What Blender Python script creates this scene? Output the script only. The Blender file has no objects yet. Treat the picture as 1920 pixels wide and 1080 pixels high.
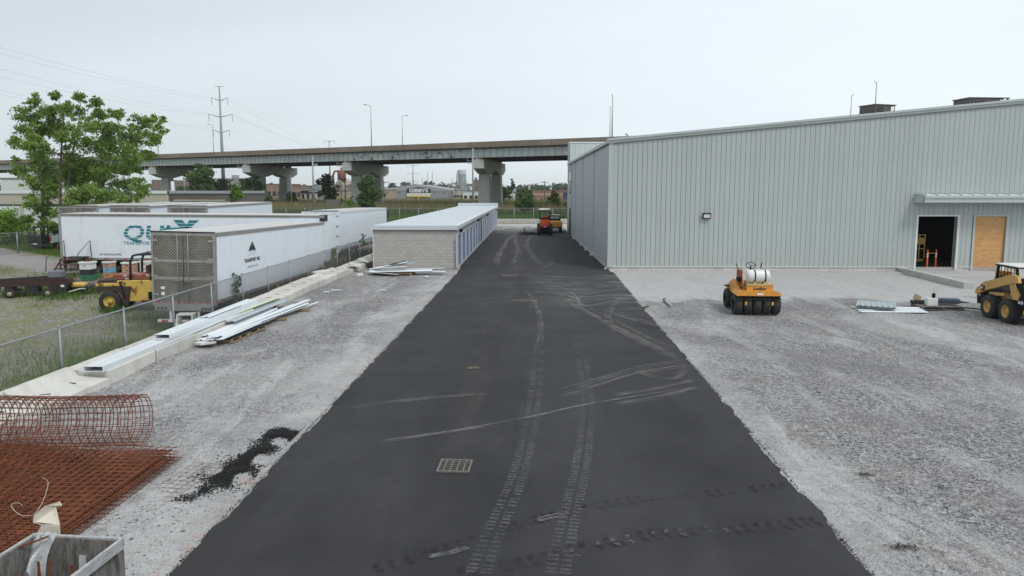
import bpy, math, random
import numpy as np
from mathutils import Vector, Matrix
R = math.radians
PI = math.pi
random.seed(7)
rng = np.random.default_rng(7)
sc = bpy.context.scene

# ------------------------------------------------------------------ camera, world, sun, exposure
CAMH, FPX, YAW, TP = 5.1, 1300.0, .0308, .1135
PITCH = math.atan(TP)
cam_d = bpy.data.cameras.new('camera')
cam = bpy.data.objects.new('camera', cam_d)
sc.collection.objects.link(cam)
cam.location = (0, 0, CAMH)
cam.rotation_euler = (PI / 2 - PITCH, 0, YAW)
cam_d.sensor_width = 36
cam_d.lens = 36 * FPX / 1920
CY = 356 + FPX * TP
cam_d.shift_y = -(540 - CY) / 1920
cam_d.clip_start = .1
cam_d.clip_end = 6000
sc.camera = cam
sc.render.resolution_x, sc.render.resolution_y = 1024, 576
sc.view_settings.view_transform = 'Standard'
sc.view_settings.look = 'None'
sc.view_settings.exposure = .12
sc.view_settings.gamma = 1
sc.view_settings.use_curve_mapping = False

SUN_EL, SUN_AZ = 52, 140            # azimuth clockwise from +Y (scene north)
w = bpy.data.worlds.new('World')
sc.world = w
w.use_nodes = True
nt = w.node_tree
N, L = nt.nodes, nt.links
bg = N['Background']
sky = N.new('ShaderNodeTexSky')
sky.sky_type = 'NISHITA'
sky.sun_disc = False
sky.sun_elevation = R(SUN_EL)
sky.sun_rotation = R(SUN_AZ)
tc = N.new('ShaderNodeTexCoord')
mp = N.new('ShaderNodeMapping')
mp.inputs['Scale'].default_value = (1.0, 1.0, 3.2)
L.new(tc.outputs['Generated'], mp.inputs['Vector'])
n1 = N.new('ShaderNodeTexNoise')
n1.inputs['Scale'].default_value = 1.15
n1.inputs['Detail'].default_value = 5
n1.inputs['Roughness'].default_value = .5
n1.inputs['Distortion'].default_value = .6
L.new(mp.outputs['Vector'], n1.inputs['Vector'])
cr = N.new('ShaderNodeValToRGB')
cr.color_ramp.elements[0].position = .34
cr.color_ramp.elements[0].color = (.625, .695, .745, 1)
cr.color_ramp.elements[1].position = .68
cr.color_ramp.elements[1].color = (.72, .785, .835, 1)
L.new(n1.outputs['Fac'], cr.inputs['Fac'])
# brighter towards the sun's side of the overcast, and towards the horizon haze
dp = N.new('ShaderNodeVectorMath'); dp.operation = 'DOT_PRODUCT'
L.new(tc.outputs['Generated'], dp.inputs[0])
dp.inputs[1].default_value = (.78, .25, -.12)
mr = N.new('ShaderNodeMapRange')
mr.inputs['From Min'].default_value = -.6
mr.inputs['From Max'].default_value = .75
mr.inputs['To Min'].default_value = 8.9
mr.inputs['To Max'].default_value = 12.6
L.new(dp.outputs['Value'], mr.inputs['Value'])
vs = N.new('ShaderNodeVectorMath'); vs.operation = 'SCALE'
L.new(cr.outputs['Color'], vs.inputs[0])
L.new(mr.outputs['Result'], vs.inputs['Scale'])
mx = N.new('ShaderNodeMix'); mx.data_type = 'RGBA'
mx.inputs[0].default_value = .93
L.new(sky.outputs['Color'], mx.inputs[6])
L.new(vs.outputs['Vector'], mx.inputs[7])
L.new(mx.outputs[2], bg.inputs['Color'])
bg.inputs['Strength'].default_value = .1

sd = bpy.data.lights.new('sun', 'SUN')
sd.energy = 1.45
sd.angle = R(15)
sd.color = (1, .97, .93)
sun = bpy.data.objects.new('sun', sd)
sc.collection.objects.link(sun)
_s = Vector((math.sin(R(SUN_AZ)) * math.cos(R(SUN_EL)), math.cos(R(SUN_AZ)) * math.cos(R(SUN_EL)), math.sin(R(SUN_EL))))
sun.rotation_euler = _s.to_track_quat('Z', 'Y').to_euler()
sun.location = (0, 0, 60)

# ------------------------------------------------------------------ helpers
COL = sc.collection


def ray(px, py):
    a = (px - 960) / FPX
    b = -(py - CY) / FPX
    d = math.cos(PITCH) + b * math.sin(PITCH)
    h = b * math.cos(PITCH) - math.sin(PITCH)
    return (a * math.cos(YAW) - d * math.sin(YAW), d * math.cos(YAW) + a * math.sin(YAW), h)


def G(px, py, z=0.):                     # where the sight line through a photograph pixel meets height z
    x, y, h = ray(px, py)
    t = (z - CAMH) / h
    return Vector((x * t, y * t, z))


def Q(px, py, Y):                        # ... and where it meets the plane at distance Y
    x, y, h = ray(px, py)
    t = Y / y
    return Vector((x * t, Y, CAMH + h * t))


def yz(x, y):
    """ground height of the lower yard beside the lot"""
    return -.65 + .43 * min(1, max(0, (y - 30) / 12))


def GY(px, py):
    z = -.5
    for _ in range(25):
        p = G(px, py, z)
        z = yz(p.x, p.y)
    return p


def col(*c):
    if len(c) == 1:
        c = (c[0],) * 3
    return tuple((v / 12.92 if v <= .04045 else ((v + .055) / 1.055) ** 2.4) for v in [q / 255 for q in c]) + (1,)


MATS = {}


def mat(name, c, rough=.7, metal=0., var=.12, scale=3., bump=0., bscale=30., dirt=None, damt=.5, dscale=1.2, dlo=.5, dhi=.7,
        rand=0., streak=None, spec=.5, trans=0., island=0.):
    """a procedural material: base colour with noise variation, optional second colour (dirt/rust) and bump"""
    m = bpy.data.materials.new(name)
    m.use_nodes = True
    t = m.node_tree
    Nn, Ll = t.nodes, t.links
    b = Nn['Principled BSDF']
    b.inputs['Roughness'].default_value = rough
    b.inputs['Metallic'].default_value = metal
    b.inputs['Specular IOR Level'].default_value = spec
    co = Nn.new('ShaderNodeTexCoord')
    vec = co.outputs['Object']
    if streak:
        mpn = Nn.new('ShaderNodeMapping')
        mpn.inputs['Scale'].default_value = streak
        Ll.new(vec, mpn.inputs['Vector'])
        svec = mpn.outputs['Vector']
    else:
        svec = vec
    nz = Nn.new('ShaderNodeTexNoise')
    nz.inputs['Scale'].default_value = scale
    nz.inputs['Detail'].default_value = 6
    nz.inputs['Roughness'].default_value = .62
    Ll.new(svec, nz.inputs['Vector'])
    hv = Nn.new('ShaderNodeHueSaturation')
    hv.inputs['Color'].default_value = c
    mrn = Nn.new('ShaderNodeMapRange')
    mrn.inputs['From Min'].default_value = .3
    mrn.inputs['From Max'].default_value = .7
    mrn.inputs['To Min'].default_value = 1 - var
    mrn.inputs['To Max'].default_value = 1 + var
    Ll.new(nz.outputs['Fac'], mrn.inputs['Value'])
    val = mrn.outputs['Result']
    if rand or island:
        if island:
            oi = Nn.new('ShaderNodeNewGeometry')
            so = oi.outputs['Random Per Island']
            rand = island
        else:
            oi = Nn.new('ShaderNodeObjectInfo')
            so = oi.outputs['Random']
        m2 = Nn.new('ShaderNodeMapRange')
        m2.inputs['To Min'].default_value = 1 - rand
        m2.inputs['To Max'].default_value = 1 + rand
        Ll.new(so, m2.inputs['Value'])
        mm = Nn.new('ShaderNodeMath'); mm.operation = 'MULTIPLY'
        Ll.new(val, mm.inputs[0]); Ll.new(m2.outputs['Result'], mm.inputs[1])
        val = mm.outputs[0]
    Ll.new(val, hv.inputs['Value'])
    out = hv.outputs['Color']
    if dirt:
        dn = Nn.new('ShaderNodeTexNoise')
        dn.inputs['Scale'].default_value = dscale
        dn.inputs['Detail'].default_value = 8
        dn.inputs['Roughness'].default_value = .65
        Ll.new(svec, dn.inputs['Vector'])
        dr = Nn.new('ShaderNodeMapRange')
        dr.inputs['From Min'].default_value = dlo
        dr.inputs['From Max'].default_value = dhi
        dr.inputs['To Max'].default_value = damt
        Ll.new(dn.outputs['Fac'], dr.inputs['Value'])
        xm = Nn.new('ShaderNodeMix'); xm.data_type = 'RGBA'
        Ll.new(dr.outputs['Result'], xm.inputs[0])
        Ll.new(out, xm.inputs[6])
        xm.inputs[7].default_value = dirt
        out = xm.outputs[2]
    Ll.new(out, b.inputs['Base Color'])
    if bump:
        bn = Nn.new('ShaderNodeTexNoise')
        bn.inputs['Scale'].default_value = bscale
        bn.inputs['Detail'].default_value = 4
        Ll.new(svec, bn.inputs['Vector'])
        bu = Nn.new('ShaderNodeBump')
        bu.inputs['Strength'].default_value = bump
        bu.inputs['Distance'].default_value = .02
        Ll.new(bn.outputs['Fac'], bu.inputs['Height'])
        Ll.new(bu.outputs['Normal'], b.inputs['Normal'])
    if trans:
        tr = Nn.new('ShaderNodeBsdfTranslucent')
        Ll.new(out, tr.inputs['Color'])
        ms = Nn.new('ShaderNodeMixShader')
        ms.inputs[0].default_value = trans
        Ll.new(b.outputs[0], ms.inputs[1]); Ll.new(tr.outputs[0], ms.inputs[2])
        Ll.new(ms.outputs[0], Nn['Material Output'].inputs['Surface'])
    MATS[name] = m
    return m


def tag(o, label=None, cat=None, group=None, kind=None):
    if label: o['label'] = label
    if cat: o['category'] = cat
    if group: o['group'] = group
    if kind: o['kind'] = kind
    return o


def empty(name, loc=(0, 0, 0), rot=(0, 0, 0), label=None, cat=None, group=None):
    o = bpy.data.objects.new(name, None)
    COL.objects.link(o)
    o.location = loc
    o.rotation_euler = rot if not isinstance(rot, (int, float)) else (0, 0, rot)
    o.empty_display_size = .2
    return tag(o, label, cat, group)


class MB:
    """collects boxes, bars and tubes into one mesh"""
    def __init__(self):
        self.v, self.f, self.sm = [], [], []

    def add(self, vs, fs, smooth=False):
        o = len(self.v)
        self.v += [tuple(q) for q in vs]
        self.f += [tuple(i + o for i in f) for f in fs]
        self.sm += [smooth] * len(fs)
        return self

    def box(self, x0, x1, y0, y1, z0, z1, M=None):
        vs = [Vector(p) for p in ((x0, y0, z0), (x1, y0, z0), (x1, y1, z0), (x0, y1, z0), (x0, y0, z1), (x1, y0, z1), (x1, y1, z1), (x0, y1, z1))]
        if M is not None: vs = [M @ q for q in vs]
        return self.add(vs, [(0, 3, 2, 1), (4, 5, 6, 7), (0, 1, 5, 4), (1, 2, 6, 5), (2, 3, 7, 6), (3, 0, 4, 7)])

    def cbox(self, c, s, rz=0, rx=0, ry=0):
        M = Matrix.Translation(c) @ Matrix.Rotation(rz, 4, 'Z') @ Matrix.Rotation(ry, 4, 'Y') @ Matrix.Rotation(rx, 4, 'X')
        return self.box(-s[0] / 2, s[0] / 2, -s[1] / 2, s[1] / 2, -s[2] / 2, s[2] / 2, M)

    def bbox(self, c, s, b=.03, rz=0, rx=0, ry=0):
        """box with chamfered edges"""
        M = Matrix.Translation(c) @ Matrix.Rotation(rz, 4, 'Z') @ Matrix.Rotation(ry, 4, 'Y') @ Matrix.Rotation(rx, 4, 'X')
        import bmesh
        bm = bmesh.new()
        bmesh.ops.create_cube(bm, size=1)
        for v_ in bm.verts: v_.co = Vector((v_.co.x * s[0], v_.co.y * s[1], v_.co.z * s[2]))
        bmesh.ops.bevel(bm, geom=bm.edges[:] + bm.verts[:], offset=b, segments=2, affect='EDGES', profile=.5)
        self.add([M @ v_.co for v_ in bm.verts], [[v_.index for v_ in f.verts] for f in bm.faces])
        bm.free()
        return self

    def tube(self, pts, r, n=8, caps=True, smooth=True):
        pts = [Vector(p) for p in pts]
        rs = r if isinstance(r, (list, tuple)) else [r] * len(pts)
        vs, fs = [], []
        up = None
        for i, p in enumerate(pts):
            d = (pts[min(i + 1, len(pts) - 1)] - pts[max(i - 1, 0)])
            if d.length < 1e-9: d = Vector((0, 0, 1))
            d.normalize()
            if up is None:
                up = Vector((0, 0, 1)) if abs(d.z) < .9 else Vector((1, 0, 0))
            a = d.cross(up)
            if a.length < 1e-5: a = d.orthogonal()
            a.normalize()
            b = a.cross(d).normalized()
            up = b
            for k in range(n):
                t = 2 * PI * k / n + PI / n
                vs.append(p + (a * math.cos(t) + b * math.sin(t)) * rs[i])
        for i in range(len(pts) - 1):
            for k in range(n):
                k2 = (k + 1) % n
                fs.append((i * n + k, i * n + k2, (i + 1) * n + k2, (i + 1) * n + k))
        self.add(vs, fs, smooth and n > 5)
        if caps:
            o = len(self.v) - len(vs)
            self.f.append(tuple(o + k for k in range(n))[::-1]); self.sm.append(False)
            self.f.append(tuple(o + (len(pts) - 1) * n + k for k in range(n))); self.sm.append(False)
        return self

    def bar(self, p0, p1, wd, h=None):
        """rectangular bar from p0 to p1"""
        h = h or wd
        p0, p1 = Vector(p0), Vector(p1)
        d = (p1 - p0).normalized()
        up = Vector((0, 0, 1)) if abs(d.z) < .95 else Vector((0, 1, 0))
        a = d.cross(up).normalized() * wd / 2
        b = a.cross(d).normalized() * h / 2
        vs = [p + sa * a + sb * b for p in (p0, p1) for sa, sb in ((-1, -1), (1, -1), (1, 1), (-1, 1))]
        return self.add(vs, [(0, 1, 2, 3), (7, 6, 5, 4), (0, 4, 5, 1), (1, 5, 6, 2), (2, 6, 7, 3), (3, 7, 4, 0)])

    def prism(self, poly, axis, a0, a1):
        """poly: 2D outline extruded along an axis from a0 to a1"""
        def P3(u, v_, a):
            return {'x': (a, u, v_), 'y': (u, a, v_), 'z': (u, v_, a)}[axis]
        n = len(poly)
        vs = [P3(u, v_, a0) for u, v_ in poly] + [P3(u, v_, a1) for u, v_ in poly]
        fs = [tuple(range(n))[::-1], tuple(range(n, 2 * n))] + [(i, (i + 1) % n, n + (i + 1) % n, n + i) for i in range(n)]
        return self.add(vs, fs)

    def lathe(self, prof, c=(0, 0, 0), axis='z', n=20, smooth=True):
        """prof: (radius, height) pairs turned about an axis through c"""
        vs, fs = [], []
        for r, h in prof:
            for k in range(n):
                t = 2 * PI * k / n
                a, b = r * math.cos(t), r * math.sin(t)
                p = {'z': (a, b, h), 'x': (h, a, b), 'y': (a, h, b)}[axis]
                vs.append((p[0] + c[0], p[1] + c[1], p[2] + c[2]))
        for i in range(len(prof) - 1):
            for k in range(n):
                k2 = (k + 1) % n
                fs.append((i * n + k, i * n + k2, (i + 1) * n + k2, (i + 1) * n + k))
        return self.add(vs, fs, smooth)

    def build(self, name, m, parent=None, loc=None, rot=None, label=None, kind=None, bevel=0):
        me = bpy.data.meshes.new(name)
        me.from_pydata(self.v, [], self.f)
        me.polygons.foreach_set('use_smooth', self.sm)
        import bmesh
        bm = bmesh.new(); bm.from_mesh(me)
        bmesh.ops.recalc_face_normals(bm, faces=bm.faces)
        if bevel:
            bmesh.ops.bevel(bm, geom=bm.edges[:], offset=bevel, segments=1, affect='EDGES')
        bm.to_mesh(me); bm.free()
        me.materials.append(m)
        return link(name, me, parent, loc, rot, label, kind)


def link(name, me, parent=None, loc=None, rot=None, label=None, kind=None):
    o = bpy.data.objects.new(name, me)
    COL.objects.link(o)
    if parent: o.parent = parent
    if loc is not None: o.location = loc
    if rot is not None: o.rotation_euler = rot if not isinstance(rot, (int, float)) else (0, 0, rot)
    return tag(o, label, None, None, kind)


def npmesh(name, verts, faces, m, parent=None, kind=None):
    """fast mesh from numpy arrays; faces (n,3) or (n,4)"""
    me = bpy.data.meshes.new(name)
    k = faces.shape[1]
    me.vertices.add(len(verts)); me.vertices.foreach_set('co', verts.astype(np.float32).ravel())
    me.loops.add(faces.size); me.loops.foreach_set('vertex_index', faces.astype(np.int32).ravel())
    me.polygons.add(len(faces))
    me.polygons.foreach_set('loop_start', np.arange(0, faces.size, k, dtype=np.int32))
    me.update(calc_edges=True)
    me.materials.append(m)
    return link(name, me, parent, kind=kind)


def copy_tree(o, parent=None):
    c = o.copy(); COL.objects.link(c)
    c.parent = parent
    for ch in list(o.children): copy_tree(ch, c)
    return c


def text(body, size, m, parent, loc, rot, name='lettering', bold=0., width=1., shear=0., align='CENTER', ext=.002):
    cu = bpy.data.curves.new(name, 'FONT')
    cu.body = body; cu.size = size; cu.offset = bold; cu.extrude = ext; cu.shear = shear
    cu.align_x = align; cu.resolution_u = 3
    tmp = bpy.data.objects.new('tmp', cu)
    COL.objects.link(tmp)
    bpy.context.view_layer.update()
    me = bpy.data.meshes.new_from_object(tmp.evaluated_get(bpy.context.evaluated_depsgraph_get()))
    bpy.data.objects.remove(tmp)
    if width != 1:
        for v_ in me.vertices: v_.co.x *= width
    me.materials.clear(); me.materials.append(m)
    return link(name, me, parent, loc, rot)


# ------------------------------------------------------------------ materials
white_paint = mat('white_trailer_paint', (.80, .85, .90, 1), .35, var=.03, scale=.8, dirt=(.46, .45, .42, 1), damt=.4, dscale=1.6, dlo=.52, dhi=.75, streak=(1, 1, .35))
roof_white = mat('trailer_roof_grey', (.58, .575, .56, 1), .6, var=.06, scale=.7, dirt=(.42, .40, .37, 1), damt=.5, dscale=.6)
alu = mat('aluminium', (.42, .41, .39, 1), .4, .6, var=.12, scale=5, dirt=(.2, .18, .15, 1), damt=.5, dscale=3)
dark_steel = mat('dark_steel', (.035, .034, .033, 1), .55, .2, var=.25, scale=6)
black = mat('black_paint', (.008, .008, .009, 1), .6, var=.2, spec=.25)
rubber = mat('tyre_rubber', (.022, .022, .022, 1), .8, var=.3, scale=9, dirt=(.11, .10, .09, 1), damt=.45, dscale=4)
rust = mat('rusty_steel', (.11, .042, .024, 1), .85, var=.4, scale=14, dirt=(.05, .024, .016, 1), damt=.8, dscale=7, bump=.3)
rebar_m = mat('rusty_rebar', (.19, .058, .022, 1), .9, var=.35, scale=5, dirt=(.09, .028, .015, 1), damt=.7, dscale=3, rand=.25)
rebar_d = mat('dark_rusty_wire', (.25, .075, .034, 1), .85, var=.35, scale=4, dirt=(.05, .02, .013, 1), damt=.7, dscale=3)
wood = mat('pallet_wood', (.36, .26, .16, 1), .85, var=.25, scale=6, streak=(1, 6, 6), bump=.3, rand=.15, dirt=(.15, .11, .08, 1), damt=.5)
grey_wood = mat('weathered_wood', (.20, .19, .175, 1), .9, var=.35, scale=7, streak=(5, 5, 1.2), bump=.5, dirt=(.07, .055, .045, 1), damt=.8, dscale=2.5, dlo=.45, dhi=.65)
grey_wood2 = mat('weathered_rail', (.44, .44, .44, 1), .9, var=.3, scale=7, streak=(6, 1.1, 6), bump=.5, dirt=(.14, .13, .12, 1), damt=.7, dscale=3)
plywood = mat('plywood', (.56, .31, .125, 1), .7, var=.12, scale=3, streak=(1, 1, 4), dirt=(.36, .18, .07, 1), damt=.6, dscale=2, rand=.22)
concrete = mat('concrete', (.46, .45, .42, 1), .9, var=.1, scale=2.5, bump=.3, bscale=40, dirt=(.27, .25, .22, 1), damt=.5, dscale=1.6, dlo=.5, dhi=.75)
block_con = mat('barrier_concrete', (.60, .585, .54, 1), .9, var=.07, scale=2, bump=.3, bscale=35, dirt=(.36, .33, .28, 1), damt=.6, dscale=1.3, dlo=.50, dhi=.72, rand=.12)
cmu = mat('block_masonry', (.46, .44, .41, 1), .95, var=.06, scale=4, bump=.5, bscale=60, rand=.06)
mortar = mat('mortar', (.40, .385, .36, 1), .95, var=.1)
panel_m = mat('facade_sheet', (.43, .472, .462, 1), .42, var=.03, scale=.2, rand=.03, dirt=(.345, .38, .385, 1), damt=.3, dscale=.15)
_t = panel_m.node_tree
_b = _t.nodes['Principled BSDF']
_src = _b.inputs['Base Color'].links[0].from_socket
_g = _t.nodes.new('ShaderNodeNewGeometry'); _s3 = _t.nodes.new('ShaderNodeSeparateXYZ'); _t.links.new(_g.outputs['Position'], _s3.inputs[0])
_n = _t.nodes.new('ShaderNodeTexNoise'); _n.inputs['Scale'].default_value = 1.3; _n.inputs['Detail'].default_value = 7; _t.links.new(_g.outputs['Position'], _n.inputs['Vector'])
_a = _t.nodes.new('ShaderNodeMath'); _a.operation = 'MULTIPLY_ADD'; _t.links.new(_n.outputs['Fac'], _a.inputs[0]); _a.inputs[1].default_value = -1.6; _t.links.new(_s3.outputs['Z'], _a.inputs[2])
_r = _t.nodes.new('ShaderNodeMapRange'); _r.inputs['From Min'].default_value = -.6; _r.inputs['From Max'].default_value = .35; _r.inputs['To Min'].default_value = .55; _r.inputs['To Max'].default_value = 0; _t.links.new(_a.outputs[0], _r.inputs['Value'])
_m = _t.nodes.new('ShaderNodeMix'); _m.data_type = 'RGBA'; _t.links.new(_r.outputs['Result'], _m.inputs[0]); _t.links.new(_src, _m.inputs[6]); _m.inputs[7].default_value = (.46, .45, .42, 1)
_t.links.new(_m.outputs[2], _b.inputs['Base Color'])
side_m = mat('side_sheet', (.42, .45, .465, 1), .5, var=.03, scale=.3, rand=.025)
seam_m = mat('sheet_backing', (.29, .315, .31, 1), .7)
trim_m = mat('trim_sheet', (.47, .515, .505, 1), .4, var=.04, scale=1)
trim_w = mat('pale_trim', (.68, .71, .71, 1), .45, var=.04, scale=1)
roof_m = mat('storage_roof', (.56, .60, .625, 1), .5, var=.025, scale=.5, dirt=(.62, .65, .66, 1), damt=.5, dscale=.25)
galv = mat('galvanised_steel', (.30, .32, .345, 1), .45, .35, var=.15, scale=8)
chain_m = mat('chain_link_wire', (.20, .205, .21, 1), .6, .2, var=.1)
yellow = mat('faded_yellow_paint', (.62, .42, .09, 1), .6, var=.1, scale=4, dirt=(.13, .05, .025, 1), damt=.95, dscale=2.2, dlo=.54, dhi=.62)
cat_yellow = mat('machine_yellow', (.55, .33, .09, 1), .5, var=.08, scale=4, dirt=(.30, .22, .13, 1), damt=.5, dscale=3)
lee_orange = mat('orange_yellow_paint', (.72, .31, .045, 1), .5, var=.08, scale=5, dirt=(.42, .26, .12, 1), damt=.45, dscale=4)
dusty_top = mat('dusty_beige_paint', (.55, .42, .22, 1), .75, var=.12, scale=5)
red_orange = mat('red_orange_paint', (.75, .11, .025, 1), .45, var=.08, scale=5)
red_m = mat('red_paint', (.45, .035, .03, 1), .5, var=.1)
orange_pl = mat('orange_plastic', (.80, .13, .04, 1), .5, var=.05)
white_pl = mat('white_plastic', (.78, .78, .74, 1), .4, var=.04, scale=3, dirt=(.55, .5, .4, 1), damt=.4)
cream = mat('cream_plastic', (.72, .68, .58, 1), .5, var=.05, scale=4)
glass_d = mat('dark_glass', (.02, .024, .028, 1), .12, var=.1, spec=.8)
bridge_c = mat('pier_concrete', (.47, .48, .465, 1), .9, var=.06, scale=.3, dirt=(.36, .36, .345, 1), damt=.5, dscale=.25, streak=(1, 1, .4))
parapet_m = mat('parapet_concrete', (.24, .19, .15, 1), .9, var=.14, scale=.5, dirt=(.33, .30, .26, 1), damt=.5, dscale=.12, dlo=.5, dhi=.6)
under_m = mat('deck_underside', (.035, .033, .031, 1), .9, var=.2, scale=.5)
sheet_w = mat('white_sheet_metal', (.74, .78, .80, 1), .35, var=.04, scale=2, rand=.06)
sheet_g = mat('grey_sheet_metal', (.46, .51, .55, 1), .35, .2, var=.06, scale=2, rand=.06)
sheet_y = mat('pale_green_sheet', (.60, .66, .46, 1), .5, var=.05)
teal = mat('teal_lettering', (.012, .20, .24, 1), .45, var=.04)
ink = mat('black_lettering', (.025, .03, .04, 1), .5, var=.04)
ink_lt = mat('pale_grey_lettering', (.50, .54, .58, 1), .5, var=.04)
white_ink = mat('white_lettering', (.8, .8, .8, 1), .5, var=.02)
navy = mat('sign_navy', (.012, .015, .03, 1), .5, var=.05)
yellow_pl = mat('bright_yellow', (.75, .55, .03, 1), .5, var=.05)
brick_m = mat('far_brick', (.30, .20, .165, 1), .9, var=.12, scale=.5)
brick_d = mat('far_brown_brick', (.20, .13, .11, 1), .9, var=.12, scale=.4)
far_grey = mat('far_grey_wall', (.33, .34, .36, 1), .8, var=.05, scale=.2)
far_beige = mat('far_beige_wall', (.45, .42, .37, 1), .85, var=.08, scale=.3)
far_white = mat('far_white_wall', (.62, .64, .66, 1), .8, var=.05, scale=.3)
far_roof = mat('far_roof', (.20, .18, .165, 1), .9, var=.1, scale=.3)
brown_door = mat('brown_sheet', (.12, .105, .10, 1), .7, var=.12, scale=.8)
bark = mat('bark', (.11, .09, .07, 1), .95, var=.3, scale=6, bump=.5)
pole_wood = mat('pole_wood', (.13, .105, .09, 1), .95, var=.2, scale=3)
mat('maroon', (.05, .027, .023, 1), .85, var=.4, scale=5, dirt=(.03, .02, .018, 1), damt=.8, dscale=3)
blue_m = mat('door_blue', (.10, .17, .34, 1), .45, var=.06, scale=2)
hive_w = mat('hive_white', (.72, .74, .72, 1), .6, var=.05)
hive_g = mat('hive_green', (.03, .16, .09, 1), .6, var=.1)
hive_b = mat('hive_blue', (.22, .42, .62, 1), .6, var=.1)
hive_o = mat('hive_orange', (.60, .27, .10, 1), .6, var=.1)
hive_p = mat('hive_pink_brown', (.50, .30, .22, 1), .7, var=.15)
hive_k = mat('hive_dark', (.03, .03, .035, 1), .6, var=.1)


def leaf_mat(name, c, c2, tr=.25):
    m = mat(name, c, .6, var=.3, scale=.9, dirt=c2, damt=.8, dscale=.55, dlo=.4, dhi=.65, island=.35, trans=tr, spec=.3)
    return m


leaf_a = leaf_mat('leaf_poplar', (.235, .35, .075, 1), (.135, .22, .05, 1))
leaf_b = leaf_mat('leaf_dark', (.11, .18, .055, 1), (.07, .12, .04, 1))
leaf_c = leaf_mat('leaf_bright', (.20, .34, .035, 1), (.11, .22, .03, 1))
leaf_f = leaf_mat('leaf_far', (.06, .10, .05, 1), (.045, .075, .04, 1), .1)
grass_m = leaf_mat('grass_blades', (.17, .225, .05, 1), (.26, .25, .09, 1), .3)
grass_g = leaf_mat('grass_green', (.11, .20, .035, 1), (.075, .14, .03, 1), .3)


# ---- ground materials (world position driven: they lie on the ground and stay there)
def nodes_mat(name):
    m = bpy.data.materials.new(name); m.use_nodes = True
    t = m.node_tree
    b = t.nodes['Principled BSDF']
    co = t.nodes.new('ShaderNodeNewGeometry')

    def noise(scale, detail=5, rough=.6, st=None, dist=0.):
        v_ = co.outputs['Position']
        if st:
            q = t.nodes.new('ShaderNodeMapping'); q.inputs['Scale'].default_value = st[:3]
            if len(st) > 3: q.inputs['Rotation'].default_value = (0, 0, st[3])
            t.links.new(v_, q.inputs['Vector']); v_ = q.outputs['Vector']
        n = t.nodes.new('ShaderNodeTexNoise')
        n.inputs['Scale'].default_value = scale; n.inputs['Detail'].default_value = detail
        n.inputs['Roughness'].default_value = rough; n.inputs['Distortion'].default_value = dist
        t.links.new(v_, n.inputs['Vector'])
        return n.outputs['Fac']

    def rng_(s, a, b_, lo=0., hi=1., smooth=False):
        n = t.nodes.new('ShaderNodeMapRange')
        if smooth: n.interpolation_type = 'SMOOTHSTEP'
        for k, q in (('From Min', a), ('From Max', b_), ('To Min', lo), ('To Max', hi)): n.inputs[k].default_value = q
        t.links.new(s, n.inputs['Value'])
        return n.outputs['Result']

    def mix(f, a, b_, mode='MIX'):
        n = t.nodes.new('ShaderNodeMix'); n.data_type = 'RGBA'; n.blend_type = mode
        for i, q in ((0, f), (6, a), (7, b_)):
            if isinstance(q, (int, float)): n.inputs[i].default_value = q
            elif isinstance(q, tuple): n.inputs[i].default_value = q
            else: t.links.new(q, n.inputs[i])
        return n.outputs[2]

    def math_(op, a, b_=None, clamp=False):
        n = t.nodes.new('ShaderNodeMath'); n.operation = op; n.use_clamp = clamp
        for i, q in ((0, a), (1, b_)):
            if q is None: continue
            if isinstance(q, (int, float)): n.inputs[i].default_value = q
            else: t.links.new(q, n.inputs[i])
        return n.outputs[0]

    def vor(scale, feat='F1'):
        n = t.nodes.new('ShaderNodeTexVoronoi'); n.feature = feat; n.inputs['Scale'].default_value = scale
        t.links.new(co.outputs['Position'], n.inputs['Vector'])
        return n
    sp = t.nodes.new('ShaderNodeSeparateXYZ')
    t.links.new(co.outputs['Position'], sp.inputs[0])

    def bump(h, strength, dist=.02, prev=None):
        n = t.nodes.new('ShaderNodeBump'); n.inputs['Strength'].default_value = strength; n.inputs['Distance'].default_value = dist
        t.links.new(h, n.inputs['Height'])
        if prev is not None: t.links.new(prev, n.inputs['Normal'])
        return n.outputs['Normal']
    return m, t, b, sp, noise, rng_, mix, math_, vor, bump


# gravel of the lot
gravel_m, t, b, sp, noise, rng_, mix, math_, vor, bump = nodes_mat('gravel')
X_, Y_ = sp.outputs['X'], sp.outputs['Y']
v1 = vor(32.)
v2 = vor(15.)
cell = t.nodes.new('ShaderNodeSeparateColor'); t.links.new(v1.outputs['Color'], cell.inputs[0])
cell2 = t.nodes.new('ShaderNodeSeparateColor'); t.links.new(v2.outputs['Color'], cell2.inputs[0])
stones = mix(rng_(cell.outputs[0], 0, 1), (.045, .042, .043, 1), (.42, .408, .402, 1))
stones = mix(rng_(cell2.outputs[1], .55, 1., 0, .5), stones, (.58, .575, .57, 1))
stones = mix(rng_(cell2.outputs[2], .75, 1., 0, .6), stones, (.10, .10, .11, 1))
stones = mix(rng_(noise(.5, 4), .42, .62, 0, .4), stones, (.29, .262, .25, 1))
mid = noise(5.5, 9, .8)
stones = mix(rng_(mid, .35, .65), mix(1., stones, (.68, .68, .69, 1), 'MULTIPLY'), mix(1., stones, (1.25, 1.25, 1.25, 1), 'MULTIPLY'))
dust = mix(rng_(noise(2.4, 9, .75, (1, 2.2, 1, .15)), .3, .7), (.36, .35, .34, 1), (.58, .57, .56, 1))
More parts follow.
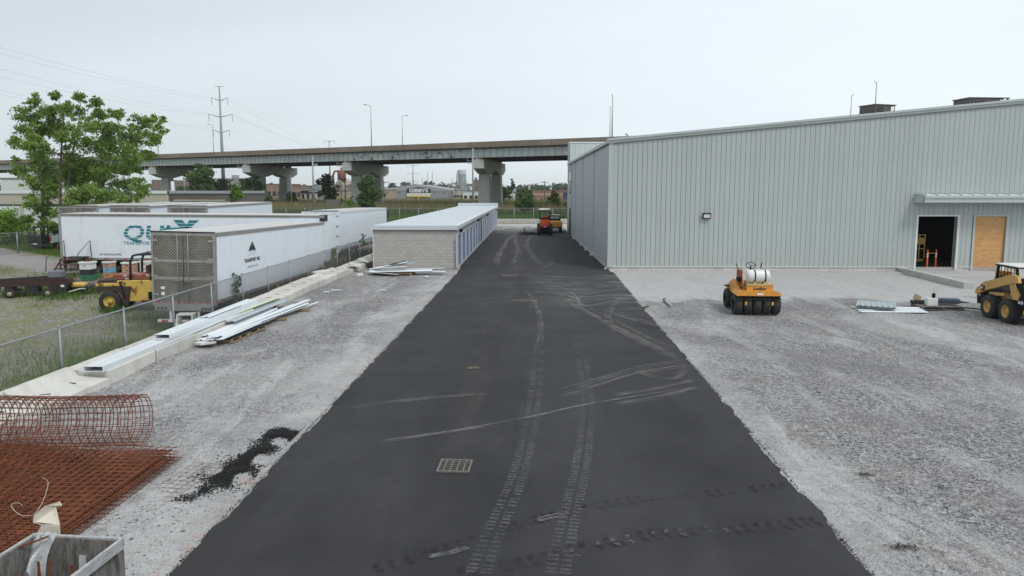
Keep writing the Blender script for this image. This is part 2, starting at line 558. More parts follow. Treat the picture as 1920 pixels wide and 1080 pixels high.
# dust patches: streaky along the traffic, strong in front of the warehouse and beside the asphalt
d1 = rng_(noise(.62, 11, .74, (1, .24, 1, .22), .9), .50, .60)
d2 = rng_(noise(.17, 9, .66, (1, .55, 1, .4), .9), .47, .60, -.15, .8)
edgeR = rng_(math_('ADD', X_, rng_(noise(.9, 5), .3, .7, -.5, .5)), 4.75, 5.9, .6, 0., True)
right = math_('GREATER_THAN', X_, 0)
edgeL = rng_(math_('ADD', X_, rng_(noise(.7, 6), .3, .7, -.9, .9)), -7.4, -5.0, 0., .6, True)
left = math_('LESS_THAN', X_, 0)
ap = rng_(math_('ADD', Y_, rng_(noise(.35, 7), .3, .7, -1.3, 1.3)), 31.6, 33.2, 0., .93, True)
apf = math_('MULTIPLY', ap, right)
es = math_('ADD', math_('MULTIPLY', edgeR, right), math_('MULTIPLY', edgeL, left))
fine = rng_(noise(26., 4, .7), .36, .6)
dm = math_('ADD', math_('MULTIPLY', math_('ADD', d1, d2), .66), es)
dm = math_('MULTIPLY', dm, rng_(fine, 0, 1, .35, 1.2))
dm = math_('ADD', dm, apf, True)
c = mix(dm, stones, dust)
# track worn into the left strip: dust mostly between the two piles, stones bluish elsewhere
brown = rng_(noise(.35, 5, .6), .55, .72, 0, .35)
c = mix(math_('MULTIPLY', brown, left), c, (.30, .245, .20, 1))
# traces of orange survey paint along the edge of the paving
op = math_('MULTIPLY', rng_(math_('ABSOLUTE', math_('ADD', X_, 4.98)), .04, .2, 1, 0), rng_(noise(1.1, 5, .7), .55, .62, 0, .6))
c = mix(math_('MULTIPLY', op, .6), c, (.50, .24, .16, 1))
# damp darker stone patch on the right lot
dk = rng_(noise(.22, 6, .6, (1, 1.2, 1, .2)), .50, .66, 0, .5)
c = mix(math_('MULTIPLY', dk, math_('SUBTRACT', 1., apf)), c, (.17, .165, .175, 1))
t.links.new(c, b.inputs['Base Color'])
b.inputs['Roughness'].default_value = .95
b.inputs['Specular IOR Level'].default_value = .2
bh = bump(v1.outputs['Distance'], .7, .03)
t.links.new(bump(noise(60, 3), .4, .02, bh), b.inputs['Normal'])

# fresh asphalt
asphalt_m, t, b, sp, noise, rng_, mix, math_, vor, bump = nodes_mat('asphalt')
X_, Y_ = sp.outputs['X'], sp.outputs['Y']
c = mix(rng_(noise(.5, 6, .6), .35, .65), (.031, .0295, .031, 1), (.043, .041, .0425, 1))
c = mix(rng_(noise(90, 3, .7), .3, .7), mix(1., c, (.8, .8, .8, 1), 'MULTIPLY'), mix(1., c, (1.25, 1.25, 1.25, 1), 'MULTIPLY'))
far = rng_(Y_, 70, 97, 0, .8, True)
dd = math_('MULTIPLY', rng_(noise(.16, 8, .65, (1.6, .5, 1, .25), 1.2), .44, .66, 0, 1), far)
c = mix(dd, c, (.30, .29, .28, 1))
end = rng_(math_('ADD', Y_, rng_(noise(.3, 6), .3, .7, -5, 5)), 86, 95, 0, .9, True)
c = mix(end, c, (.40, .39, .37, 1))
# dust scuffs dragged in from the side in front of the warehouse (elongated across the paving)
sc1 = math_('MULTIPLY', rng_(noise(.9, 10, .74, (.26, 2.2, 1, -.16), 1.6), .47, .60), math_('MULTIPLY', rng_(X_, -2.4, 4.4, 0, 1, True), math_('MULTIPLY', rng_(Y_, 25.5, 33.5, 0, 1, True), rng_(Y_, 39, 44.5, 1, 0, True))))
sc1 = math_('MULTIPLY', sc1, rng_(noise(.45, 6, .6), .36, .58, .15, 1))
c = mix(math_('MULTIPLY', sc1, .6), c, (.30, .295, .29, 1))
# broad faint haze of dust and roller passes
c = mix(math_('MULTIPLY', rng_(noise(.35, 8, .7, (1.4, .25, 1, .05), .7), .45, .7), .09), c, (.22, .21, .205, 1))
lane_ = rng_(math_('ABSOLUTE', math_('SUBTRACT', X_, 1.4)), .0, 2.1, .06, 0, True)
c = mix(lane_, c, (.15, .145, .15, 1))
# faint brown silt along the crown line and fine white specks
silt = math_('MULTIPLY', rng_(math_('ABSOLUTE', math_('ADD', X_, 1.1)), .1, 1.1, 1, 0, True), rng_(noise(.5, 7, .7, (1.5, .3, 1)), .5, .7, 0, .22))
c = mix(silt, c, (.17, .145, .125, 1))
spk = rng_(vor(3.1).outputs['Distance'], .012, .022, 1, 0)
c = mix(math_('MULTIPLY', spk, .7), c, (.45, .44, .42, 1))
seam = rng_(math_('ABSOLUTE', math_('ADD', X_, rng_(noise(.25, 3), .3, .7, .25, .45))), .02, .08, .6, 0)
c = mix(math_('MULTIPLY', seam, .35), c, (.03, .03, .033, 1))
band = math_('MULTIPLY', rng_(math_('ABSOLUTE', math_('ADD', X_, .75)), .1, .55, .5, 0, True), rng_(noise(.4, 4), .35, .6))
c = mix(band, c, (.034, .033, .036, 1))
t.links.new(c, b.inputs['Base Color'])
b.inputs['Roughness'].default_value = .85
b.inputs['Specular IOR Level'].default_value = .22
t.links.new(bump(noise(70, 4, .75), .5, .012), b.inputs['Normal'])

# yard and far land: gravelly weeds near, gravel road, green verge, field beyond
land_m, t, b, sp, noise, rng_, mix, math_, vor, bump = nodes_mat('yard_ground')
X_, Y_ = sp.outputs['X'], sp.outputs['Y']
v1 = vor(14.)
cell = t.nodes.new('ShaderNodeSeparateColor'); t.links.new(v1.outputs['Color'], cell.inputs[0])
st = mix(cell.outputs[0], (.15, .14, .13, 1), (.40, .385, .36, 1))
weeds = mix(rng_(noise(5, 8, .75), .35, .65), (.10, .125, .045, 1), (.28, .27, .12, 1))
c = mix(rng_(noise(.9, 12, .82, None, .3), .38, .56), weeds, mix(rng_(noise(4, 6, .75), .35, .65), mix(1., st, (.7, .68, .62, 1), 'MULTIPLY'), st))
# gravel lane that crosses the yard
ln = math_('ADD', Y_, math_('MULTIPLY', X_, .75))
ln = math_('ADD', ln, rng_(noise(.4, 5), .3, .7, -1.2, 1.2))
lane = math_('MULTIPLY', rng_(math_('ABSOLUTE', math_('SUBTRACT', ln, 22.)), 1.6, 3.0, 1, 0, True), rng_(X_, -25, -31, 0, 1))
gf = math_('MULTIPLY', rng_(math_('ADD', X_, rng_(noise(.8, 7, .7), .3, .7, -2., 2.)), -17.5, -14.5, 0, .75, True), rng_(Y_, 30, 36, 1, .4))
c = mix(gf, c, mix(rng_(noise(6, 7, .75), .35, .65), (.07, .11, .028, 1), (.15, .19, .05, 1)))
c = mix(lane, c, mix(noise(4, 6, .7), (.24, .225, .215, 1), (.37, .355, .345, 1)))
verge = math_('MULTIPLY', rng_(math_('SUBTRACT', ln, 22.), 3., 4.2, 0, 1, True), rng_(X_, -25, -31, 0, 1))
gr = mix(rng_(noise(1.2, 7, .7), .35, .65), (.085, .15, .03, 1), (.17, .23, .05, 1))
c = mix(verge, c, gr)
ff = rng_(Y_, 63, 68, 0, 1)
c = mix(ff, c, mix(rng_(noise(.08, 8, .7), .45, .62), gr, (.28, .24, .14, 1)))
lot = math_('MULTIPLY', math_('MULTIPLY', rng_(Y_, 62, 66, 0, 1), rng_(Y_, 97, 104, 1, 0)), rng_(X_, -26, -22, 0, 1))
c = mix(lot, c, mix(noise(3, 6, .7), (.26, .245, .24, 1), (.36, .345, .34, 1)))
t.links.new(c, b.inputs['Base Color'])
b.inputs['Roughness'].default_value = .95
b.inputs['Specular IOR Level'].default_value = .15
t.links.new(bump(noise(18, 4), .5, .04), b.inputs['Normal'])

# quilted steel of the trailer doors
quilt, t, b, sp, noise, rng_, mix, math_, vor, bump = nodes_mat('quilted_steel')
co = t.nodes.new('ShaderNodeTexCoord')
hs = []
for a in (R(45), R(-45)):
    q = t.nodes.new('ShaderNodeMapping'); q.inputs['Rotation'].default_value = (0, a, 0)
    t.links.new(co.outputs['Object'], q.inputs['Vector'])
    wv = t.nodes.new('ShaderNodeTexWave'); wv.inputs['Scale'].default_value = 3.6; wv.bands_direction = 'X'
    t.links.new(q.outputs['Vector'], wv.inputs['Vector'])
    hs.append(wv.outputs['Fac'])
hh = math_('MULTIPLY', hs[0], hs[1])
cc = mix(rng_(noise(1.6, 6, .6), .35, .65), (.17, .155, .13, 1), (.30, .285, .25, 1))
cc = mix(rng_(hh, .0, .10, .45, 0), cc, (.42, .40, .36, 1))
t.links.new(cc, b.inputs['Base Color'])
b.inputs['Metallic'].default_value = .75
b.inputs['Roughness'].default_value = .38
t.links.new(bump(hh, .9, .05), b.inputs['Normal'])

# girder paint: pale grey with flaked patches over one stretch
girder_m, t, b, sp, noise, rng_, mix, math_, vor, bump = nodes_mat('girder_paint')
X_ = sp.outputs['X']
base = mix(rng_(noise(.25, 5), .3, .7), (.33, .36, .37, 1), (.40, .42, .42, 1))
zone = math_('MULTIPLY', rng_(X_, -75, -42, 0, 1), rng_(X_, -18, -8, 1, 0))
fl = math_('MULTIPLY', rng_(noise(.95, 7, .65), .56, .60), zone)
c = mix(fl, base, mix(rng_(noise(2.2, 4), .45, .55), (.03, .025, .022, 1), (.20, .15, .12, 1)))
ck = math_('MULTIPLY', rng_(noise(.5, 4, .5), .56, .60), zone)
c = mix(math_('MULTIPLY', ck, .35), c, (.55, .55, .54, 1))
t.links.new(c, b.inputs['Base Color'])
b.inputs['Roughness'].default_value = .7


def dust_decal(name, colr, dens, scale=6., lo=.4, hi=.6, edge=True):
    """thin film of dust lying on the paving, broken up by noise and feathered by its UV width"""
    m, t, b, sp, noise, rng_, mix, math_, vor, bump = nodes_mat(name)
    b.inputs['Base Color'].default_value = colr
    b.inputs['Roughness'].default_value = .95
    b.inputs['Specular IOR Level'].default_value = .1
    a = math_('MULTIPLY', rng_(noise(scale, 5, .65), lo, hi, .15, 1), dens)
    a = math_('MULTIPLY', a, rng_(noise(.6, 3, .5), .3, .6, .35, 1))
    if edge:
        uv = t.nodes.new('ShaderNodeUVMap')
        s2 = t.nodes.new('ShaderNodeSeparateXYZ'); t.links.new(uv.outputs[0], s2.inputs[0])
        e = rng_(math_('ABSOLUTE', math_('SUBTRACT', s2.outputs['X'], .5)), .2, .5, 1, 0, True)
        a = math_('MULTIPLY', a, e)
        e2 = rng_(math_('ABSOLUTE', math_('SUBTRACT', s2.outputs['Y'], .5)), .35, .5, 1, 0, True)
        a = math_('MULTIPLY', a, e2)
    t.links.new(a, b.inputs['Alpha'])
    return m


track_dust = dust_decal('track_dust', (.20, .197, .193, 1), .6, 14., .35, .62, edge=False)
track_dark = dust_decal('track_damp', (.022, .021, .02, 1), .42, edge=False)
scuff_dust = dust_decal('scuff_dust', (.32, .315, .31, 1), .55, 6., .35, .65)
film_dust = dust_decal('film_dust', (.26, .25, .24, 1), .34, 1.5, .35, .65)

# ------------------------------------------------------------------ setting: ground
# one sheet for the lower yard, the field and the land to the horizon
xs = np.concatenate([np.array([-3000, -1200, -500, -250]), np.linspace(-120, 60, 91), np.array([120, 250, 500, 1200, 3000])])
ys = np.concatenate([np.array([-200, -60, -20]), np.linspace(0, 130, 66), np.array([150, 180, 220, 300, 500, 900, 1600, 3500])])
XX, YY = np.meshgrid(xs, ys)
ZZ = np.where(XX < -11.5, -.65 + .43 * np.clip((YY - 30) / 12, 0, 1), -.65)
ZZ = np.where(YY > 110, -.35, ZZ)
ZZ += np.where((np.abs(XX) < 110) & (YY < 120) & (XX < -14), .05 * np.sin(XX * .9) * np.cos(YY * .7), 0)
nx, ny = len(xs), len(ys)
idx = np.arange(nx * ny).reshape(ny, nx)
fc = np.stack([idx[:-1, :-1], idx[:-1, 1:], idx[1:, 1:], idx[1:, :-1]], -1).reshape(-1, 4)
npmesh('ground', np.stack([XX, YY, ZZ], -1).reshape(-1, 3), fc, land_m, kind='structure')


def lotz(x, y):
    """height of the gravel lot"""
    z = -.02 + .028 * math.sin(x * 1.3 + y * .7) * math.sin(y * .9 - x * .4) + .012 * math.sin(x * 3.1) * math.sin(y * 2.7)
    if x < -9.6 and y < 43: z += .11 * min(1, (-9.6 - x) / 1.3) * (.8 + .2 * math.sin(y * 1.7))
    if 4 < x and y > 32: z *= .4
    k = 1.0
    if -6 < x < 6.2: k = .25
    return min(z * k + (0 if k == 1 else -.012), .2) if x > -9.6 else z


def lot_sheet(x0, x1, y0, y1, st):
    gx = np.arange(x0, x1 + st * .5, st); gy = np.arange(y0, y1 + st * .5, st)
    A, B = np.meshgrid(gx, gy)
    Z = np.vectorize(lotz)(A, B)
    n_, m_ = len(gx), len(gy)
    top = np.stack([A, B, Z], -1).reshape(-1, 3)
    i_ = np.arange(n_ * m_).reshape(m_, n_)
    f_ = np.stack([i_[:-1, :-1], i_[:-1, 1:], i_[1:, 1:], i_[1:, :-1]], -1).reshape(-1, 4)
    # skirts down to the low ground
    ring = np.concatenate([i_[0, :], i_[1:, -1], i_[-1, -2::-1], i_[-2:0:-1, 0]])
    low = top[ring].copy(); low[:, 2] = -1.0
    o = len(top)
    k_ = len(ring)
    f2 = np.array([[ring[i], o + i, o + (i + 1) % k_, ring[(i + 1) % k_]] for i in range(k_)])
    return npmesh('gravel_lot', np.concatenate([top, low]), np.concatenate([f_, f2]), gravel_m, kind='structure')


lot_sheet(-11.9, 46.1, -4., 104., .4)

# asphalt strip with a ragged broken edge
def edge_x(y, side):
    if side < 0:
        base = np.interp(y, [0, 8.5, 16.6, 42.3, 44.6, 47, 99], [-4.84, -4.8, -4.76, -4.66, -4.74, -4.92, -5.12])
    else:
        base = np.interp(y, [0, 8.8, 19, 28.3, 42.6, 44.2, 82, 99], [4.45, 4.48, 4.64, 4.72, 4.94, 4.78, 4.14, 4.1])
    return base
ylist = np.concatenate([np.arange(-4, 46, .07), np.arange(46, 97, .4)])
mb = MB()
prof = []
jl = jr = 0
for y in ylist:
    jl = jl * .8 + random.gauss(0, .018); jr = jr * .8 + random.gauss(0, .018)
    k = 1 if y < 44 else .1
    prof.append((edge_x(y, -1) + jl * k, edge_x(y, 1) + jr * k, y))
cols = [0, .06, .5, .94, 1]
vs, fs = [], []
for xl, xr, y in prof:
    for off, zz in ((-.05, -.06), (0., .022), (.05, .038)): vs.append((xl + off * random.uniform(.5, 1.2), y, zz))
    for off, zz in ((-.05, .038), (0, .022), (.05, -.06)): vs.append((xr + off * random.uniform(.5, 1.2), y, zz))
for i in range(len(prof) - 1):
    for k in range(5): fs.append((i * 6 + k, i * 6 + k + 1, (i + 1) * 6 + k + 1, (i + 1) * 6 + k))
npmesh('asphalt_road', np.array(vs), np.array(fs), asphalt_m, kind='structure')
ZA = .042
# a pale dusty concrete strip closes the lane at its far end
MB().box(-5.6, 8, 97.5, 103.5, -.5, .03).build('concrete_strip', concrete, kind='structure')
MB().box(-16, 14, 103.6, 103.9, -.5, .12).build('concrete_kerb', concrete, kind='structure')
# dusty stand in front of the doors
p0, p1 = G(1700, 506), G(1990, 506)
MB().box(23.6, 40, 41.5, 44.3, -.3, .03).build('concrete_pad', mat('dusty_slab', (.47, .46, .445, 1), .95, var=.08, scale=.8, dirt=(.36, .35, .34, 1), damt=.5, dscale=.5, bump=.2), kind='structure')


# ---- marks on the paving
def smooth_path(P, step):
    """Catmull-Rom resample of points at even steps"""
    out = []
    n = len(P)
    for i in range(n - 1):
        a, b_, c_, d_ = P[max(i - 1, 0)], P[i], P[i + 1], P[min(i + 2, n - 1)]
        L_ = (c_ - b_).length
        m_ = max(2, int(L_ / step))
        for k in range(m_):
            s = k / m_
            out.append(.5 * ((2 * b_) + (c_ - a) * s + (2 * a - 5 * b_ + 4 * c_ - d_) * s * s + (3 * b_ - a - 3 * c_ + d_) * s ** 3))
    out.append(P[-1])
    return out


def ribbon(pts, wd, z, m, name):
    """soft dust streak laid along a line of photograph pixels"""
    P = [G(*p, z) for p in pts]
    # resample
    Q_ = smooth_path(P, .25)
    n = len(Q_)
    V_, F_, UV = [], [], []
    for i, p in enumerate(Q_):
        d = (Q_[min(i + 1, n - 1)] - Q_[max(i - 1, 0)]).normalized()
        s = Vector((d.y, -d.x, 0)) * wd / 2
        V_ += [p - s, p + s]
    me = bpy.data.meshes.new(name)
    F_ = [(2 * i, 2 * i + 1, 2 * i + 3, 2 * i + 2) for i in range(n - 1)]
    me.from_pydata(V_, [], F_)
    u = me.uv_layers.new(name='UVMap')
    for i in range(n - 1):
        for k, q in enumerate(((0, i), (1, i), (1, i + 1), (0, i + 1))):
            u.data[i * 4 + k].uv = (q[0], q[1] / (n - 1))
    me.materials.append(m)
    return link(name, me, kind='structure')


def tread(pts, wd, gap, z, m, lug=.055, pitch=.105, skew=.0, name='tyre_track', keep=.97):
    """prints of two rows of tyre lugs"""
    path = smooth_path([G(*p, z) for p in pts], pitch)
    V_, F_ = [], []
    for i in range(1, len(path) - 1):
        d = (path[i + 1] - path[i - 1]).normalized()
        s = Vector((d.y, -d.x, 0))
        for sg in (-1, 1):
            if random.random() > keep * min(1, max(.0, (29 - path[i].y) / 14)): continue
            c_ = path[i] + s * sg * (gap / 2 + wd / 2) + d * random.uniform(-.008, .008)
            w2, l2 = wd / 2 * random.uniform(.85, 1.05), lug / 2 * random.uniform(.75, 1.15)
            k = len(V_)
            V_ += [c_ - s * w2 - d * (l2 + sg * skew), c_ + s * w2 - d * (l2 - sg * skew), c_ + s * w2 + d * (l2 + sg * skew), c_ - s * w2 + d * (l2 - sg * skew)]
            F_.append((k, k + 1, k + 2, k + 3))
    me = bpy.data.meshes.new(name); me.from_pydata(V_, [], F_); me.materials.append(m)
    return link(name, me, kind='structure')


T1P = [(895, 1078), (925, 1000), (952, 940), (975, 880), (990, 820), (1000, 760), (1007, 700), (1010, 640), (1012, 600)]
T2P = [(1045, 1078), (1060, 1000), (1075, 940), (1088, 880), (1097, 820), (1102, 760), (1096, 700), (1084, 640), (1075, 600)]
tread(T1P, .15, .05, ZA + .004, track_dust, lug=.065, pitch=.11)
tread(T2P, .15, .05, ZA + .004, track_dust, lug=.065, pitch=.11)
tread([(690, 1070), (800, 1040), (950, 990), (1060, 960), (1200, 935), (1330, 925), (1480, 910)], .12, .03, ZA + .008, track_dark, lug=.10, pitch=.17, skew=.02, keep=.85)
tread([(850, 1078), (1000, 1050), (1120, 1020), (1250, 1000), (1400, 990), (1540, 975)], .15, .03, ZA + .008, track_dark, lug=.11, pitch=.18, skew=.025, keep=.9)
tread([(1060, 1040), (1180, 1010), (1300, 995), (1400, 985)], .10, .05, ZA + .012, track_dust, lug=.07, pitch=.18, skew=.02, keep=.6)
def scuffs(pts, spread, n, w0, w1, m):
    """a loose bundle of soft dust streaks along one line of travel"""
    for k in range(n):
        o_ = random.uniform(-1, 1) * spread
        i0 = random.uniform(0, .25) if n > 1 else 0
        pp = [(px + random.uniform(-6, 6), py + o_ * (py - 356) / 160 + random.uniform(-1, 1)) for px, py in pts]
        ribbon(pp, random.uniform(w0, w1), ZA + .014 + random.uniform(0, .008), m, 'dust_streak')


scuffs([(705, 829), (860, 806), (1000, 780), (1110, 757), (1290, 728)], 0, 1, .13, .13, scuff_dust)
scuffs([(700, 830), (850, 808), (960, 790)], 2, 2, .06, .1, film_dust)
scuffs([(650, 765), (760, 750), (920, 735)], 1, 2, .1, .16, film_dust)
scuffs([(1040, 742), (1130, 715), (1200, 694), (1290, 680)], 4, 5, .10, .22, film_dust)
scuffs([(1150, 750), (1230, 736), (1310, 718)], 4, 5, .12, .3, film_dust)
scuffs([(1185, 688), (1225, 702), (1262, 706), (1292, 688)], 3, 3, .12, .24, film_dust)
scuffs([(860, 562), (960, 560), (1060, 558), (1170, 552)], .5, 2, .05, .09, scuff_dust)
scuffs([(875, 569), (965, 566), (1080, 563), (1170, 562)], .5, 2, .05, .09, scuff_dust)
for k in range(7):
    y0 = 514 + k * 6
    scuffs([(965 + 12 * k + random.uniform(-15, 15), y0), (1030 + 8 * k, y0 + 9), (1095, y0 + 12 + 2 * k), (1150 + 5 * k, y0 + 8 + random.uniform(-4, 8))], 2, 2, .08, .2, film_dust if k % 2 else scuff_dust)
scuffs([(1050, 572), (1085, 556), (1125, 547), (1170, 543)], 2, 3, .14, .3, film_dust)
scuffs([(1055, 560), (1100, 580), (1150, 608), (1210, 638), (1275, 668)], 5, 7, .15, .4, film_dust)
scuffs([(1150, 585), (1190, 598), (1235, 610)], 2, 3, .1, .25, film_dust)
scuffs([(1010, 650), (1012, 600), (1000, 565), (985, 545)], 2, 3, .1, .22, film_dust)
scuffs([(1160, 560), (1140, 590), (1150, 625)], 2, 3, .15, .3, film_dust)
scuffs([(964, 434), (966, 450), (970, 470), (962, 500)], 1, 3, .2, .4, film_dust)
scuffs([(985, 430), (960, 445), (938, 470), (925, 500)], 3, 4, .3, .8, film_dust)
scuffs([(1000, 440), (985, 455), (998, 478), (1020, 500)], 2, 4, .2, .5, film_dust)
scuffs([(1010, 505), (1030, 497), (1040, 490), (1036, 500)], 1, 2, .12, .2, film_dust)
scuffs([(1005, 444), (1020, 446), (1040, 443)], .5, 2, .2, .4, scuff_dust)
scuffs([(800, 1045), (850, 1035), (880, 1025)], 1, 2, .05, .1, scuff_dust)
scuffs([(1000, 975), (1040, 965), (1065, 966)], 1, 2, .05, .12, scuff_dust)
# measuring-length chalk lines and a brown silt patch
ribbon([(876, 689), (890, 690), (900, 688)], .35, ZA + .022, dust_decal('silt', (.34, .26, .19, 1), .8, 9.), 'silt_patch')


# ---- drain grates
def grate(name, cpx, cpy, sx, sy, label, rz=0, bars=(5, 7)):
    p = G(cpx, cpy, ZA)
    g = empty(name, (p.x, p.y, ZA - .02), rz, label, 'drain grate')
    MB().box(-sx / 2 + .01, sx / 2 - .01, -sy / 2 + .01, sy / 2 - .01, .021, .026).build('catch_pit', black, g)
    f = MB()
    t_ = .035
    f.box(-sx / 2, sx / 2, -sy / 2, -sy / 2 + t_, .02, .05); f.box(-sx / 2, sx / 2, sy / 2 - t_, sy / 2, .02, .05)
    f.box(-sx / 2, -sx / 2 + t_, -sy / 2 + t_, sy / 2 - t_, .02, .05); f.box(sx / 2 - t_, sx / 2, -sy / 2 + t_, sy / 2 - t_, .02, .05)
    iron = MATS.get('cast_iron') or mat('cast_iron', (.19, .175, .155, 1), .7, .3, var=.25, scale=15, dirt=(.12, .08, .055, 1), damt=.6, dscale=12)
    f.build('grate_frame', iron, g)
    for i in range(1, bars[0]):
        x = -sx / 2 + sx * i / bars[0]
        MB().box(x - .011, x + .011, -sy / 2 + t_, sy / 2 - t_, .027, .047).build('grate_bar', iron, g)
    for i in range(1, bars[1]):
        y = -sy / 2 + sy * i / bars[1]
        MB().box(-sx / 2 + t_, sx / 2 - t_, y - .008, y + .008, .026, .043).build('grate_bar', iron, g)
    return g


grate('drain_grate', 853, 875, .60, .58, 'square iron catch basin grate in the near asphalt beside the tyre prints', R(-2))
grate('drain_grate', 955, 517, .9, .7, 'farthest drain grate, half dusty, in the asphalt between the storage units and warehouse corner', 0, (7, 3))
grate('drain_grate', 985, 564, 1.1, .35, 'long low drain grate between the two chalky lines across the asphalt', 0, (10, 2))

# ------------------------------------------------------------------ loose stones and asphalt crumbs
OCT_V = np.array([(1, 0, 0), (-1, 0, 0), (0, 1, 0), (0, -1, 0), (0, 0, 1), (0, 0, -.5)], float)
OCT_F = np.array([(0, 2, 4), (2, 1, 4), (1, 3, 4), (3, 0, 4), (2, 0, 5), (1, 2, 5), (3, 1, 5), (0, 3, 5)])


def stones_mesh(name, pts, sizes, m, kind='stuff', label=None, cat=None, flat=.6):
    n = len(pts)
    v_ = OCT_V[None] * (sizes[:, None, None] * rng.uniform(.6, 1.3, (n, 6, 1)))
    a = rng.uniform(0, 2 * PI, n)
    ca, sa = np.cos(a)[:, None], np.sin(a)[:, None]
    x = v_[:, :, 0] * ca - v_[:, :, 1] * sa; y = v_[:, :, 0] * sa + v_[:, :, 1] * ca
    z = v_[:, :, 2] * flat
    V_ = np.stack([x, y, z], -1) + pts[:, None, :]
    F_ = (OCT_F[None] + (np.arange(n) * 6)[:, None, None]).reshape(-1, 3)
    o = npmesh(name, V_.reshape(-1, 3), F_, m, kind=kind)
    return tag(o, label, cat)


stone_m = mat('loose_stone', (.36, .36, .37, 1), .95, var=.2, scale=8, island=.65)
pts = []
for _ in range(26000):
    if random.random() < .62:
        x, y = random.uniform(5.2, 22), 8 + 26 * random.random() ** 1.5
    else:
        x, y = random.uniform(-11, -5.2), 7.5 + 33 * random.random() ** 1.4
    if x > 0 and y > 31.5: continue
    if math.sin(x * .8 + y * .5) + math.sin(x * .3 - y * .9) + random.gauss(0, .6) < -.2: continue
    pts.append((x, y, lotz(x, y) + .004))
pts = np.array(pts)
stones_mesh('loose_gravel', pts, rng.uniform(.008, .028, len(pts)) * (1 + .5 * (rng.random(len(pts)) < .06)), stone_m, label='loose grey stones strewn over the lot on both sides of the asphalt', cat='gravel')
crumb_m = mat('asphalt_crumb', (.010, .010, .011, 1), .8, var=.2)
pts = []
for _ in range(3200):
    y = 7 + 36 * random.random() ** 1.5
    s = random.choice((-1, 1))
    x = edge_x(y, s) + s * (abs(random.gauss(0, .035)) + .0) + s * .02
    pts.append((x, y, random.uniform(-.01, .02)))
stones_mesh('asphalt_crumbs', np.array(pts), rng.uniform(.006, .018, len(pts)), crumb_m, label='black crumbs of asphalt along the raw edges of the new paving', cat='asphalt crumbs')
# spilled asphalt beside the strip
pts = []
for (cx, cy, sx, sy, n, rot) in ((-5.25, 13.9, .34, .42, 4600, .3), (-5.35, 12.9, .22, .5, 3000, .2), (-5.42, 11.9, .34, .42, 4800, -.35), (-5.75, 11.1, .16, .22, 1300, .2), (-5.5, 12.4, .45, 1.1, 1300, .1)):
    for _ in range(n):
        u, v_ = random.gauss(0, sx * .6), random.gauss(0, sy * .6)
        x = cx + u * math.cos(rot) + v_ * math.sin(rot); y = cy - u * math.sin(rot) + v_ * math.cos(rot)
        hgt = .05 * math.exp(-(u / sx) ** 2 - (v_ / sy) ** 2)
        if x > -4.95: continue
        if math.sin(x * 9 + 1) + math.sin(y * 7 + x * 4) + random.gauss(0, .5) < -.35: continue
        pts.append((x, y, -.015 + hgt * random.uniform(.3, 1)))
stones_mesh('asphalt_spill', np.array(pts), rng.uniform(.008, .024, len(pts)), crumb_m, label='black heap of spilled asphalt on the gravel beside the paving edge', cat='asphalt spill')
pts = np.array([(6.0 + random.gauss(0, .07), 12.2 + random.gauss(0, .04), .01) for _ in range(90)] + [(5.35 + random.gauss(0, .12), 9.6 + random.gauss(0, .05), .01) for _ in range(160)])
stones_mesh('asphalt_spill', pts, rng.uniform(.006, .016, len(pts)), crumb_m, label='small black asphalt crumbs dropped on the right gravel by the edge', cat='asphalt spill')
pts = np.array([(-.55 + random.gauss(0, .5), 80 + random.gauss(0, 1.2), .05 + random.uniform(0, .2) * math.exp(-random.random() * 2)) for _ in range(1500)])
stones_mesh('asphalt_spill', pts, rng.uniform(.02, .06, len(pts)), crumb_m, label='low mound of loose asphalt left of the far compactor', cat='asphalt spill')

# ------------------------------------------------------------------ warehouse
WR = R(1.0)
wh = empty('warehouse', (4.83, 44.06, 0), WR, 'long pale grey-green sheet metal warehouse with a low sloping roof', 'warehouse')
SL = .094
WLEN = 37.5


def eave(x): return 8.03 + SL * x


D1, D2, DH = (19.34, 21.8), (22.9, 24.85), 3.45
# masonry foot, laid as courses of blocks
MB().box(.05, WLEN, .06, .3, -.4, .22).build('foundation', mortar, wh)
fb = MB().box(0, .595, .0, .1, -.1, .225).build('foundation_block', block_con, wh, loc=(.02, .02, 0))
xk = .62
while xk < WLEN:
    if not (D1[0] - .3 < xk < D1[1] - .1) and not (D2[0] - .3 < xk < D2[1] - .1):
        o = link('foundation_block', fb.data, wh, loc=(xk, .02 + random.uniform(-.006, .006), random.uniform(-.01, .01)))
    xk += .605
# walls behind the sheets
bw = MB()
def wall_seg(x0, x1, z0, z1a, z1b, y=.05, yb=.25):
    bw.add([(x0, y, z0), (x1, y, z0), (x1, yb, z0), (x0, yb, z0), (x0, y, z1a), (x1, y, z1b), (x1, yb, z1b), (x0, yb, z1a)],
           [(0, 3, 2, 1), (4, 5, 6, 7), (0, 1, 5, 4), (1, 2, 6, 5), (2, 3, 7, 6), (3, 0, 4, 7)])
for a, b_ in ((.0, D1[0]), (D1[1], D2[0]), (D2[1], WLEN)): wall_seg(a, b_, .2, eave(a), eave(b_))
for a, b_ in (D1, D2): wall_seg(a, b_, DH, eave(a), eave(b_))
bw.build('wall', seam_m, wh)
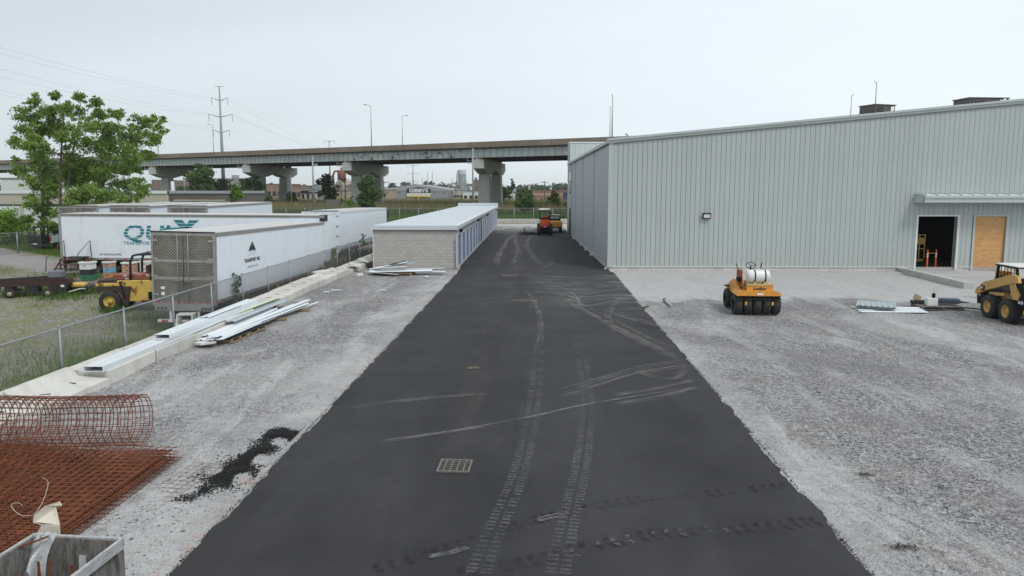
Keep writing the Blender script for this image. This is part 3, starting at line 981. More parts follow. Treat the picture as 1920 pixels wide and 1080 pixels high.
# ribbed sheets
PW = .305
k = 0
x = .16
while x < WLEN - .3:
    segs = [(.26, None)]
    xm = x + PW / 2
    if D1[0] - .1 < xm < D1[1] + .1 or D2[0] - .1 < xm < D2[1] + .1: segs = [(DH + .06, None)]
    for z0, _ in segs:
        g_, r_ = .007, .028
        e0, e1 = eave(x) - .02, eave(x + PW) - .02
        x0, x1 = x + g_, x + PW - g_
        xa = x1 - .055
        m_ = MB()
        prof_ = [(x0, .03), (x0 + .004, .002), (x1 - .03, .0), (x1 - .022, -.008), (x1 - .004, -.008), (x1, .03)]
        vs_ = [(u, v_, z0) for u, v_ in prof_] + [(u, v_, e0 + (e1 - e0) * (u - x0) / (x1 - x0)) for u, v_ in prof_]
        n_ = len(prof_)
        m_.add([(p[0] - x, p[1], p[2]) for p in vs_], [(i, i + 1, n_ + i + 1, n_ + i) for i in range(n_ - 1)])
        m_.build('wall_panel', panel_m, wh, loc=(x, 0, 0))
    x += PW
# trims: corner, foot, verge
MB().box(-.12, .16, -.035, .05, .2, eave(0)).build('corner_trim', trim_m, wh)
MB().box(-.035, -.005, -.03, .3, .2, eave(0)).build('corner_trim', seam_m, wh)
ft = MB()
for a, b_ in ((.165, D1[0] - .12), (D1[1] + .12, D2[0] - .12), (D2[1] + .12, WLEN)): ft.box(a, b_, -.05, .02, .225, .262)
ft.build('foot_trim', trim_w, wh)
vt = MB()
for (dy0, dy1, dz0, dz1) in ((-.12, .3, -.02, .13), (-.20, .34, .131, .27)):
    x0, x1 = -.2, WLEN
    vt.add([(x0, dy0, eave(x0) + dz0), (x1, dy0, eave(x1) + dz0), (x1, dy1, eave(x1) + dz0), (x0, dy1, eave(x0) + dz0),
            (x0, dy0, eave(x0) + dz1), (x1, dy0, eave(x1) + dz1), (x1, dy1, eave(x1) + dz1), (x0, dy1, eave(x0) + dz1)],
           [(0, 3, 2, 1), (4, 5, 6, 7), (0, 1, 5, 4), (1, 2, 6, 5), (2, 3, 7, 6), (3, 0, 4, 7)])
vt.build('verge_trim', trim_m, wh)
dr = MB()
dr.add([(.16, -.055, eave(.16) - .07), (WLEN, -.055, eave(WLEN) - .07), (WLEN, -.03, eave(WLEN) - .02), (.16, -.03, eave(.16) - .02), (.16, -.055, eave(.16) - .02), (WLEN, -.055, eave(WLEN) - .02)],
       [(0, 1, 5, 4), (4, 5, 2, 3)])
dr.build('drip_strip', seam_m, wh)
# roof sheet
WD = 38.2
rf = MB()
rf.add([(-.15, .3, eave(0) + .2), (WLEN, .3, eave(WLEN) + .2), (WLEN, WD, eave(WLEN) + .2), (-.15, WD, eave(0) + .2),
        (-.15, .3, eave(0) + .1), (WLEN, .3, eave(WLEN) + .1), (WLEN, WD, eave(WLEN) + .1), (-.15, WD, eave(0) + .1)],
       [(0, 1, 2, 3), (7, 6, 5, 4), (0, 3, 7, 4), (1, 5, 6, 2), (2, 6, 7, 3)])
rf.build('roof', trim_w, wh)
# side wall along the lane: five smooth bays between battens
MB().box(.02, .2, .3, WD, -.4, .2).build('foundation', block_con, wh)
MB().box(.02, .2, .3, WD, .21, eave(0) + .1).build('wall', seam_m, wh)
bays = [.3, 9.6, 19.0, 28.0, 33.0, WD]
for i in range(5):
    y0, y1 = bays[i], bays[i + 1]
    if i < 4:
        MB().box(-.03, .015, y0 + .07, y1 - .07, .22, eave(0) - .1).build('side_panel', side_m, wh)
    else:
        m_ = MB()
        m_.box(-.03, .015, y0 + .07, 34.2, .22, eave(0) - .1); m_.box(-.03, .015, 34.2, 36.9, 7.25, eave(0) - .1)
        m_.box(-.03, .015, 34.2, 36.9, 3.0, 4.7); m_.box(-.03, .015, 36.9, y1, .22, eave(0) - .1)
        m_.build('side_panel', side_m, wh)
    MB().box(-.075, .015, y0 - .06, y0 + .06, .21, eave(0) - .05).build('batten', side_m, wh)
wf = MB().box(-.05, .018, 34.2, 36.9, 4.7, 7.25).build('window', dark_steel, wh)
for zz in (4.82, 6.05):
    for yy in (34.35, 35.6):
        MB().box(-.058, -.045, yy, yy + 1.15, zz, zz + 1.1).build('pane', glass_d, wf)
dd_ = MB().box(-.05, .018, 34.2, 36.9, .05, 3.0).build('side_door', dark_steel, wh)
MB().box(-.09, -.05, 36.5, 36.6, 1.0, 1.25).build('handle', galv, dd_)
# eave gutter down the lane side with little outlets at the foot
gt = MB().box(-.24, -.05, .3, WD, eave(0) - .04, eave(0) + .14)
gt.build('gutter', trim_m, wh)
for yy in (.15, 9.6, 14.3, 19.2, 28.):
    MB().tube([(-.07, yy, .3), (-.10, yy, .16), (-.2, yy - .02, .1), (-.3, yy - .03, .09)], .055, 8).build('drain_elbow', white_pl, wh)
# floodlight on the facade
fl_ = MB().bbox((0, -.12, 0), (.52, .14, .36), .02, rx=R(10)).build('floodlight', black, wh, loc=(6.05, -.03, 3.47))
MB().cbox((0, -.205, -.01), (.4, .02, .22), rx=R(10)).build('lens', cream, fl_)
# canopy over the two openings
cn = MB()
cx0, cx1 = 19.02, 27.9
cn.add([(cx0, -.02, 4.88), (cx1, -.02, 4.88), (cx1, -1.05, 4.79), (cx0, -1.05, 4.79), (cx0, -.02, 4.82), (cx1, -.02, 4.82), (cx1, -1.05, 4.73), (cx0, -1.05, 4.73)],
       [(0, 1, 2, 3), (7, 6, 5, 4), (0, 3, 7, 4), (1, 5, 6, 2), (2, 6, 7, 3), (0, 4, 5, 1)])
canopy = cn.build('canopy', trim_w, wh)
MB().box(cx0, cx1, -1.14, -1.052, 4.32, 4.74).build('fascia', trim_m, canopy)
MB().box(cx0 + .02, cx1, -1.2, -1.145, 4.6, 4.72).build('gutter', trim_m, canopy)
MB().add([(cx0, -.02, 4.3), (cx0, -1.05, 4.3), (cx0, -1.05, 4.72), (cx0, -.02, 4.795)], [(0, 1, 2, 3)]).add([(cx0 - .04, -.02, 4.3), (cx0 - .04, -1.05, 4.3), (cx0 - .04, -1.05, 4.72), (cx0 - .04, -.02, 4.795)], [(3, 2, 1, 0)]).build('end_panel', trim_m, canopy)
MB().box(cx0 + .02, cx1, -1.05, -.03, 4.26, 4.29).build('soffit', mat('soffit', (.30, .34, .335, 1), .6), canopy)
x = cx0 + .1
while x < cx1:
    MB().add([(x, -.03, 4.89), (x + .05, -.03, 4.89), (x + .05, -1.1, 4.795), (x, -1.1, 4.795), (x, -.03, 4.94), (x + .05, -.03, 4.94), (x + .05, -1.1, 4.85), (x, -1.1, 4.85)],
             [(0, 3, 2, 1), (4, 5, 6, 7), (0, 1, 5, 4), (1, 2, 6, 5), (2, 3, 7, 6), (3, 0, 4, 7)]).build('standing_seam', trim_m, canopy)
    x += .72
# door surrounds
for a, b_ in (D1, D2):
    s_ = MB()
    s_.box(a - .12, a, -.05, .3, .03, DH + .1); s_.box(b_, b_ + .12, -.05, .3, .03, DH + .1); s_.box(a, b_, -.05, .3, DH, DH + .1)
    s_.build('door_frame', trim_w if a < 20 else trim_m, wh)
MB().box(D1[0] - .1, D1[1] + .1, -.08, .3, .0, .06).build('threshold', concrete, wh)
# dark room behind the open doorway
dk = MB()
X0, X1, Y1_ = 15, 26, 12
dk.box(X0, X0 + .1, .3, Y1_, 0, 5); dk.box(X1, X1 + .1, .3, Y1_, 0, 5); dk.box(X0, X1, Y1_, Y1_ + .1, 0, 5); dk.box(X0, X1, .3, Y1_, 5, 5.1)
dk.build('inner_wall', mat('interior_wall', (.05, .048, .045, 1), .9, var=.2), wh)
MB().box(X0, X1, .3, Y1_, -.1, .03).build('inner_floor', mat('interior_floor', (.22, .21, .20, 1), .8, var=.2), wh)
for z0, z1 in ((.03, 1.32), (1.325, 1.98), (1.985, DH - .005)):
    MB().box(D2[0] + .005, D2[1] - .005, .1, .13, z0, z1).build('plywood_sheet', plywood, wh)
# taller block at the rear of the building
rb = empty('rear_block', (4.25, 82.6, 0), WR, 'taller pale ribbed building block rising behind the low warehouse roof', 'building')
MB().box(0, 30, .04, 3, -.4, 10.55).build('wall', seam_m, rb)
x = 0
while x < 12.4:
    MB().box(x + .015, x + .60, -.01, .04, 8.2, 10.5).build('wall_panel', trim_m, rb)
    x += .61
MB().box(12.5, 30, -.01, .04, 8.2, 10.5).build('wall_panel', trim_m, rb)
MB().box(-.05, 30.05, -.06, 3.05, 10.551, 10.68).build('coping', trim_w, rb)
MB().box(-.04, 0, .1, 3, 0.2, 10.5).build('wall_panel', side_m, rb)
# interior things seen through the doorway
M_ = wh.matrix_basis.copy()
def WH(x, y, z=0): return Matrix.Translation((4.83, 44.06, 0)) @ Matrix.Rotation(WR, 4, 'Z') @ Vector((x, y, z))
for i, xx in enumerate((20.5, 21.2)):
    bo = empty('delineator_post', WH(xx, .75 + .25 * i), 0, ['orange delineator post in the open doorway, the one nearer the dark shelf', 'orange delineator post in the open doorway, the one nearer the plywood'][i], 'delineator post', 'orange posts in the doorway')
    MB().lathe([(0, .03), (.2, .03), (.2, .07), (.07, .12), (.0, .12)], n=16).build('base', rubber, bo)
    MB().lathe([(.058, .1), (.052, .95), (.035, .98), (.035, 1.03), (.05, 1.04), (.04, 1.1), (0, 1.12)], n=14).build('post', orange_pl, bo)
    bo.scale = (1.1, 1.1, 1.16)
    MB().lathe([(.058, .80), (.057, .90)], n=14).build('reflective_band', white_ink, bo)
    MB().lathe([(.057, .62 + .07), (.0565, .75)], n=14).build('reflective_band', white_ink, bo)
pA, pB = WH(20.5, .75, 1.16), WH(21.2, 1.0, 1.16)
tag(MB().tube([pA.lerp(pB, s) - Vector((0, 0, .5 * s * (1 - s) + (.1 if s > .9 else 0))) for s in np.linspace(0, 1, 12)], .014, 5).build('barrier_chain', yellow_pl), 'yellow chain slung between the two orange doorway posts', 'chain')
ly = empty('scissor_lift', WH(20.3, 2.6), 0, 'yellow work platform standing inside the dark doorway', 'work platform')
for z_, h_ in ((.3, .35), (1.3, .9)): MB().bbox((.3, 0, z_ + h_ / 2), (.8, 1.2, h_ * .5)).build('body' if z_ < 1 else 'basket', cat_yellow, ly)
fr = MB()
for zz in (1.25, 1.75, 2.15): fr.bar((0, -.6, zz), (.7, -.6, zz), .05)
for xx in (0, .35, .7): fr.bar((xx, -.6, .6), (xx, -.6, 2.2), .06)
fr.build('guard_rail', cat_yellow, ly)
MB().lathe([(0, -.1), (.16, -.1), (.16, .1), (0, .1)], (.25, -.6, .19), 'y', 12).build('wheel', rubber, ly)
# white jugs at the plywood door
for i, (dx, dz) in enumerate(((0, 0), (.26, 0))):
    j = empty('plastic_jug', WH(24.25 + dx, -.45, .04), R(20 * i), ['white plastic jug at the foot of the plywood door, nearer the middle', 'white plastic jug beside the door jamb, next to another jug'][i], 'jug', 'white jugs by the plywood door')
    MB().bbox((0, 0, .15), (.2, .16, .28), .03).build('body', white_pl, j)
    MB().lathe([(.05, .28), (.035, .36), (0, .37)], n=10).build('cap', white_pl, j)
    MB().tube([(.02, 0, .3), (.09, 0, .34), (.1, 0, .25)], .013, 6).build('handle', white_pl, j)
# ramp kerb of cast concrete from the wall out into the lot
pa, pb = G(1700, 512, .05), G(1816, 540, .05)
dd_ = pb - pa
kb = empty('concrete_beam', (pa.x, pa.y, 0), math.atan2(dd_.y, dd_.x), 'long low concrete beam angling out from the warehouse doors', 'concrete beam')
MB().bbox((dd_.length / 2, 0, .16), (dd_.length, .5, .36), .02).build('beam', concrete, kb)
sm_ = MB(); sm_.bbox((-1.2, .4, .12), (2.0, .5, .2), .02).build('kerb_piece', concrete, kb)
# roof units
def hvac(px, py, Y, sx, sy, sz, label, rz):
    p = Q(px, py, Y)
    h = empty('rooftop_unit', (p.x, p.y, p.z), rz, label, 'rooftop unit', 'rooftop units on the warehouse')
    brn = MATS.get('unit_brown') or mat('unit_brown', (.075, .065, .06, 1), .6, var=.15, scale=3)
    MB().bbox((0, 0, sz / 2), (sx, sy, sz), .03).build('housing', brn, h)
    MB().box(-sx / 2 - .05, sx / 2 + .05, -sy / 2 - .05, sy / 2 + .05, sz, sz + .06).build('top_cover', brn, h)
    for i in range(4):
        MB().box(-sx / 2 + .15 + i * sx * .09, -sx / 2 + .22 + i * sx * .09, -sy / 2 - .03, -sy / 2 - .004, .1, sz - .12).build('louvre', dark_steel, h)
    MB().box(sx * .28, sx * .36, -sy / 2 - .02, -sy / 2 - .004, .1, sz - .1).build('label_plate', white_ink, h)
    MB().box(sx * .36, sx * .44, -sy / 2 - .02, -sy / 2 - .004, .25, .55).build('label_plate', white_ink, h)
    MB().box(-sx / 2 - .2, sx / 2 + .2, -sy / 2 - .2, sy / 2 + .2, -1.3, 0).build('kerb', galv, h)
hvac(1644, 215, 54, 1.9, 1.5, .62, 'brown rooftop unit with white stickers, the narrower one lower on the roof', R(20))
hvac(1838, 200, 51, 2.9, 1.6, .48, 'wide brown rooftop unit high on the roof near the frame edge', R(6))
p = Q(1200, 258, 60)
v_ = empty('roof_vent', (p.x, p.y, p.z), 0, 'small dark vent poking above the warehouse verge near its low corner', 'roof vent')
MB().box(-.6, .7, -.3, .3, -.5, .14).build('vent_box', dark_steel, v_)
MB().tube([(-1.1, 0, -.3), (-1.05, 0, .2), (-1.25, 0, .32)], .05, 6).build('pipe', dark_steel, v_)

# ------------------------------------------------------------------ storage units
su = empty('storage_building', (-4.95, 44.66, 0), R(.27), 'low block-built storage building with a white roof and a row of blue roller doors', 'storage building')
SW, SLN, SH = 5.45, 54.6, 2.62
MB().box(-SW + .03, -.03, .05, SLN, -.4, SH).build('wall', mortar, su)
MB().box(-SW, 0, -.04, SLN, -.5, -.04).build('foundation', concrete, su)
bk = MB().box(0, .392, .0, .06, 0, .195).build('concrete_block', cmu, su, loc=(-SW + .02, .0, 0), bevel=.004)
bh_ = MB().box(0, .192, .0, .06, 0, .195).build('concrete_block', cmu, su, loc=(-SW + .02, .0, .203), bevel=.004)
nc = 12
for r_ in range(nc):
    xx = -SW + .02 if r_ % 2 == 0 else -SW + .02 + .2
    if r_ % 2 and r_ != 1: link('concrete_block', bh_.data, su, loc=(-SW + .02, .0, r_ * .203))
    first = (r_ == 0)
    while xx < -.2:
        if not first and xx + .39 < .0: link('concrete_block', bk.data, su, loc=(xx, random.uniform(-.003, .003), r_ * .203))
        first = False
        xx += .4
    if xx - .4 + .39 >= 0 or xx < 0:
        link('concrete_block', bh_.data, su, loc=(-.21, .0, r_ * .203))
MB().box(-SW - .02, -SW + .02, -.03, .1, 0, SH - .1).build('corner_trim', trim_w, su)
MB().box(-SW - .02, -SW + .0, .1, SLN, -.3, SH - .1).build('side_wall', cmu, su)
# roof with fascia, raised end and an eave gutter
MB().box(-SW - .12, .10, -.13, SLN, SH, SH + .16).build('roof', roof_m, su, bevel=.015)
MB().box(-SW - .16, .16, -.17, -.132, SH - .08, SH + .19).build('fascia', roof_m, su)
MB().box(.102, .2, -.17, SLN, SH - .02, SH + .13).build('gutter', roof_m, su)
MB().box(-.14, .16, -.1, SLN - .2, SH + .161, SH + .21).build('roof_edge_fold', trim_w, su)
MB().box(-SW - .14, .14, SLN, SLN + .3, SH - .1, SH + .62).build('end_upstand', roof_m, su)
for k in range(1, 10):
    MB().box(-SW - .1, .0, k * 5.4 - .03, k * 5.4 + .03, SH + .161, SH + .168).build('roof_seam', roof_m, su)
# doors
nd = 18
pitch = (SLN - .5) / nd
pil = mat('pilaster', (.52, .53, .56, 1), .7, var=.04)
MB().box(-.03, .035, .0, SLN, SH - .5, SH - .02).build('lintel', pil, su)
MB().box(-.03, .06, .0, SLN, -.3, .1).build('sill', concrete, su)
dproto = None
for i in range(nd):
    y0 = .25 + i * pitch
    if i in (6,):
        MB().box(-.03, .035, y0 + .1, y0 + .1 + .25, .1, SH - .5).build('pilaster', pil, su)
    MB().box(-.03, .035, y0 - .45, y0 + .45, .1, SH - .5).build('pilaster', pil, su)
    d = empty('roller_door', (0, y0 + .45, .1)); d.parent = su
    if dproto is None:
        n_ = 26
        hgt = SH - .6
        a = MB()
        for k in range(n_):
            z0 = k * hgt / n_
            a.prism([(-.025, z0), (-.025, z0 + hgt / n_), (-.022, z0 + hgt / n_), (.004, z0 + hgt / n_ * .75), (.004, z0 + hgt / n_ * .3), (-.022, z0)], 'y', .0, pitch - .9)
        cu_ = a.build('curtain', blue_m, d)
        ja = MB().box(-.02, .03, pitch - .93, pitch - .9, 0, hgt).build('jamb', trim_w, d)
        hn = MB().box(.005, .04, .8, 1.0, .75, .82).build('handle', galv, d)
        dproto = (cu_, ja, hn)
    else:
        for q in dproto:
            cc_ = q.copy(); COL.objects.link(cc_); cc_.parent = d
MB().box(-.03, .035, SLN - .3, SLN, .1, SH - .5).build('pilaster', pil, su)
MB().tube([(.08, 7 * pitch + .2, SH - .1), (.08, 7 * pitch + .2, .15)], .04, 8).build('downspout', black, su)
for yy in (1.6, 17.4, 31., 50.):
    lm = MB().bbox((.12, yy, SH - .2), (.22, .34, .2), .03, ry=R(25)).build('wall_light', black, su)
    MB().tube([(.0, yy, SH - .3), (.1, yy, SH - .3)], .04, 6).build('bracket', black, lm)

# ------------------------------------------------------------------ retaining wall of barrier blocks
y = 8.0
i = 0
while y < 55:
    ln_ = 2.35 + random.uniform(-.08, .08)
    far_part = y > 40.5
    zt = .40 + random.uniform(-.02, .02) - (.12 if far_part else 0)
    o = empty('barrier_block', (-11.07 + random.uniform(-.03, .03), y, zt), R(random.uniform(-.6, .6)), None, 'concrete block', 'concrete barrier blocks edging the lot')
    a = MB()
    if y < 17:      # lower stretch: a lip at the back and a sloping face
        pf = [(-1.15, -1.1), (-1.15, .12), (-1.0, .12), (-.82, -.10), (0, -.16), (0, -1.1)]
    else:
        pf = [(-1.12, -1.1), (-1.12, .05), (-.96, .05), (-.92, .0), (-.02, .0), (0, -.03), (0, -1.1)]
    a.prism(pf, 'y', 0.06, ln_ - .0)
    a.build('block', block_con, o, bevel=.012)
    if not far_part:
        for q in (.3, .72):
            MB().cbox((-.55, ln_ * q, .004 if y >= 17 else -.12), (.24, .05, .014), rz=R(30 if q < .5 else -20)).build('lifting_slot', dark_steel, o)
    o['label'] = 'pale concrete wall block, ' + (
        'tan one nearest the camera' if i == 0 else 'just before the white duct begins' if i == 1 else
        'the one with its back lip broken low, by the near post' if i == 2 else
        ['under the near white duct', 'beside the near white duct end', 'under the mouth of the stacked ducts', 'under the stacked ducts midway', 'behind the white panel pile', 'behind the far end of the panel pile', 'just past the panel pile', 'second past the panel pile', 'third past the panel pile', 'with bare gravel before it, near its end', 'last high one before the step'][min(i - 3, 10)] if i < 14 else
        ['first low one past the step', 'second low one past the step, with rubble', 'low one by the storage wall corner', 'low one alongside the storage wall', 'far low one alongside the storage wall', 'second farthest behind the storage wall', 'farthest one behind the storage wall'][min(i - 14, 6)])
    i += 1
    y += ln_
# broken slabs near the far end
for i, (px, py, sx, sy, r_, ti) in enumerate(((665, 497, .7, 1.3, 20, 12), (690, 487, .8, 1.5, -12, 14), (704, 478, .5, .9, 30, -8), (600, 510, .45, 1.2, -20, 3), (645, 503, .2, .3, 0, 20))):
    p = G(px, py, .45)
    tag(MB().cbox((0, 0, 0), (sx, sy, .12), rz=R(r_), ry=R(ti)).build('broken_slab', block_con, None, loc=p, bevel=.015),
        ['tilted broken slab leaning over the weeds behind the low wall', 'largest tilted broken slab by the storage corner', 'small broken slab against the storage building side', 'thin flat slab lying along the back of the high wall', 'little broken lump on the end of the high wall'][i], 'concrete slab')


# white rectangular ducts lying on the wall
def duct(name, y0, y1, x, z, wd, h, label, m=sheet_w, rz=0.):
    o = empty(name, (x, y0, z), rz, label, 'metal channel', 'white metal channels on the wall')
    l_ = y1 - y0
    a = MB()
    th = .012
    a.box(-wd / 2, wd / 2, 0, l_, h - th, h)
    a.box(-wd / 2, wd / 2, 0, l_, 0, th)
    a.box(-wd / 2, -wd / 2 + th, 0, l_, th, h - th); a.box(wd / 2 - th, wd / 2, 0, l_, th, h - th)
    a.build('shell', m, o)
    s_ = MB()
    for q in (-.32, .3): s_.box(wd * q - .02, wd * q + .02, .02, l_ - .02, h + .0005, h + .018)
    s_.build('rib', m, o)
    MB().box(-wd / 2 + th, wd / 2 - th, .35, .36, th, h - th).build('mouth_shade', black, o)  # black sheet set inside the open mouth to stand for its shade
    return o


duct('metal_channel', 17.2, 20.4, -11.38, .41, .52, .15, 'single white box channel lying on the wall nearest the camera')
duct('metal_channel', 20.35, 27.6, -11.36, .42, .44, .14, 'lower of the two white box channels stacked on the wall')
duct('metal_channel', 20.5, 27.4, -11.34, .565, .46, .14, 'upper of the two white box channels stacked on the wall', rz=R(.3))


# ------------------------------------------------------------------ pallets and panel piles
def pallet(loc, rz, label, sx=1.0, sy=1.2, tone=wood):
    o = empty('pallet', loc, rz, label, 'pallet')
    for i in range(7):
        x_ = -sx / 2 + sx * (i + .5) / 7
        MB().cbox((x_, 0, .13), (sx / 7 * .72, sy, .02)).build('deck_board', tone, o)
    for yy in (-sy / 2 + .05, 0, sy / 2 - .05):
        MB().cbox((0, yy, .075), (sx, .08, .09)).build('stringer', tone, o)
    for x_ in (-sx / 2 + .06, 0, sx / 2 - .06):
        MB().cbox((x_, 0, .015), (.1, sy, .02)).build('bottom_board', tone, o)
    return o


def ribbed_panel(loc, rot, sx, sy, m, label, cat='metal sheet', group=None, ribs=3, hh=.03, name='cladding_sheet'):
    """a profiled sheet sx wide, sy long"""
    pf = []
    n_ = ribs
    for i in range(n_):
        u0 = -sx / 2 + sx * i / n_
        wv_ = sx / n_
        pf += [(u0, 0), (u0 + wv_ * .55, 0), (u0 + wv_ * .65, hh), (u0 + wv_ * .85, hh), (u0 + wv_ * .95, 0)]
    pf.append((sx / 2, 0))
    n_ = len(pf)
    vs_ = [(u, 0, z_) for u, z_ in pf] + [(u, sy, z_) for u, z_ in pf] + [(u, 0, z_ - .012) for u, z_ in pf] + [(u, sy, z_ - .012) for u, z_ in pf]
    fs_ = [(i, i + 1, n_ + i + 1, n_ + i) for i in range(n_ - 1)] + [(2 * n_ + i + 1, 2 * n_ + i, 3 * n_ + i, 3 * n_ + i + 1) for i in range(n_ - 1)]
    fs_ += [(i + 1, i, 2 * n_ + i, 2 * n_ + i + 1) for i in range(n_ - 1)] + [(n_ + i, n_ + i + 1, 3 * n_ + i + 1, 3 * n_ + i) for i in range(n_ - 1)]
    o = MB().add(vs_, fs_).build(name, m, None, loc=loc, rot=rot)
    return tag(o, label, cat, group)


PA = R(-4)
pallet((-10.42, 23.0, 0.02), R(-4), 'wooden pallet under the near end of the white panel pile', .9, 1.25)
pallet((-10.33, 24.35, 0.02), R(-5), 'wooden pallet under the middle of the white panel pile', .9, 1.25)
tag(MB().cbox((0, 0, .12), (.62, .1, .09)).build('timber_bearer', wood, None, loc=(-9.98, 26.5, -.05), rot=R(8)), 'short timber bearer poking out under the white strips', 'timber', 'timber bearers under the strips')
tag(MB().cbox((0, 0, .1), (.6, .1, .08)).build('timber_bearer', wood, None, loc=(-9.75, 28.7, -.05), rot=R(-6)), 'farther short timber bearer under the ends of the long white strips', 'timber', 'timber bearers under the strips')
GP = 'white metal sheets in the near pile'
spec = [(-10.72, 22.05, .17, -2, .75, 5.0, sheet_w, 3, 'broad white sheet at the bottom of the near pile'),
        (-10.45, 22.2, .185, -4, .5, 4.0, sheet_g, 3, 'grey-white sheet over the near pallet edge'),
        (-10.85, 22.5, .23, -1, .5, 5.4, sheet_w, 2, 'white sheet on the wall side of the near pile'),
        (-10.62, 22.0, .25, -4, .32, 6.9, sheet_w, 2, 'long white sheet down the middle of the near pile'),
        (-10.45, 21.95, .30, -4.6, .22, 7.6, sheet_w, 2, 'narrow long white strip on top of the near pile'),
        (-10.34, 22.2, .27, -5, .20, 7.0, sheet_w, 1, 'narrow long white strip reaching over the gravel'),
        (-10.22, 21.9, .23, -3, .2, 2.9, sheet_w, 2, 'short white sheet along the outer edge of the near pile'),
        (-10.55, 21.85, .215, -2, .22, 3.3, sheet_w, 1, 'white folded strip with a ragged near end on the pile'),
        (-10.95, 24.3, .36, -1.5, .42, 5.0, sheet_g, 1, 'wide grey-blue sheet resting against the wall blocks'),
        (-11.25, 25.0, .46, -2, .22, 4.6, sheet_y, 1, 'pale green-faced sheet propped along the wall'),
        (-11.32, 23.2, .72, -1, .36, 2.6, sheet_w, 1, 'white sheet lying on the stacked channels')]
for (x, y, z, r_, wd, ln_, m, rb_, lab) in spec:
    ribbed_panel((x, y, z + .02), (R(random.uniform(-.3, .2)), R(random.uniform(-2, 2)), R(r_)), wd, ln_, m, lab, 'metal sheet', group=GP, ribs=rb_, name='cladding_sheet')
tag(MB().cbox((0, 2.9, 0), (.10, 5.8, .04)).build('metal_flashing', sheet_w, None, loc=(-10.18, 24.6, .25), rot=(R(-1.4), 0, R(-5.5))), 'lone long white strip splayed out furthest over the gravel', 'metal strip')
tag(MB().cbox((0, 2.6, 0), (.08, 5.2, .05)).build('metal_flashing', sheet_w, None, loc=(-10.35, 24.9, .3), rot=(R(-.4), 0, R(-5))), 'thin white strip beside the splayed lone one', 'metal strip')
tag(MB().box(-.42, .36, 0, 2.7, 0, .04).build('black_board', black, None, loc=(-10.4, 22.3, .155), rot=R(-4.5)), 'black sheet lying between the pallets and white sheets', 'board')
tag(MB().add([(.0, 0, 0), (.3, -.15, 0), (.6, -.05, .02), (.65, .2, 0), (.25, .3, 0), (.05, .2, 0), (.0, 0, .06), (.3, -.15, .06), (.6, -.05, .08), (.65, .2, .06), (.25, .3, .06), (.05, .2, .06)],
              [(5, 4, 3, 2, 1, 0), (6, 7, 8, 9, 10, 11)] + [(i, (i + 1) % 6, 6 + (i + 1) % 6, 6 + i) for i in range(6)]).build('flat_stone', block_con, None, loc=(-11.0, 21.75, .12)), 'flat pale stone slab poking from under the near sheet pile', 'stone slab')

# second pile by the storage building
p = G(735, 516)
pallet((-8.45, 41.6, 0.0), R(86), 'wooden pallet under the scrap sheet pile beside the storage wall', 1.1, 2.4)
GS = 'scrap metal strips by the storage wall'
sp_ = [(-9.9, 41.3, .22, -88, .5, 3.8, sheet_w, 'long white strip along the bottom of the scrap pile', 1, 2),
       (-9.6, 41.7, .26, -86, .4, 4.2, sheet_w, 'white strip reaching far along the storage wall', 1, 1),
       (-9.7, 41.9, .32, -93, .35, 2.6, sheet_g, 'grey strip across the middle of the scrap pile', 8, 2),
       (-9.9, 41.5, .34, -80, .3, 2.3, sheet_w, 'short white strip tilted on the scrap pile', 10, 1),
       (-9.4, 42.2, .36, -96, .3, 2.2, sheet_g, 'grey channel strip heaped at the back of the scrap pile', 9, 1),
       (-10.1, 41.2, .20, -99, .3, 2.1, sheet_g, 'grey strip sloping down to the gravel at the pile end', -4, 1),
       (-9.5, 41.2, .40, -84, .25, 1.9, sheet_w, 'topmost white strip of the scrap pile', 3, 1),
       (-9.2, 41.8, .45, -104, .2, 1.6, dark_steel, 'dark angled strip sticking up from the scrap pile', 14, 1),
       (-7.9, 41.5, .2, -90, .35, 2.6, sheet_w, 'white strip overhanging the pallet towards the asphalt', 0, 2)]
for (x, y, z, r_, wd, ln_, m, lab, ti, rb_) in sp_:
    ribbed_panel((x, y, z), (R(ti), R(random.uniform(-8, 8)), R(r_)), wd, ln_, m, lab, 'metal strip', GS, rb_, name='metal_flashing')
tag(MB().bbox((0, 0, .06), (.35, .2, .14), .02, rz=.4).build('white_bag', white_pl, None, loc=G(675, 517, .0)), 'little white scrap block at the end of the scrap pile', 'scrap')
for i, (px, py, s_) in enumerate(((630, 545, .5), (612, 548, .35), (800, 520, .5), (718, 545, .3))):
    p = G(px, py, .02)
    tag(MB().cbox((0, 0, .03), (s_, s_ * .4, .02), rz=i).build('scrap_offcut', sheet_w, None, loc=p, bevel=.005),
        ['white offcut on the gravel near the wall step', 'smaller white offcut on the gravel near the wall step', 'white offcut in front of the scrap pile by the asphalt', 'pale offcut lying in the sandy gravel patch'][i], 'offcut')

# right lot: sheets on the ground, pallet of tools
GR_ = 'sheets lying on the right lot'
pR = G(1665, 583)
for i in range(4):
    ribbed_panel((pR.x - 1.35 + .06 * i, pR.y + .38 * i - .35, .03 + .006 * i), (0, 0, R(-90 - 1.5 * i)), .3, 2.75, sheet_w, ['nearest of the white strips under the grey profiled sheet', 'second nearest white strip under the grey profiled sheet', 'third white strip under the grey profiled sheet', 'farthest white strip under the grey profiled sheet'][i], 'metal strip', GR_, 1, name='metal_flashing')
ribbed_panel((pR.x - .6, pR.y - .15, .14), (R(1), 0, R(-28)), 1.5, 1.35, sheet_g, 'grey profiled roofing sheets piled on the white strips', 'metal sheet', GR_, 7, .035)
ribbed_panel((pR.x - .58, pR.y - .12, .20), (R(1), 0, R(-27)), 1.5, 1.35, sheet_g, 'top grey profiled roofing sheet with wavy edge', 'metal sheet', GR_, 7, .035)
pT = G(1757, 578)
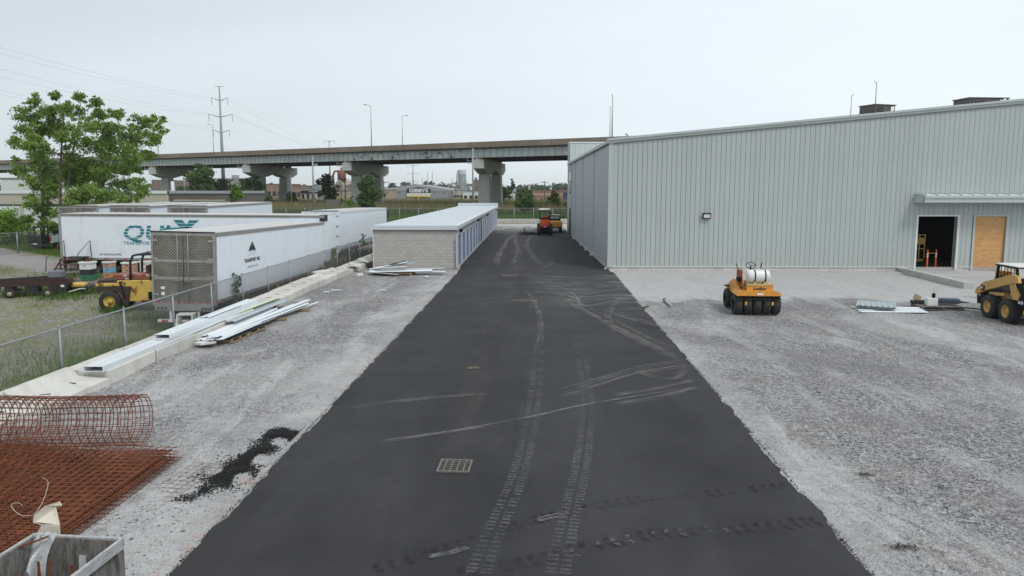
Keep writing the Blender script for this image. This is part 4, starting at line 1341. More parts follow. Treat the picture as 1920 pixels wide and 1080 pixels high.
pallet((pT.x, pT.y, 0), R(88), 'weathered pallet of tools on the right lot', 1.0, 1.75, grey_wood)
bx = empty('tool_box', (pT.x - .35, pT.y - .15, .145), R(-5), 'white box with a black cap standing on the tool pallet', 'box')
MB().bbox((0, 0, .17), (.42, .3, .34), .02).build('body', white_pl, bx)
MB().lathe([(0, .34), (.07, .34), (.07, .5), (.05, .54), (0, .54)], (.08, 0, 0), n=12).build('cap', black, bx)
hm = empty('demolition_hammer', (pT.x + .45, pT.y + .05, .2), R(-12), 'dark blue-grey machine tool lying on the pallet', 'power tool')
MB().bbox((0, 0, .12), (.9, .3, .22), .05).build('body', mat('tool_blue', (.05, .08, .10, 1), .5, var=.2), hm)
MB().tube([(.45, 0, .1), (.85, .05, .06)], [.05, .02], 8).build('chisel', dark_steel, hm)
MB().tube([(-.4, .1, .15), (-.7, .2, .2), (-.85, .1, .1)], .03, 6).build('grip', black, hm)
tag(MB().bbox((0, 0, .08), (1.1, .18, .14), .02).build('steel_channel', dark_steel, None, loc=(pT.x - .4, pT.y + .35, .15), rot=R(3)), 'dark steel bar across the back of the tool pallet', 'steel bar')
tag(MB().cbox((0, 0, .1), (.3, .12, .22), rz=.3, ry=.4).build('wood_offcut', wood, None, loc=(pT.x - .65, pT.y + .4, .3)), 'beige wood offcut standing on the tool pallet', 'wood offcut')
a_, b_ = G(1246, 562, .06), G(1259, 574, .06)
lg = empty('wooden_stake', a_, math.atan2((b_ - a_).y, (b_ - a_).x), 'pale round stake lying on the gravel right of the asphalt', 'stake')
MB().tube([(0, 0, 0), ((b_ - a_).length, 0, 0)], [.06, .05], 8).build('shaft', grey_wood2, lg)
MB().tube([(-.05, 0, 0), (.12, 0, 0)], .075, 8).build('end_cap', dark_steel, lg)
tag(MB().tube([G(1205, 578, .05), G(1211, 575, .08), G(1216, 574.5, .05)], .03, 6).build('rubber_strip', black, None), 'black curl of rubber on the gravel at the asphalt edge', 'rubber strip')

# ------------------------------------------------------------------ chain link fences
def chain_fence(name, P0, P1, h, post_step, label, cell=.07, wr=.0034, m=galv, wm=chain_m, zfun=None, post_r=.03):
    P0, P1 = Vector(P0), Vector(P1)
    L_ = (P1 - P0).length
    d = (P1 - P0).normalized()
    o = empty(name, P0, (0, 0, math.atan2(d.y, d.x)), label, 'fence')
    zf = zfun or (lambda s: 0.)
    n_ = int(L_ / post_step)
    pr = None
    for i in range(n_ + 1):
        s = min(i * post_step, L_)
        z0 = zf(s)
        q = MB().tube([(0, 0, 0), (0, 0, h + .04)], post_r, 8)
        q.lathe([(0, h + .09), (post_r * 1.4, h + .06), (post_r * 1.4, h + .02)], n=8) if False else None
        q.tube([(0, 0, h + .03), (0, 0, h + .085)], [post_r * 1.35, post_r * .6], 8)
        q.build('fence_post', m, o, loc=(s, 0, z0))
    rl = MB()
    k = max(2, int(L_ / post_step))
    pts_ = [(L_ * i / k, 0, zf(L_ * i / k) + h) for i in range(k + 1)]
    rl.tube(pts_, post_r * .72, 8)
    rl.build('top_rail', m, o)
    # woven wire: two families of slanting wires
    V_, F_ = [], []
    hh = h - .06
    nn = int((L_ + hh) / cell)
    for fam in (1, -1):
        for i in range(nn):
            s0 = i * cell - (hh if fam == 1 else 0)
            a0, a1 = s0, s0 + hh
            lo, hi = max(0, -a0) if a0 < 0 else 0, hh - max(0, a1 - L_)
            if hi <= lo: continue
            x0, x1 = a0 + lo, a0 + hi
            if fam == 1: z0, z1 = lo, hi
            else: z0, z1 = hh - lo, hh - hi
            zb0, zb1 = zf(x0), zf(x1)
            yo = .004 * fam
            k_ = len(V_)
            for (xx, zz) in ((x0, z0 + zb0 + .03), (x1, z1 + zb1 + .03)):
                V_ += [(xx, yo - wr, zz - wr), (xx, yo + wr, zz - wr), (xx, yo, zz + wr * 1.3)]
            F_ += [(k_, k_ + 1, k_ + 4, k_ + 3), (k_ + 1, k_ + 2, k_ + 5, k_ + 4), (k_ + 2, k_, k_ + 3, k_ + 5)]
    npmesh('chain_mesh', np.array(V_), np.array(F_), wm, parent=o, kind='stuff')
    return o


F0 = Vector((-12.4, 9.5, 0))
chain_fence('chain_link_fence', (-12.4, 6.0, -.32), (-12.4, 56., -.42), 1.82, 2.87, 'long galvanised chain link fence running behind the concrete block wall', zfun=lambda s: 0, cell=.075)
chain_fence('chain_link_fence', (-50, 44.9, -.22), (-42.3, 58.3, -.22), 1.75, 3.4, 'chain link fence in front of the bright green bush', cell=.12, wr=.005, post_r=.05)
chain_fence('chain_link_fence', (-60, 108.5, -.5), (16, 108.5, -.5), 2.75, 3.0, 'far chain link fence in front of the reed field', cell=.22, wr=.007, post_r=.045)
cb = empty('concrete_barrier', (-5.6, 105.9, 0), 0, 'long pale concrete barrier at the far end of the lane', 'barrier')
for i in range(8):
    MB().bbox((1.5 + i * 3.02, 0, .2), (3.0, .4, 1.0), .03).build('barrier_segment', block_con, cb)
MB().tube([(-6.2, 100.2, -.3), (-6.2, 100.2, .9)], .06, 6)


# ------------------------------------------------------------------ trailers
def wheel_parts(parent, x, y, z, r, w_, side=1, rimm=None, n=24, tyre=rubber, lugs=0):
    """a wheel with its axis along x; parent at thing level gets a part 'wheel' with tyre and rim"""
    wq = bpy.data.objects.new('wheel', None); COL.objects.link(wq); wq.parent = parent; wq.location = (x, y, z)
    t_ = MB().lathe([(r * .55, -w_ * .5), (r * .9, -w_ * .5), (r, -w_ * .36), (r, w_ * .36), (r * .9, w_ * .5), (r * .55, w_ * .5), (r * .55, -w_ * .5)], axis='x', n=n)
    if lugs:
        for i in range(lugs):
            a = 2 * PI * i / lugs
            for sg in (-1, 1):
                M = Matrix.Rotation(a + (PI / lugs if sg > 0 else 0), 4, 'X') @ Matrix.Translation((sg * w_ * .22, 0, r * 1.0)) @ Matrix.Rotation(R(35) * sg, 4, 'Z')
                t_.box(-w_ * .26, w_ * .26, -.028, .028, -.03, .025, M)
    t_.build('tyre', tyre, wq)
    s = w_ * .5 * side
    MB().lathe([(0, s * .55), (r * .2, s * .6), (r * .25, s * .35), (r * .47, s * .3), (r * .5, s * .8), (r * .56, s * .98), (r * .56, s * .5)], axis='x', n=n).build('rim', rimm or alu, wq)
    return wq


def trailer(name, loc, rz, L_, label, W=2.6, zt=4.05, zb=1.15, roll=0., pitch_=0., face='quilt', wheels=True, rail=True, nose=False, side_m_=white_paint):
    o = empty(name, loc, (pitch_, roll, rz), label, 'trailer')
    hw = W / 2
    # side walls in panels
    np_ = 13
    for sx in (-1, 1):
        x0, x1 = (sx * hw - .02, sx * hw) if sx > 0 else (-hw, -hw + .02)
        MB().box(x0, x1, .12, L_, zb + .14, zt - .17).build('side_wall', side_m_, o)
        sm = MB()
        for i in range(1, np_):
            yy = .12 + (L_ - .12) * i / np_
            xa = sx * (hw + .003)
            sm.box(min(xa, xa - sx * .006), max(xa, xa - sx * .006), yy - .012, yy + .012, zb + .15, zt - .18)
        sm.build('seam_strip', side_m_, o)
        MB().box(sx * hw - .03, sx * hw + .03, .1, L_ + .01, zt - .17, zt - .02).build('top_rail', alu if face != 'white' else trim_w, o)
        MB().box(sx * hw - .035, sx * hw + .025, .1, L_ + .01, zb, zb + .14).build('bottom_rail', alu, o)
        rv = MB()
        for i in range(int(L_ / .6)):
            yy = .4 + i * .6
            xa = sx * hw + sx * .027
            if i % 2 == 0: rv.box(min(xa, xa + sx * .006), max(xa, xa + sx * .006), yy, yy + .3, zb + .04, zb + .09)
        rv.build('reflector_tape', red_m, o)
    MB().box(-hw + .03, hw - .03, .1, L_, zt - .06, zt).build('roof', roof_white, o)
    rb = MB()
    for i in range(1, 12):
        yy = L_ * i / 12
        rb.box(-hw + .05, hw - .05, yy - .02, yy + .02, zt + .001, zt + .006)
    rb.build('roof_bow', roof_white, o)
    MB().box(-hw + .02, hw - .02, L_ - .03, L_, zb, zt - .05).build('nose_wall', side_m_, o)
    MB().box(-hw + .04, hw - .04, .1, L_ - .05, zb, zb + .1).build('floor', dark_steel, o)
    # rear frame and doors
    fm = alu if face == 'quilt' else white_paint
    fr_ = MB()
    fr_.box(-hw, -hw + .09, -.06, .1, zb - .1, zt - .02); fr_.box(hw - .09, hw, -.06, .1, zb - .1, zt - .02)
    fr_.box(-hw + .09, hw - .09, -.06, .1, zt - .16, zt - .02); fr_.box(-hw + .09, hw - .09, -.06, .1, zb - .12, zb + .06)
    fr_.build('rear_frame', fm, o)
    MB().box(-hw, hw, -.09, -.02, zt - .03, zt + .02).build('rear_header', dark_steel, o)
    for sx in (-1, 1):
        dm_ = quilt if face == 'quilt' else white_paint
        d = MB().box(min(sx * .012, sx * (hw - .1)), max(sx * .012, sx * (hw - .1)), -.05, -.0, zb + .07, zt - .17).build('rear_door', dm_, o)
        for xx in (sx * .22, sx * (hw - .32)):
            if face == 'quilt' and xx == sx * (hw - .32): continue
            rd = MB().tube([(xx, -.085, zb - .03), (xx, -.085, zt - .1)], .02, 6)
            rd.build('lock_rod', galv, d)
        for k in range(4):
            zz = zb + .3 + k * (zt - zb - .7) / 3
            MB().box(min(sx * (hw - .28), sx * (hw - .005)), max(sx * (hw - .28), sx * (hw - .005)), -.082, -.062, zz, zz + .09).build('hinge', fm if face == 'quilt' else alu, d)
        if face == 'quilt':
            for zz in (zb + .95, zb + 1.65):
                MB().box(min(sx * .02, sx * (hw - .1)), max(sx * .02, sx * (hw - .1)), -.062, -.0505, zz, zz + .12).build('cross_band', alu, d)
        MB().box(sx * .22 - .16, sx * .22 + .16, -.12, -.1, zb + .9, zb + .94).build('lock_handle', galv, d)
    tp = MB()
    for i in range(8):
        tp.box(-hw + .15 + i * .29, -hw + .32 + i * .29, -.068, -.062, zb + .0, zb + .05)
    tp.build('reflector_tape', red_m, o)
    # bumper frame
    ug = MB()
    ug.box(-hw + .1, hw - .1, -.08, .02, zb - .32, zb - .12)
    ug.build('light_bar', alu, o)
    for xx in (-hw + .25, -hw + .4, -hw + .55, hw - .25, hw - .4, hw - .55):
        MB().lathe([(0, -.1), (.05, -.1), (.05, -.08)], (xx, 0, zb - .22), 'y', 10).build('tail_light', dark_steel, o)
    ub = MB()
    ub.box(-.62, -.54, -.06, .02, zb - .72, zb - .32); ub.box(.54, .62, -.06, .02, zb - .72, zb - .32)
    ub.box(-hw + .2, hw - .2, -.07, .03, zb - .8, zb - .7)
    ub.build('underride_guard', white_paint, o)
    ut = MB()
    for k in (-3, -1, 1, 3): ut.box(k * .27 - .13, k * .27 + .13, -.078, -.071, zb - .79, zb - .71)
    ut.build('reflector_tape', red_m, o)
    if wheels:
        for yy in (1.6, 2.85):
            for sx in (-1, 1):
                wheel_parts(o, sx * (hw - .22), yy, .5, .5, .3, sx)
            MB().tube([(-hw + .3, yy, .5), (hw - .3, yy, .5)], .08, 8).build('axle', dark_steel, o)
        MB().box(-hw + .35, hw - .35, 1.0, 3.6, .7, zb).build('bogie_frame', dark_steel, o)
    for sx in (-1, 1):
        lg_ = MB().box(sx * .8 - .07, sx * .8 + .07, L_ - 3.0, L_ - 2.86, .1, zb)
        lg_.box(sx * .8 - .13, sx * .8 + .13, L_ - 3.07, L_ - 2.79, .0, .1)
        lg_.build('landing_leg', dark_steel, o)
    MB().box(-hw + .08, hw - .08, 3.7, L_ - .2, zb - .14, zb).build('underframe', dark_steel, o)
    return o


t1 = trailer('semi_trailer', (-14.22, 27.5, -.68), 0, 14.6, 'white semi trailer with dull quilted steel rear doors beside the fence', W=2.62, zt=4.1, zb=1.2, roll=R(1.2), pitch_=R(-.9))
# triangular road emblem and lettering on its side
em = MB()
sx_ = 1.31
def tri(ys_zs, m, name):
    x_ = sx_ + .008
    a = MB(); a.prism(ys_zs, 'x', x_, x_ + .004); a.build(name, m, t1)
ey, ez = 3.65, 3.12
tri([(ey - .42, ez), (ey - .02, ez + .42), (ey - .02, ez + .12), (ey - .1, ez)], ink, 'emblem')
tri([(ey + .42, ez), (ey + .02, ez + .42), (ey + .02, ez + .12), (ey + .1, ez)], ink, 'emblem')
tri([(ey - .05, ez), (ey - .015, ez + .2), (ey + .015, ez + .2), (ey + .05, ez)], ink, 'emblem')
text('TRANSPORT INC.', .235, ink, t1, (sx_ + .01, ey + .05, 2.62), (PI / 2, 0, PI / 2), bold=.004)
text('MISSISSAUGA, ON', .15, ink_lt, t1, (sx_ + .01, ey + .05, 2.36), (PI / 2, 0, PI / 2), bold=.002)
for k in (-3, -1, 1, 3):
    tri([(ey + k * .17 - .04, 2.9), (ey + k * .09 - .02, 3.1), (ey + k * .09 + .02, 3.1), (ey + k * .17 + .04, 2.9)], mat('ghost_stripe', (.66, .71, .76, 1), .4, var=.02) if k == -3 else MATS['ghost_stripe'], 'faded_stripe')
MB().box(-.95, -.78, -.058, -.052, 1.75, 1.86).build('sticker', white_ink, t1)
MB().box(-.93, -.8, -.058, -.052, 1.5, 1.64).build('sticker', white_ink, t1)

# the lettered trailer standing across, long side to the camera
t2 = trailer('semi_trailer', (-30.0, 44.32, -.22), R(-90), 16.9, 'white semi trailer with teal striped lettering on its long side', W=2.64, zt=3.85, zb=.92, pitch_=R(-.35))
# its long side facing the camera is the local +x side; reading direction is local +y
def t2p(px, py): # photograph pixel to (local y, local z) on that side
    q = Q(px, py, 43.0)
    return (q.x + 30.0, q.z + .22)
xs_ = 1.32 + .006
(y0, z0), (y1, z1) = t2p(228, 472 - 24), t2p(300, 421)
lh = z1 - z0
lt = text('QUI', lh * 1.42, teal, t2, (xs_, y0, z0), (PI / 2, 0, PI / 2), bold=.028, width=1.32, shear=.18, align='LEFT')
# C is half hidden by the other trailer; K is drawn as the big X-like flourish
k0, kz = t2p(322, 412), 0
def para(pts, m=teal):
    a = MB(); a.prism([t2p(*p) for p in pts], 'x', xs_ - .002, xs_ + .004); a.build('lettering', m, t2)
para([(324, 411), (341, 411), (357, 429), (340, 429)])
para([(354, 411.5), (373, 411.5), (352, 429), (344, 429)][::1])
para([(306, 426), (336, 425), (352, 441), (306, 441)])
para([(357, 441), (352, 429), (359, 424), (374, 441)])
st_ = MB()
for py in (421.5, 427.5, 433.5, 439.5, 445.):
    a_, b_ = t2p(226, py), t2p(306, py)
    st_.box(xs_ + .001, xs_ + .0075, a_[0], b_[0], a_[1] - .018, a_[1] + .018)
for py in (417., 423.):
    a_, b_ = t2p(320, py), t2p(372, py)
    st_.box(xs_ + .003, xs_ + .0085, a_[0], b_[0], a_[1] - .012, a_[1] + .012)
st_.build('stripe_gap', white_paint, t2)
a_ = t2p(231, 458)
text('TRANSPORTATION', .30, teal, t2, (xs_, a_[0], a_[1]), (PI / 2, 0, PI / 2), bold=.003, width=1.12, align='LEFT')
a_ = t2p(186, 478)
text('AIR RIDE EQUIPPED', .165, ink, t2, (xs_, a_[0], a_[1]), (PI / 2, 0, PI / 2), bold=.001, shear=.15, align='LEFT')
rvt = MB()
for i in range(110):
    rvt.box(xs_ + .02, xs_ + .035, .2 + i * .152, .26 + i * .152, 3.72, 3.78)
rvt.build('rivet_row', dark_steel, t2)
# torn front corner
tc_ = MB()
tc_.box(.6, 1.335, 16.62, 16.92, 3.45, 3.86)
tc_.build('torn_corner', dark_steel, t2)
MB().box(1.322, 1.345, 16.62, 16.9, 2.6, 3.44).build('torn_edge', alu, t2)

t3 = trailer('semi_trailer', (-14.52, 46.9, -.22), R(-.2), 15.1, 'plain white semi trailer with white hinged doors standing end-on behind the fence', W=2.56, zt=3.9, zb=1.15, face='white', pitch_=R(-.6))
for i, (xx, lab) in enumerate(((-23.72, 'right one of three behind the lettered one'), (-27.62, 'middle one of three behind the lettered one'), (-31.1, 'left one of three behind the lettered one'))):
    q = trailer('semi_trailer', (xx, 47.0 - .2 * i, -.1), R(5.), 15.5 + .3 * i, 'white semi trailer with steel doors, ' + lab, W=2.66, zt=4.12, zb=1.25, wheels=(i == 0), pitch_=R(.0))
    q['group'] = 'trailers parked side by side at the back'

# ------------------------------------------------------------------ rusty stairs in front of the lettered trailer
stp = empty('metal_stairs', (-29.0, 41.75, -.22), 0, 'rusty steel access stairs with two handrails against the lettered trailer', 'stairs')
for i in range(4):
    MB().cbox((0, -.1 + i * .28, .22 + i * .24), (1.5 - .1 * i, .27, .04)).build('tread', rust, stp)
MB().cbox((.25, .95, 1.12), (1.15, .7, .035)).build('landing', dark_steel, stp)
stf = MB()
for sx in (-.72, .72):
    stf.bar((sx, -.3, .0), (sx * .9, .8, 1.05), .07)
    stf.bar((sx * .9, 1.0, 0), (sx * .9, 1.0, 1.15), .07)
    stf.bar((sx * .9, .6, 0), (sx * .9, .6, 1.0), .06)
stf.bar((-.7, .6, .4), (.7, .6, .4), .05); stf.bar((-.7, -.3, .05), (.75, -.3, .05), .06)
stf.build('frame', rust, stp)
for sx in (-1, 1):
    h_ = MB()
    x_ = .35 + sx * .45 if sx > 0 else -.65
    pts_ = [(x_ - .35, -.25, .3), (x_ - .3, -.2, 1.15), (x_ + .05, 1.0, 2.15), (x_ + .08, 1.05, .2)] if sx < 0 else [(x_ - .1, .2, .4), (x_ - .05, .25, 1.35), (x_ + .25, 1.05, 2.15), (x_ + .3, 1.1, .2)]
    h_.tube(pts_, .028, 6)
    h_.build('handrail', rust, stp)
MB().cbox((-.1, -.75, .05), (1.7, .5, .06), rz=.1).build('foot_plate', rust, stp)


# ------------------------------------------------------------------ beehives
def hive(x, y, s, boxes, label, lid=hive_w, rz=0):
    o = empty('beehive', (x, y, yz(x, y)), rz, label, 'beehive', 'beehives in front of the lettered trailer')
    z_ = .16
    MB().cbox((0, 0, .1), (s * 1.2, s * 1.2, .08)).build('stand', hive_p, o)
    for m_, h_ in boxes:
        MB().bbox((0, 0, z_ + h_ / 2), (s, s, h_ - .01), .012).build('hive_box', m_, o)
        MB().cbox((0, -s / 2 - .006, z_ + h_ * .6), (.16, .02, .035)).build('hand_hold', hive_k, o)
        z_ += h_
    MB().bbox((0, 0, z_ + .04), (s * 1.14, s * 1.14, .1), .012).build('lid', lid, o)
    if lid is hive_w: MB().cbox((0, .0, z_ + .12), (.35, .3, .06), rz=.2).build('lid_brick', rust, o)
    return o


hive(-25.95, 39.4, .62, ((hive_g, .36), (hive_k, .3), (hive_w, .36)), 'beehive of dark green, black and white boxes')
hive(-25.3, 40.4, .5, ((hive_o, .3), (hive_b, .33), (hive_p, .27)), 'beehive of orange, light blue and pale boxes')
hive(-24.0, 40.3, .62, ((hive_p, .3), (hive_p, .3), (hive_p, .28)), 'pinkish brown beehive under a white lid, behind the forklift hood')
hive(-23.1, 40.6, .6, ((hive_p, .35), (hive_w, .3), (hive_w, .28)), 'white and brown beehive seen through the forklift guard')
pallet((-25.4, 39.6, yz(-25, 39.6) - .02), R(5), 'dark pallet under the beehives', 1.4, 2.6, grey_wood)

# ------------------------------------------------------------------ old yellow forklift
fk = empty('forklift', (-17.95, 32.5, -.6), R(96), 'old rusty yellow forklift with black overhead guard beside the trailer', 'forklift')
# local x: across, local y: forward axis (heading left in the picture = away end is the counterweight)
# body lies along local y from -2.4 (right, mast end) to 2.4 (left, counterweight with the visible wheel)
MB().bbox((-.62, .9, .98), (.14, 1.5, 1.0), .03).build('side_panel', yellow, fk)
MB().bbox((0, .5, .95), (1.3, 2.0, .9), .04).build('body', yellow, fk)
MB().bbox((0, -1.1, .75), (1.3, 1.5, .7), .04).build('front_body', yellow, fk)
MB().bbox((0, 1.75, 1.42), (1.35, 1.5, .14), .03).build('hood', MATS['maroon'], fk)
MB().bbox((0, 1.1, 1.6), (1.0, 1.6, .28), .05).build('engine_cover', mat('flaking_red', (.24, .08, .05, 1), .8, var=.3, scale=5, dirt=(.75, .7, .62, 1), damt=.9, dscale=3.5, dlo=.55, dhi=.6), fk)
MB().bbox((0, 1.95, 1.30), (1.56, 1.25, .15), .02).build('counterweight', yellow, fk)
MB().prism([(1.15, .35), (1.0, 1.2), (2.55, 1.2), (2.55, .95), (2.35, 1.0), (1.6, 1.0), (1.42, .8), (1.35, .3)], 'x', -.80, -.70).prism([(1.15, .35), (1.0, 1.2), (2.55, 1.2), (2.55, .95), (2.35, 1.0), (1.6, 1.0), (1.42, .8), (1.35, .3)], 'x', .70, .80).build('wheel_arch', MATS.get('arch_brown') or mat('arch_brown', (.045, .032, .026, 1), .8, var=.4, scale=5), fk)
MB().bbox((.1, -.15, 2.0), (.4, .34, 1.3), .03).build('cab_column', MATS.get('maroon') or rust, fk)
MB().bbox((-.3, 1.35, 1.0), (1.0, .14, .9), .02, rx=R(-14)).build('mudguard', dark_steel, fk)
MB().bbox((-.0, 1.9, 1.35), (1.5, 1.3, .06), .01).build('fender', dark_steel, fk)
for yy, sx, r_ in ((1.95, 1, .5), (1.95, -1, .5), (-1.0, 1, .56), (-1.0, -1, .56)):
    wheel_parts(fk, sx * .72, yy, r_, r_, .3, sx, rimm=yellow)
gd = MB()
for xx in (-.6, .6):
    gd.tube([(xx, 1.05, 1.5), (xx, 1.02, 2.35), (xx, .9, 2.62), (xx, .7, 2.68), (xx, -1.0, 2.72)], .055, 8)
    gd.tube([(xx, -.3, 1.2), (xx, -.45, 2.68)], .055, 8)
for k in range(5): gd.tube([(-.6, .7 - k * .42, 2.69), (.6, .7 - k * .42, 2.69)], .03, 6)
gd.build('overhead_guard', dark_steel, fk)
MB().box(-.5, .5, -1.1, .2, 2.74, 2.78).build('roof_plate', mat('faded_red_roof', (.45, .15, .10, 1), .7, var=.2), fk)
mst = MB()
for xx in (-.35, .35):
    mst.bar((xx, -1.9, .2), (xx, -1.75, 3.0), .16, .2)
for zz in (.6, 1.6, 2.8): mst.bar((-.35, -1.85, zz), (.35, -1.85, zz), .12, .1)
mst.build('mast', rust, fk)
MB().bbox((0, .1, 1.55), (.6, .6, .14), .04).build('seat', black, fk)
MB().bbox((0, .42, 1.85), (.6, .14, .6), .04).build('seat_back', rust, fk)
MB().tube([(0, -.6, 1.2), (0, -.4, 1.8)], .03, 6).build('steering_column', dark_steel, fk)
MB().lathe([(.18, -.015), (.2, 0), (.18, .015), (.16, 0), (.18, -.015)], (0, -.38, 1.82), 'z', 16).build('steering_wheel', black, fk)
MB().bbox((-.75, -.1, .5), (.35, 1.2, .08), .01).build('step', rust, fk)
MB().bbox((-.66, -.2, .75), (.12, .9, .36), .02).build('tank', black, fk)
# step stool
_q = Q(350, 600, 26.9)
ss = empty('step_stool', (_q.x, 26.9, -.6), R(8), 'small white plastic step stool behind the fence by the trailer', 'step stool')
ss.scale = (1.25, 1.25, 1.35)
a = MB()
for sx in (-.22, .22):
    a.bar((sx * 1.15, -.3, 0), (sx, -.12, .55), .05, .09); a.bar((sx * 1.1, .25, 0), (sx, .1, .55), .05, .08)
    a.bar((sx * 1.1, -.22, .26), (sx * 1.08, .2, .26), .04, .06)
a.build('leg_frame', white_pl, ss)
MB().bbox((0, 0, .57), (.52, .34, .05), .015).build('seat', white_pl, ss)
MB().bbox((0, -.24, .28), (.52, .2, .04), .012).build('step', white_pl, ss)

# ------------------------------------------------------------------ rusty conveyor machine
cvp = GY(65, 556)
cv = empty('conveyor_frame', (cvp.x, cvp.y, cvp.z), R(13), 'rusty dark steel conveyor chassis on small wheels in the weeds', 'conveyor')
cv.scale = (.84, .84, .78)
MB().prism([(-2.0, .85), (-2.05, 1.12), (-1.8, 1.2), (1.4, 1.28), (2.1, 1.2), (2.2, .9), (1.8, .72), (-1.6, .74)], 'y', -.35, .35).build('trough', MATS.get('maroon') or mat('maroon', (.05, .027, .023, 1), .85, var=.4, scale=5, dirt=(.03, .02, .018, 1), damt=.8, dscale=3), cv)
MB().prism([(-1.9, 1.2), (-1.85, 1.27), (.9, 1.42), (1.0, 1.3)], 'y', -.3, -.22).build('top_rail', dark_steel, cv)
MB().prism([(-.35, .25), (-.4, .8), (.35, .8), (.3, .25)], 'y', -.3, .3).build('hopper_body', dark_steel, cv)
MB().prism([(1.0, .4), (.9, .85), (2.1, .85), (1.9, .35)], 'y', -.33, .33).build('engine_box', dark_steel, cv)
MB().bbox((1.35, 0, 1.5), (.75, .6, .42), .03).build('control_box', mat('box_grey', (.16, .17, .20, 1), .6, var=.2), cv)
MB().cbox((1.75, -.35, .72), (.2, .02, .14)).build('tag_plate', white_ink, cv)
MB().bar((-1.5, 0, .32), (2.0, 0, .32), .5, .12).build('chassis', dark_steel, cv)
MB().prism([(-1.45, .3), (-1.5, .8), (-1.1, .8), (-.9, .3)], 'y', -.3, .3).build('bracket', dark_steel, cv)
for xx in (-1.15, .95):
    for yy in (-.45, .45):
        wq = bpy.data.objects.new('wheel', None); COL.objects.link(wq); wq.parent = cv; wq.location = (xx, yy, .27)
        MB().lathe([(0, -.09), (.27, -.09), (.29, -.05), (.29, .05), (.27, .09), (0, .09)], axis='y', n=16).build('tyre', MATS['maroon'], wq)
        MB().lathe([(0, -.13), (.1, -.12), (.14, -.095)], axis='y', n=12).build('hub', alu, wq)
MB().tube([(-1.9, 0, 1.0), (-2.4, -.1, .75), (-2.7, -.2, .1)], .06, 6).build('drawbar', dark_steel, cv)
MB().tube([(-1.8, -.2, .8), (-1.7, -.3, .45), (-1.3, -.3, .2), (-.9, -.3, .2)], .04, 6).build('hose', dark_steel, cv)
# timber bench line and yellow debris
bt = GY(140, 528)
ben = empty('timber_trestle', (bt.x, bt.y, bt.z), R(20), 'weathered low timber trestle between the conveyor and the beehives', 'trestle')
MB().cbox((0, 0, .55), (2.6, .35, .07)).build('beam', grey_wood, ben)
for xx in (-1.1, 1.1): MB().bar((xx, 0, 0), (xx, 0, .52), .1).build('leg', grey_wood, ben)
db = GY(142, 552)
de = empty('scrap_machine', (db.x, db.y, db.z), R(10), 'scrap machine part with yellow top and pale tray in the weeds', 'scrap machine')
MB().bbox((0, .2, .5), (.9, .5, .14), .03, rx=R(8)).build('top_plate', yellow, de)
MB().bbox((.2, .3, .25), (1.0, .6, .4), .05).build('engine_lump', dark_steel, de)
tr_ = MB()
for a0, a1 in (((-.45, -.35, .1), (.35, -.35, .35)), ((.35, -.35, .35), (.5, .05, .3)), ((.5, .05, .3), (-.3, .1, .1)), ((-.3, .1, .1), (-.45, -.35, .1))): tr_.bar(a0, a1, .06)
tr_.build('tray_frame', cream, de)
tr2 = MB().add([(-.45, -.35, .1), (.35, -.35, .33), (.5, .05, .28), (-.3, .1, .08)], [(0, 1, 2, 3)]).build('tray', rust, de)
MB().tube([(.6, 0, .1), (1.0, .2, .5), (1.1, .3, .1)], .05, 6).build('pipe', rust, de)
# yellow marker stake
p = GY(521, 552)
mk = empty('marker_stake', (-12.9, 34.3, -.5), 0, 'small yellow capped stake behind the block wall at the fence', 'marker')
MB().box(-.05, .05, -.05, .05, 0, .9).build('stake', yellow_pl, mk)
MB().box(-.055, .055, -.055, .055, .9, .98).build('cap', dark_steel, mk)

# ------------------------------------------------------------------ pickup truck in the yard
pk = empty('pickup_truck', (-43.35, 59.3, -.22), R(-2), 'white pickup with a black stake-sided bed parked by the fence', 'pickup truck')
MB().bbox((0, 1.3, .95), (1.95, 2.5, .6), .04).build('bed', black, pk)
tg = MB().bbox((0, .02, 1.0), (1.95, .08, .72), .02).build('tailgate', black, pk)
MB().bbox((-.25, -.06, .58), (.42, .03, .16), .01).build('licence_plate', white_ink, pk)
MB().bbox((0, -.02, .48), (1.9, .16, .2), .03).build('rear_bumper', dark_steel, pk)
for sx in (-1, 1):
    MB().bbox((sx * 1.0, 1.35, 1.0), (.1, 2.4, .62), .03).build('fender', white_paint, pk)
    MB().bbox((sx * 1.03, .14, 1.05), (.08, .16, .42), .02).build('tail_light', red_m, pk)
MB().bbox((0, 3.6, 1.0), (2.0, 2.3, .7), .1).build('cab_body', white_paint, pk)
MB().bbox((0, 3.5, 1.62), (1.75, 1.6, .62), .15).build('cab_top', mat('truck_dark', (.03, .035, .05, 1), .25, var=.1), pk)
MB().bbox((0, 5.4, .95), (1.95, 1.5, .55), .12).build('hood', white_paint, pk)
MB().cbox((0, 2.66, 1.66), (1.4, .03, .4)).build('rear_window', glass_d, pk)
rk = MB()
for yy in (.05, 2.4):
    for k in range(4):
        xx = -.93 + 1.86 * k / 3
        rk.bar((xx, yy, 1.3), (xx, yy, 2.05), .05)
    rk.bar((-.95, yy, 2.07), (.95, yy, 2.07), .06); rk.bar((-.95, yy, 1.42), (.95, yy, 1.42), .05)
for sx in (-.95, .95):
    rk.bar((sx, .05, 2.07), (sx, 2.4, 2.07), .05)
    for yy in (.8, 1.6): rk.bar((sx, yy, 1.3), (sx, yy, 2.05), .05)
rk.bar((-.9, 2.6, 2.25), (.9, 2.6, 2.25), .06); rk.bar((-.9, 2.6, 1.4), (-.9, 2.6, 2.25), .06); rk.bar((.9, 2.6, 1.4), (.9, 2.6, 2.25), .06)
rk.build('stake_rack', black, pk)
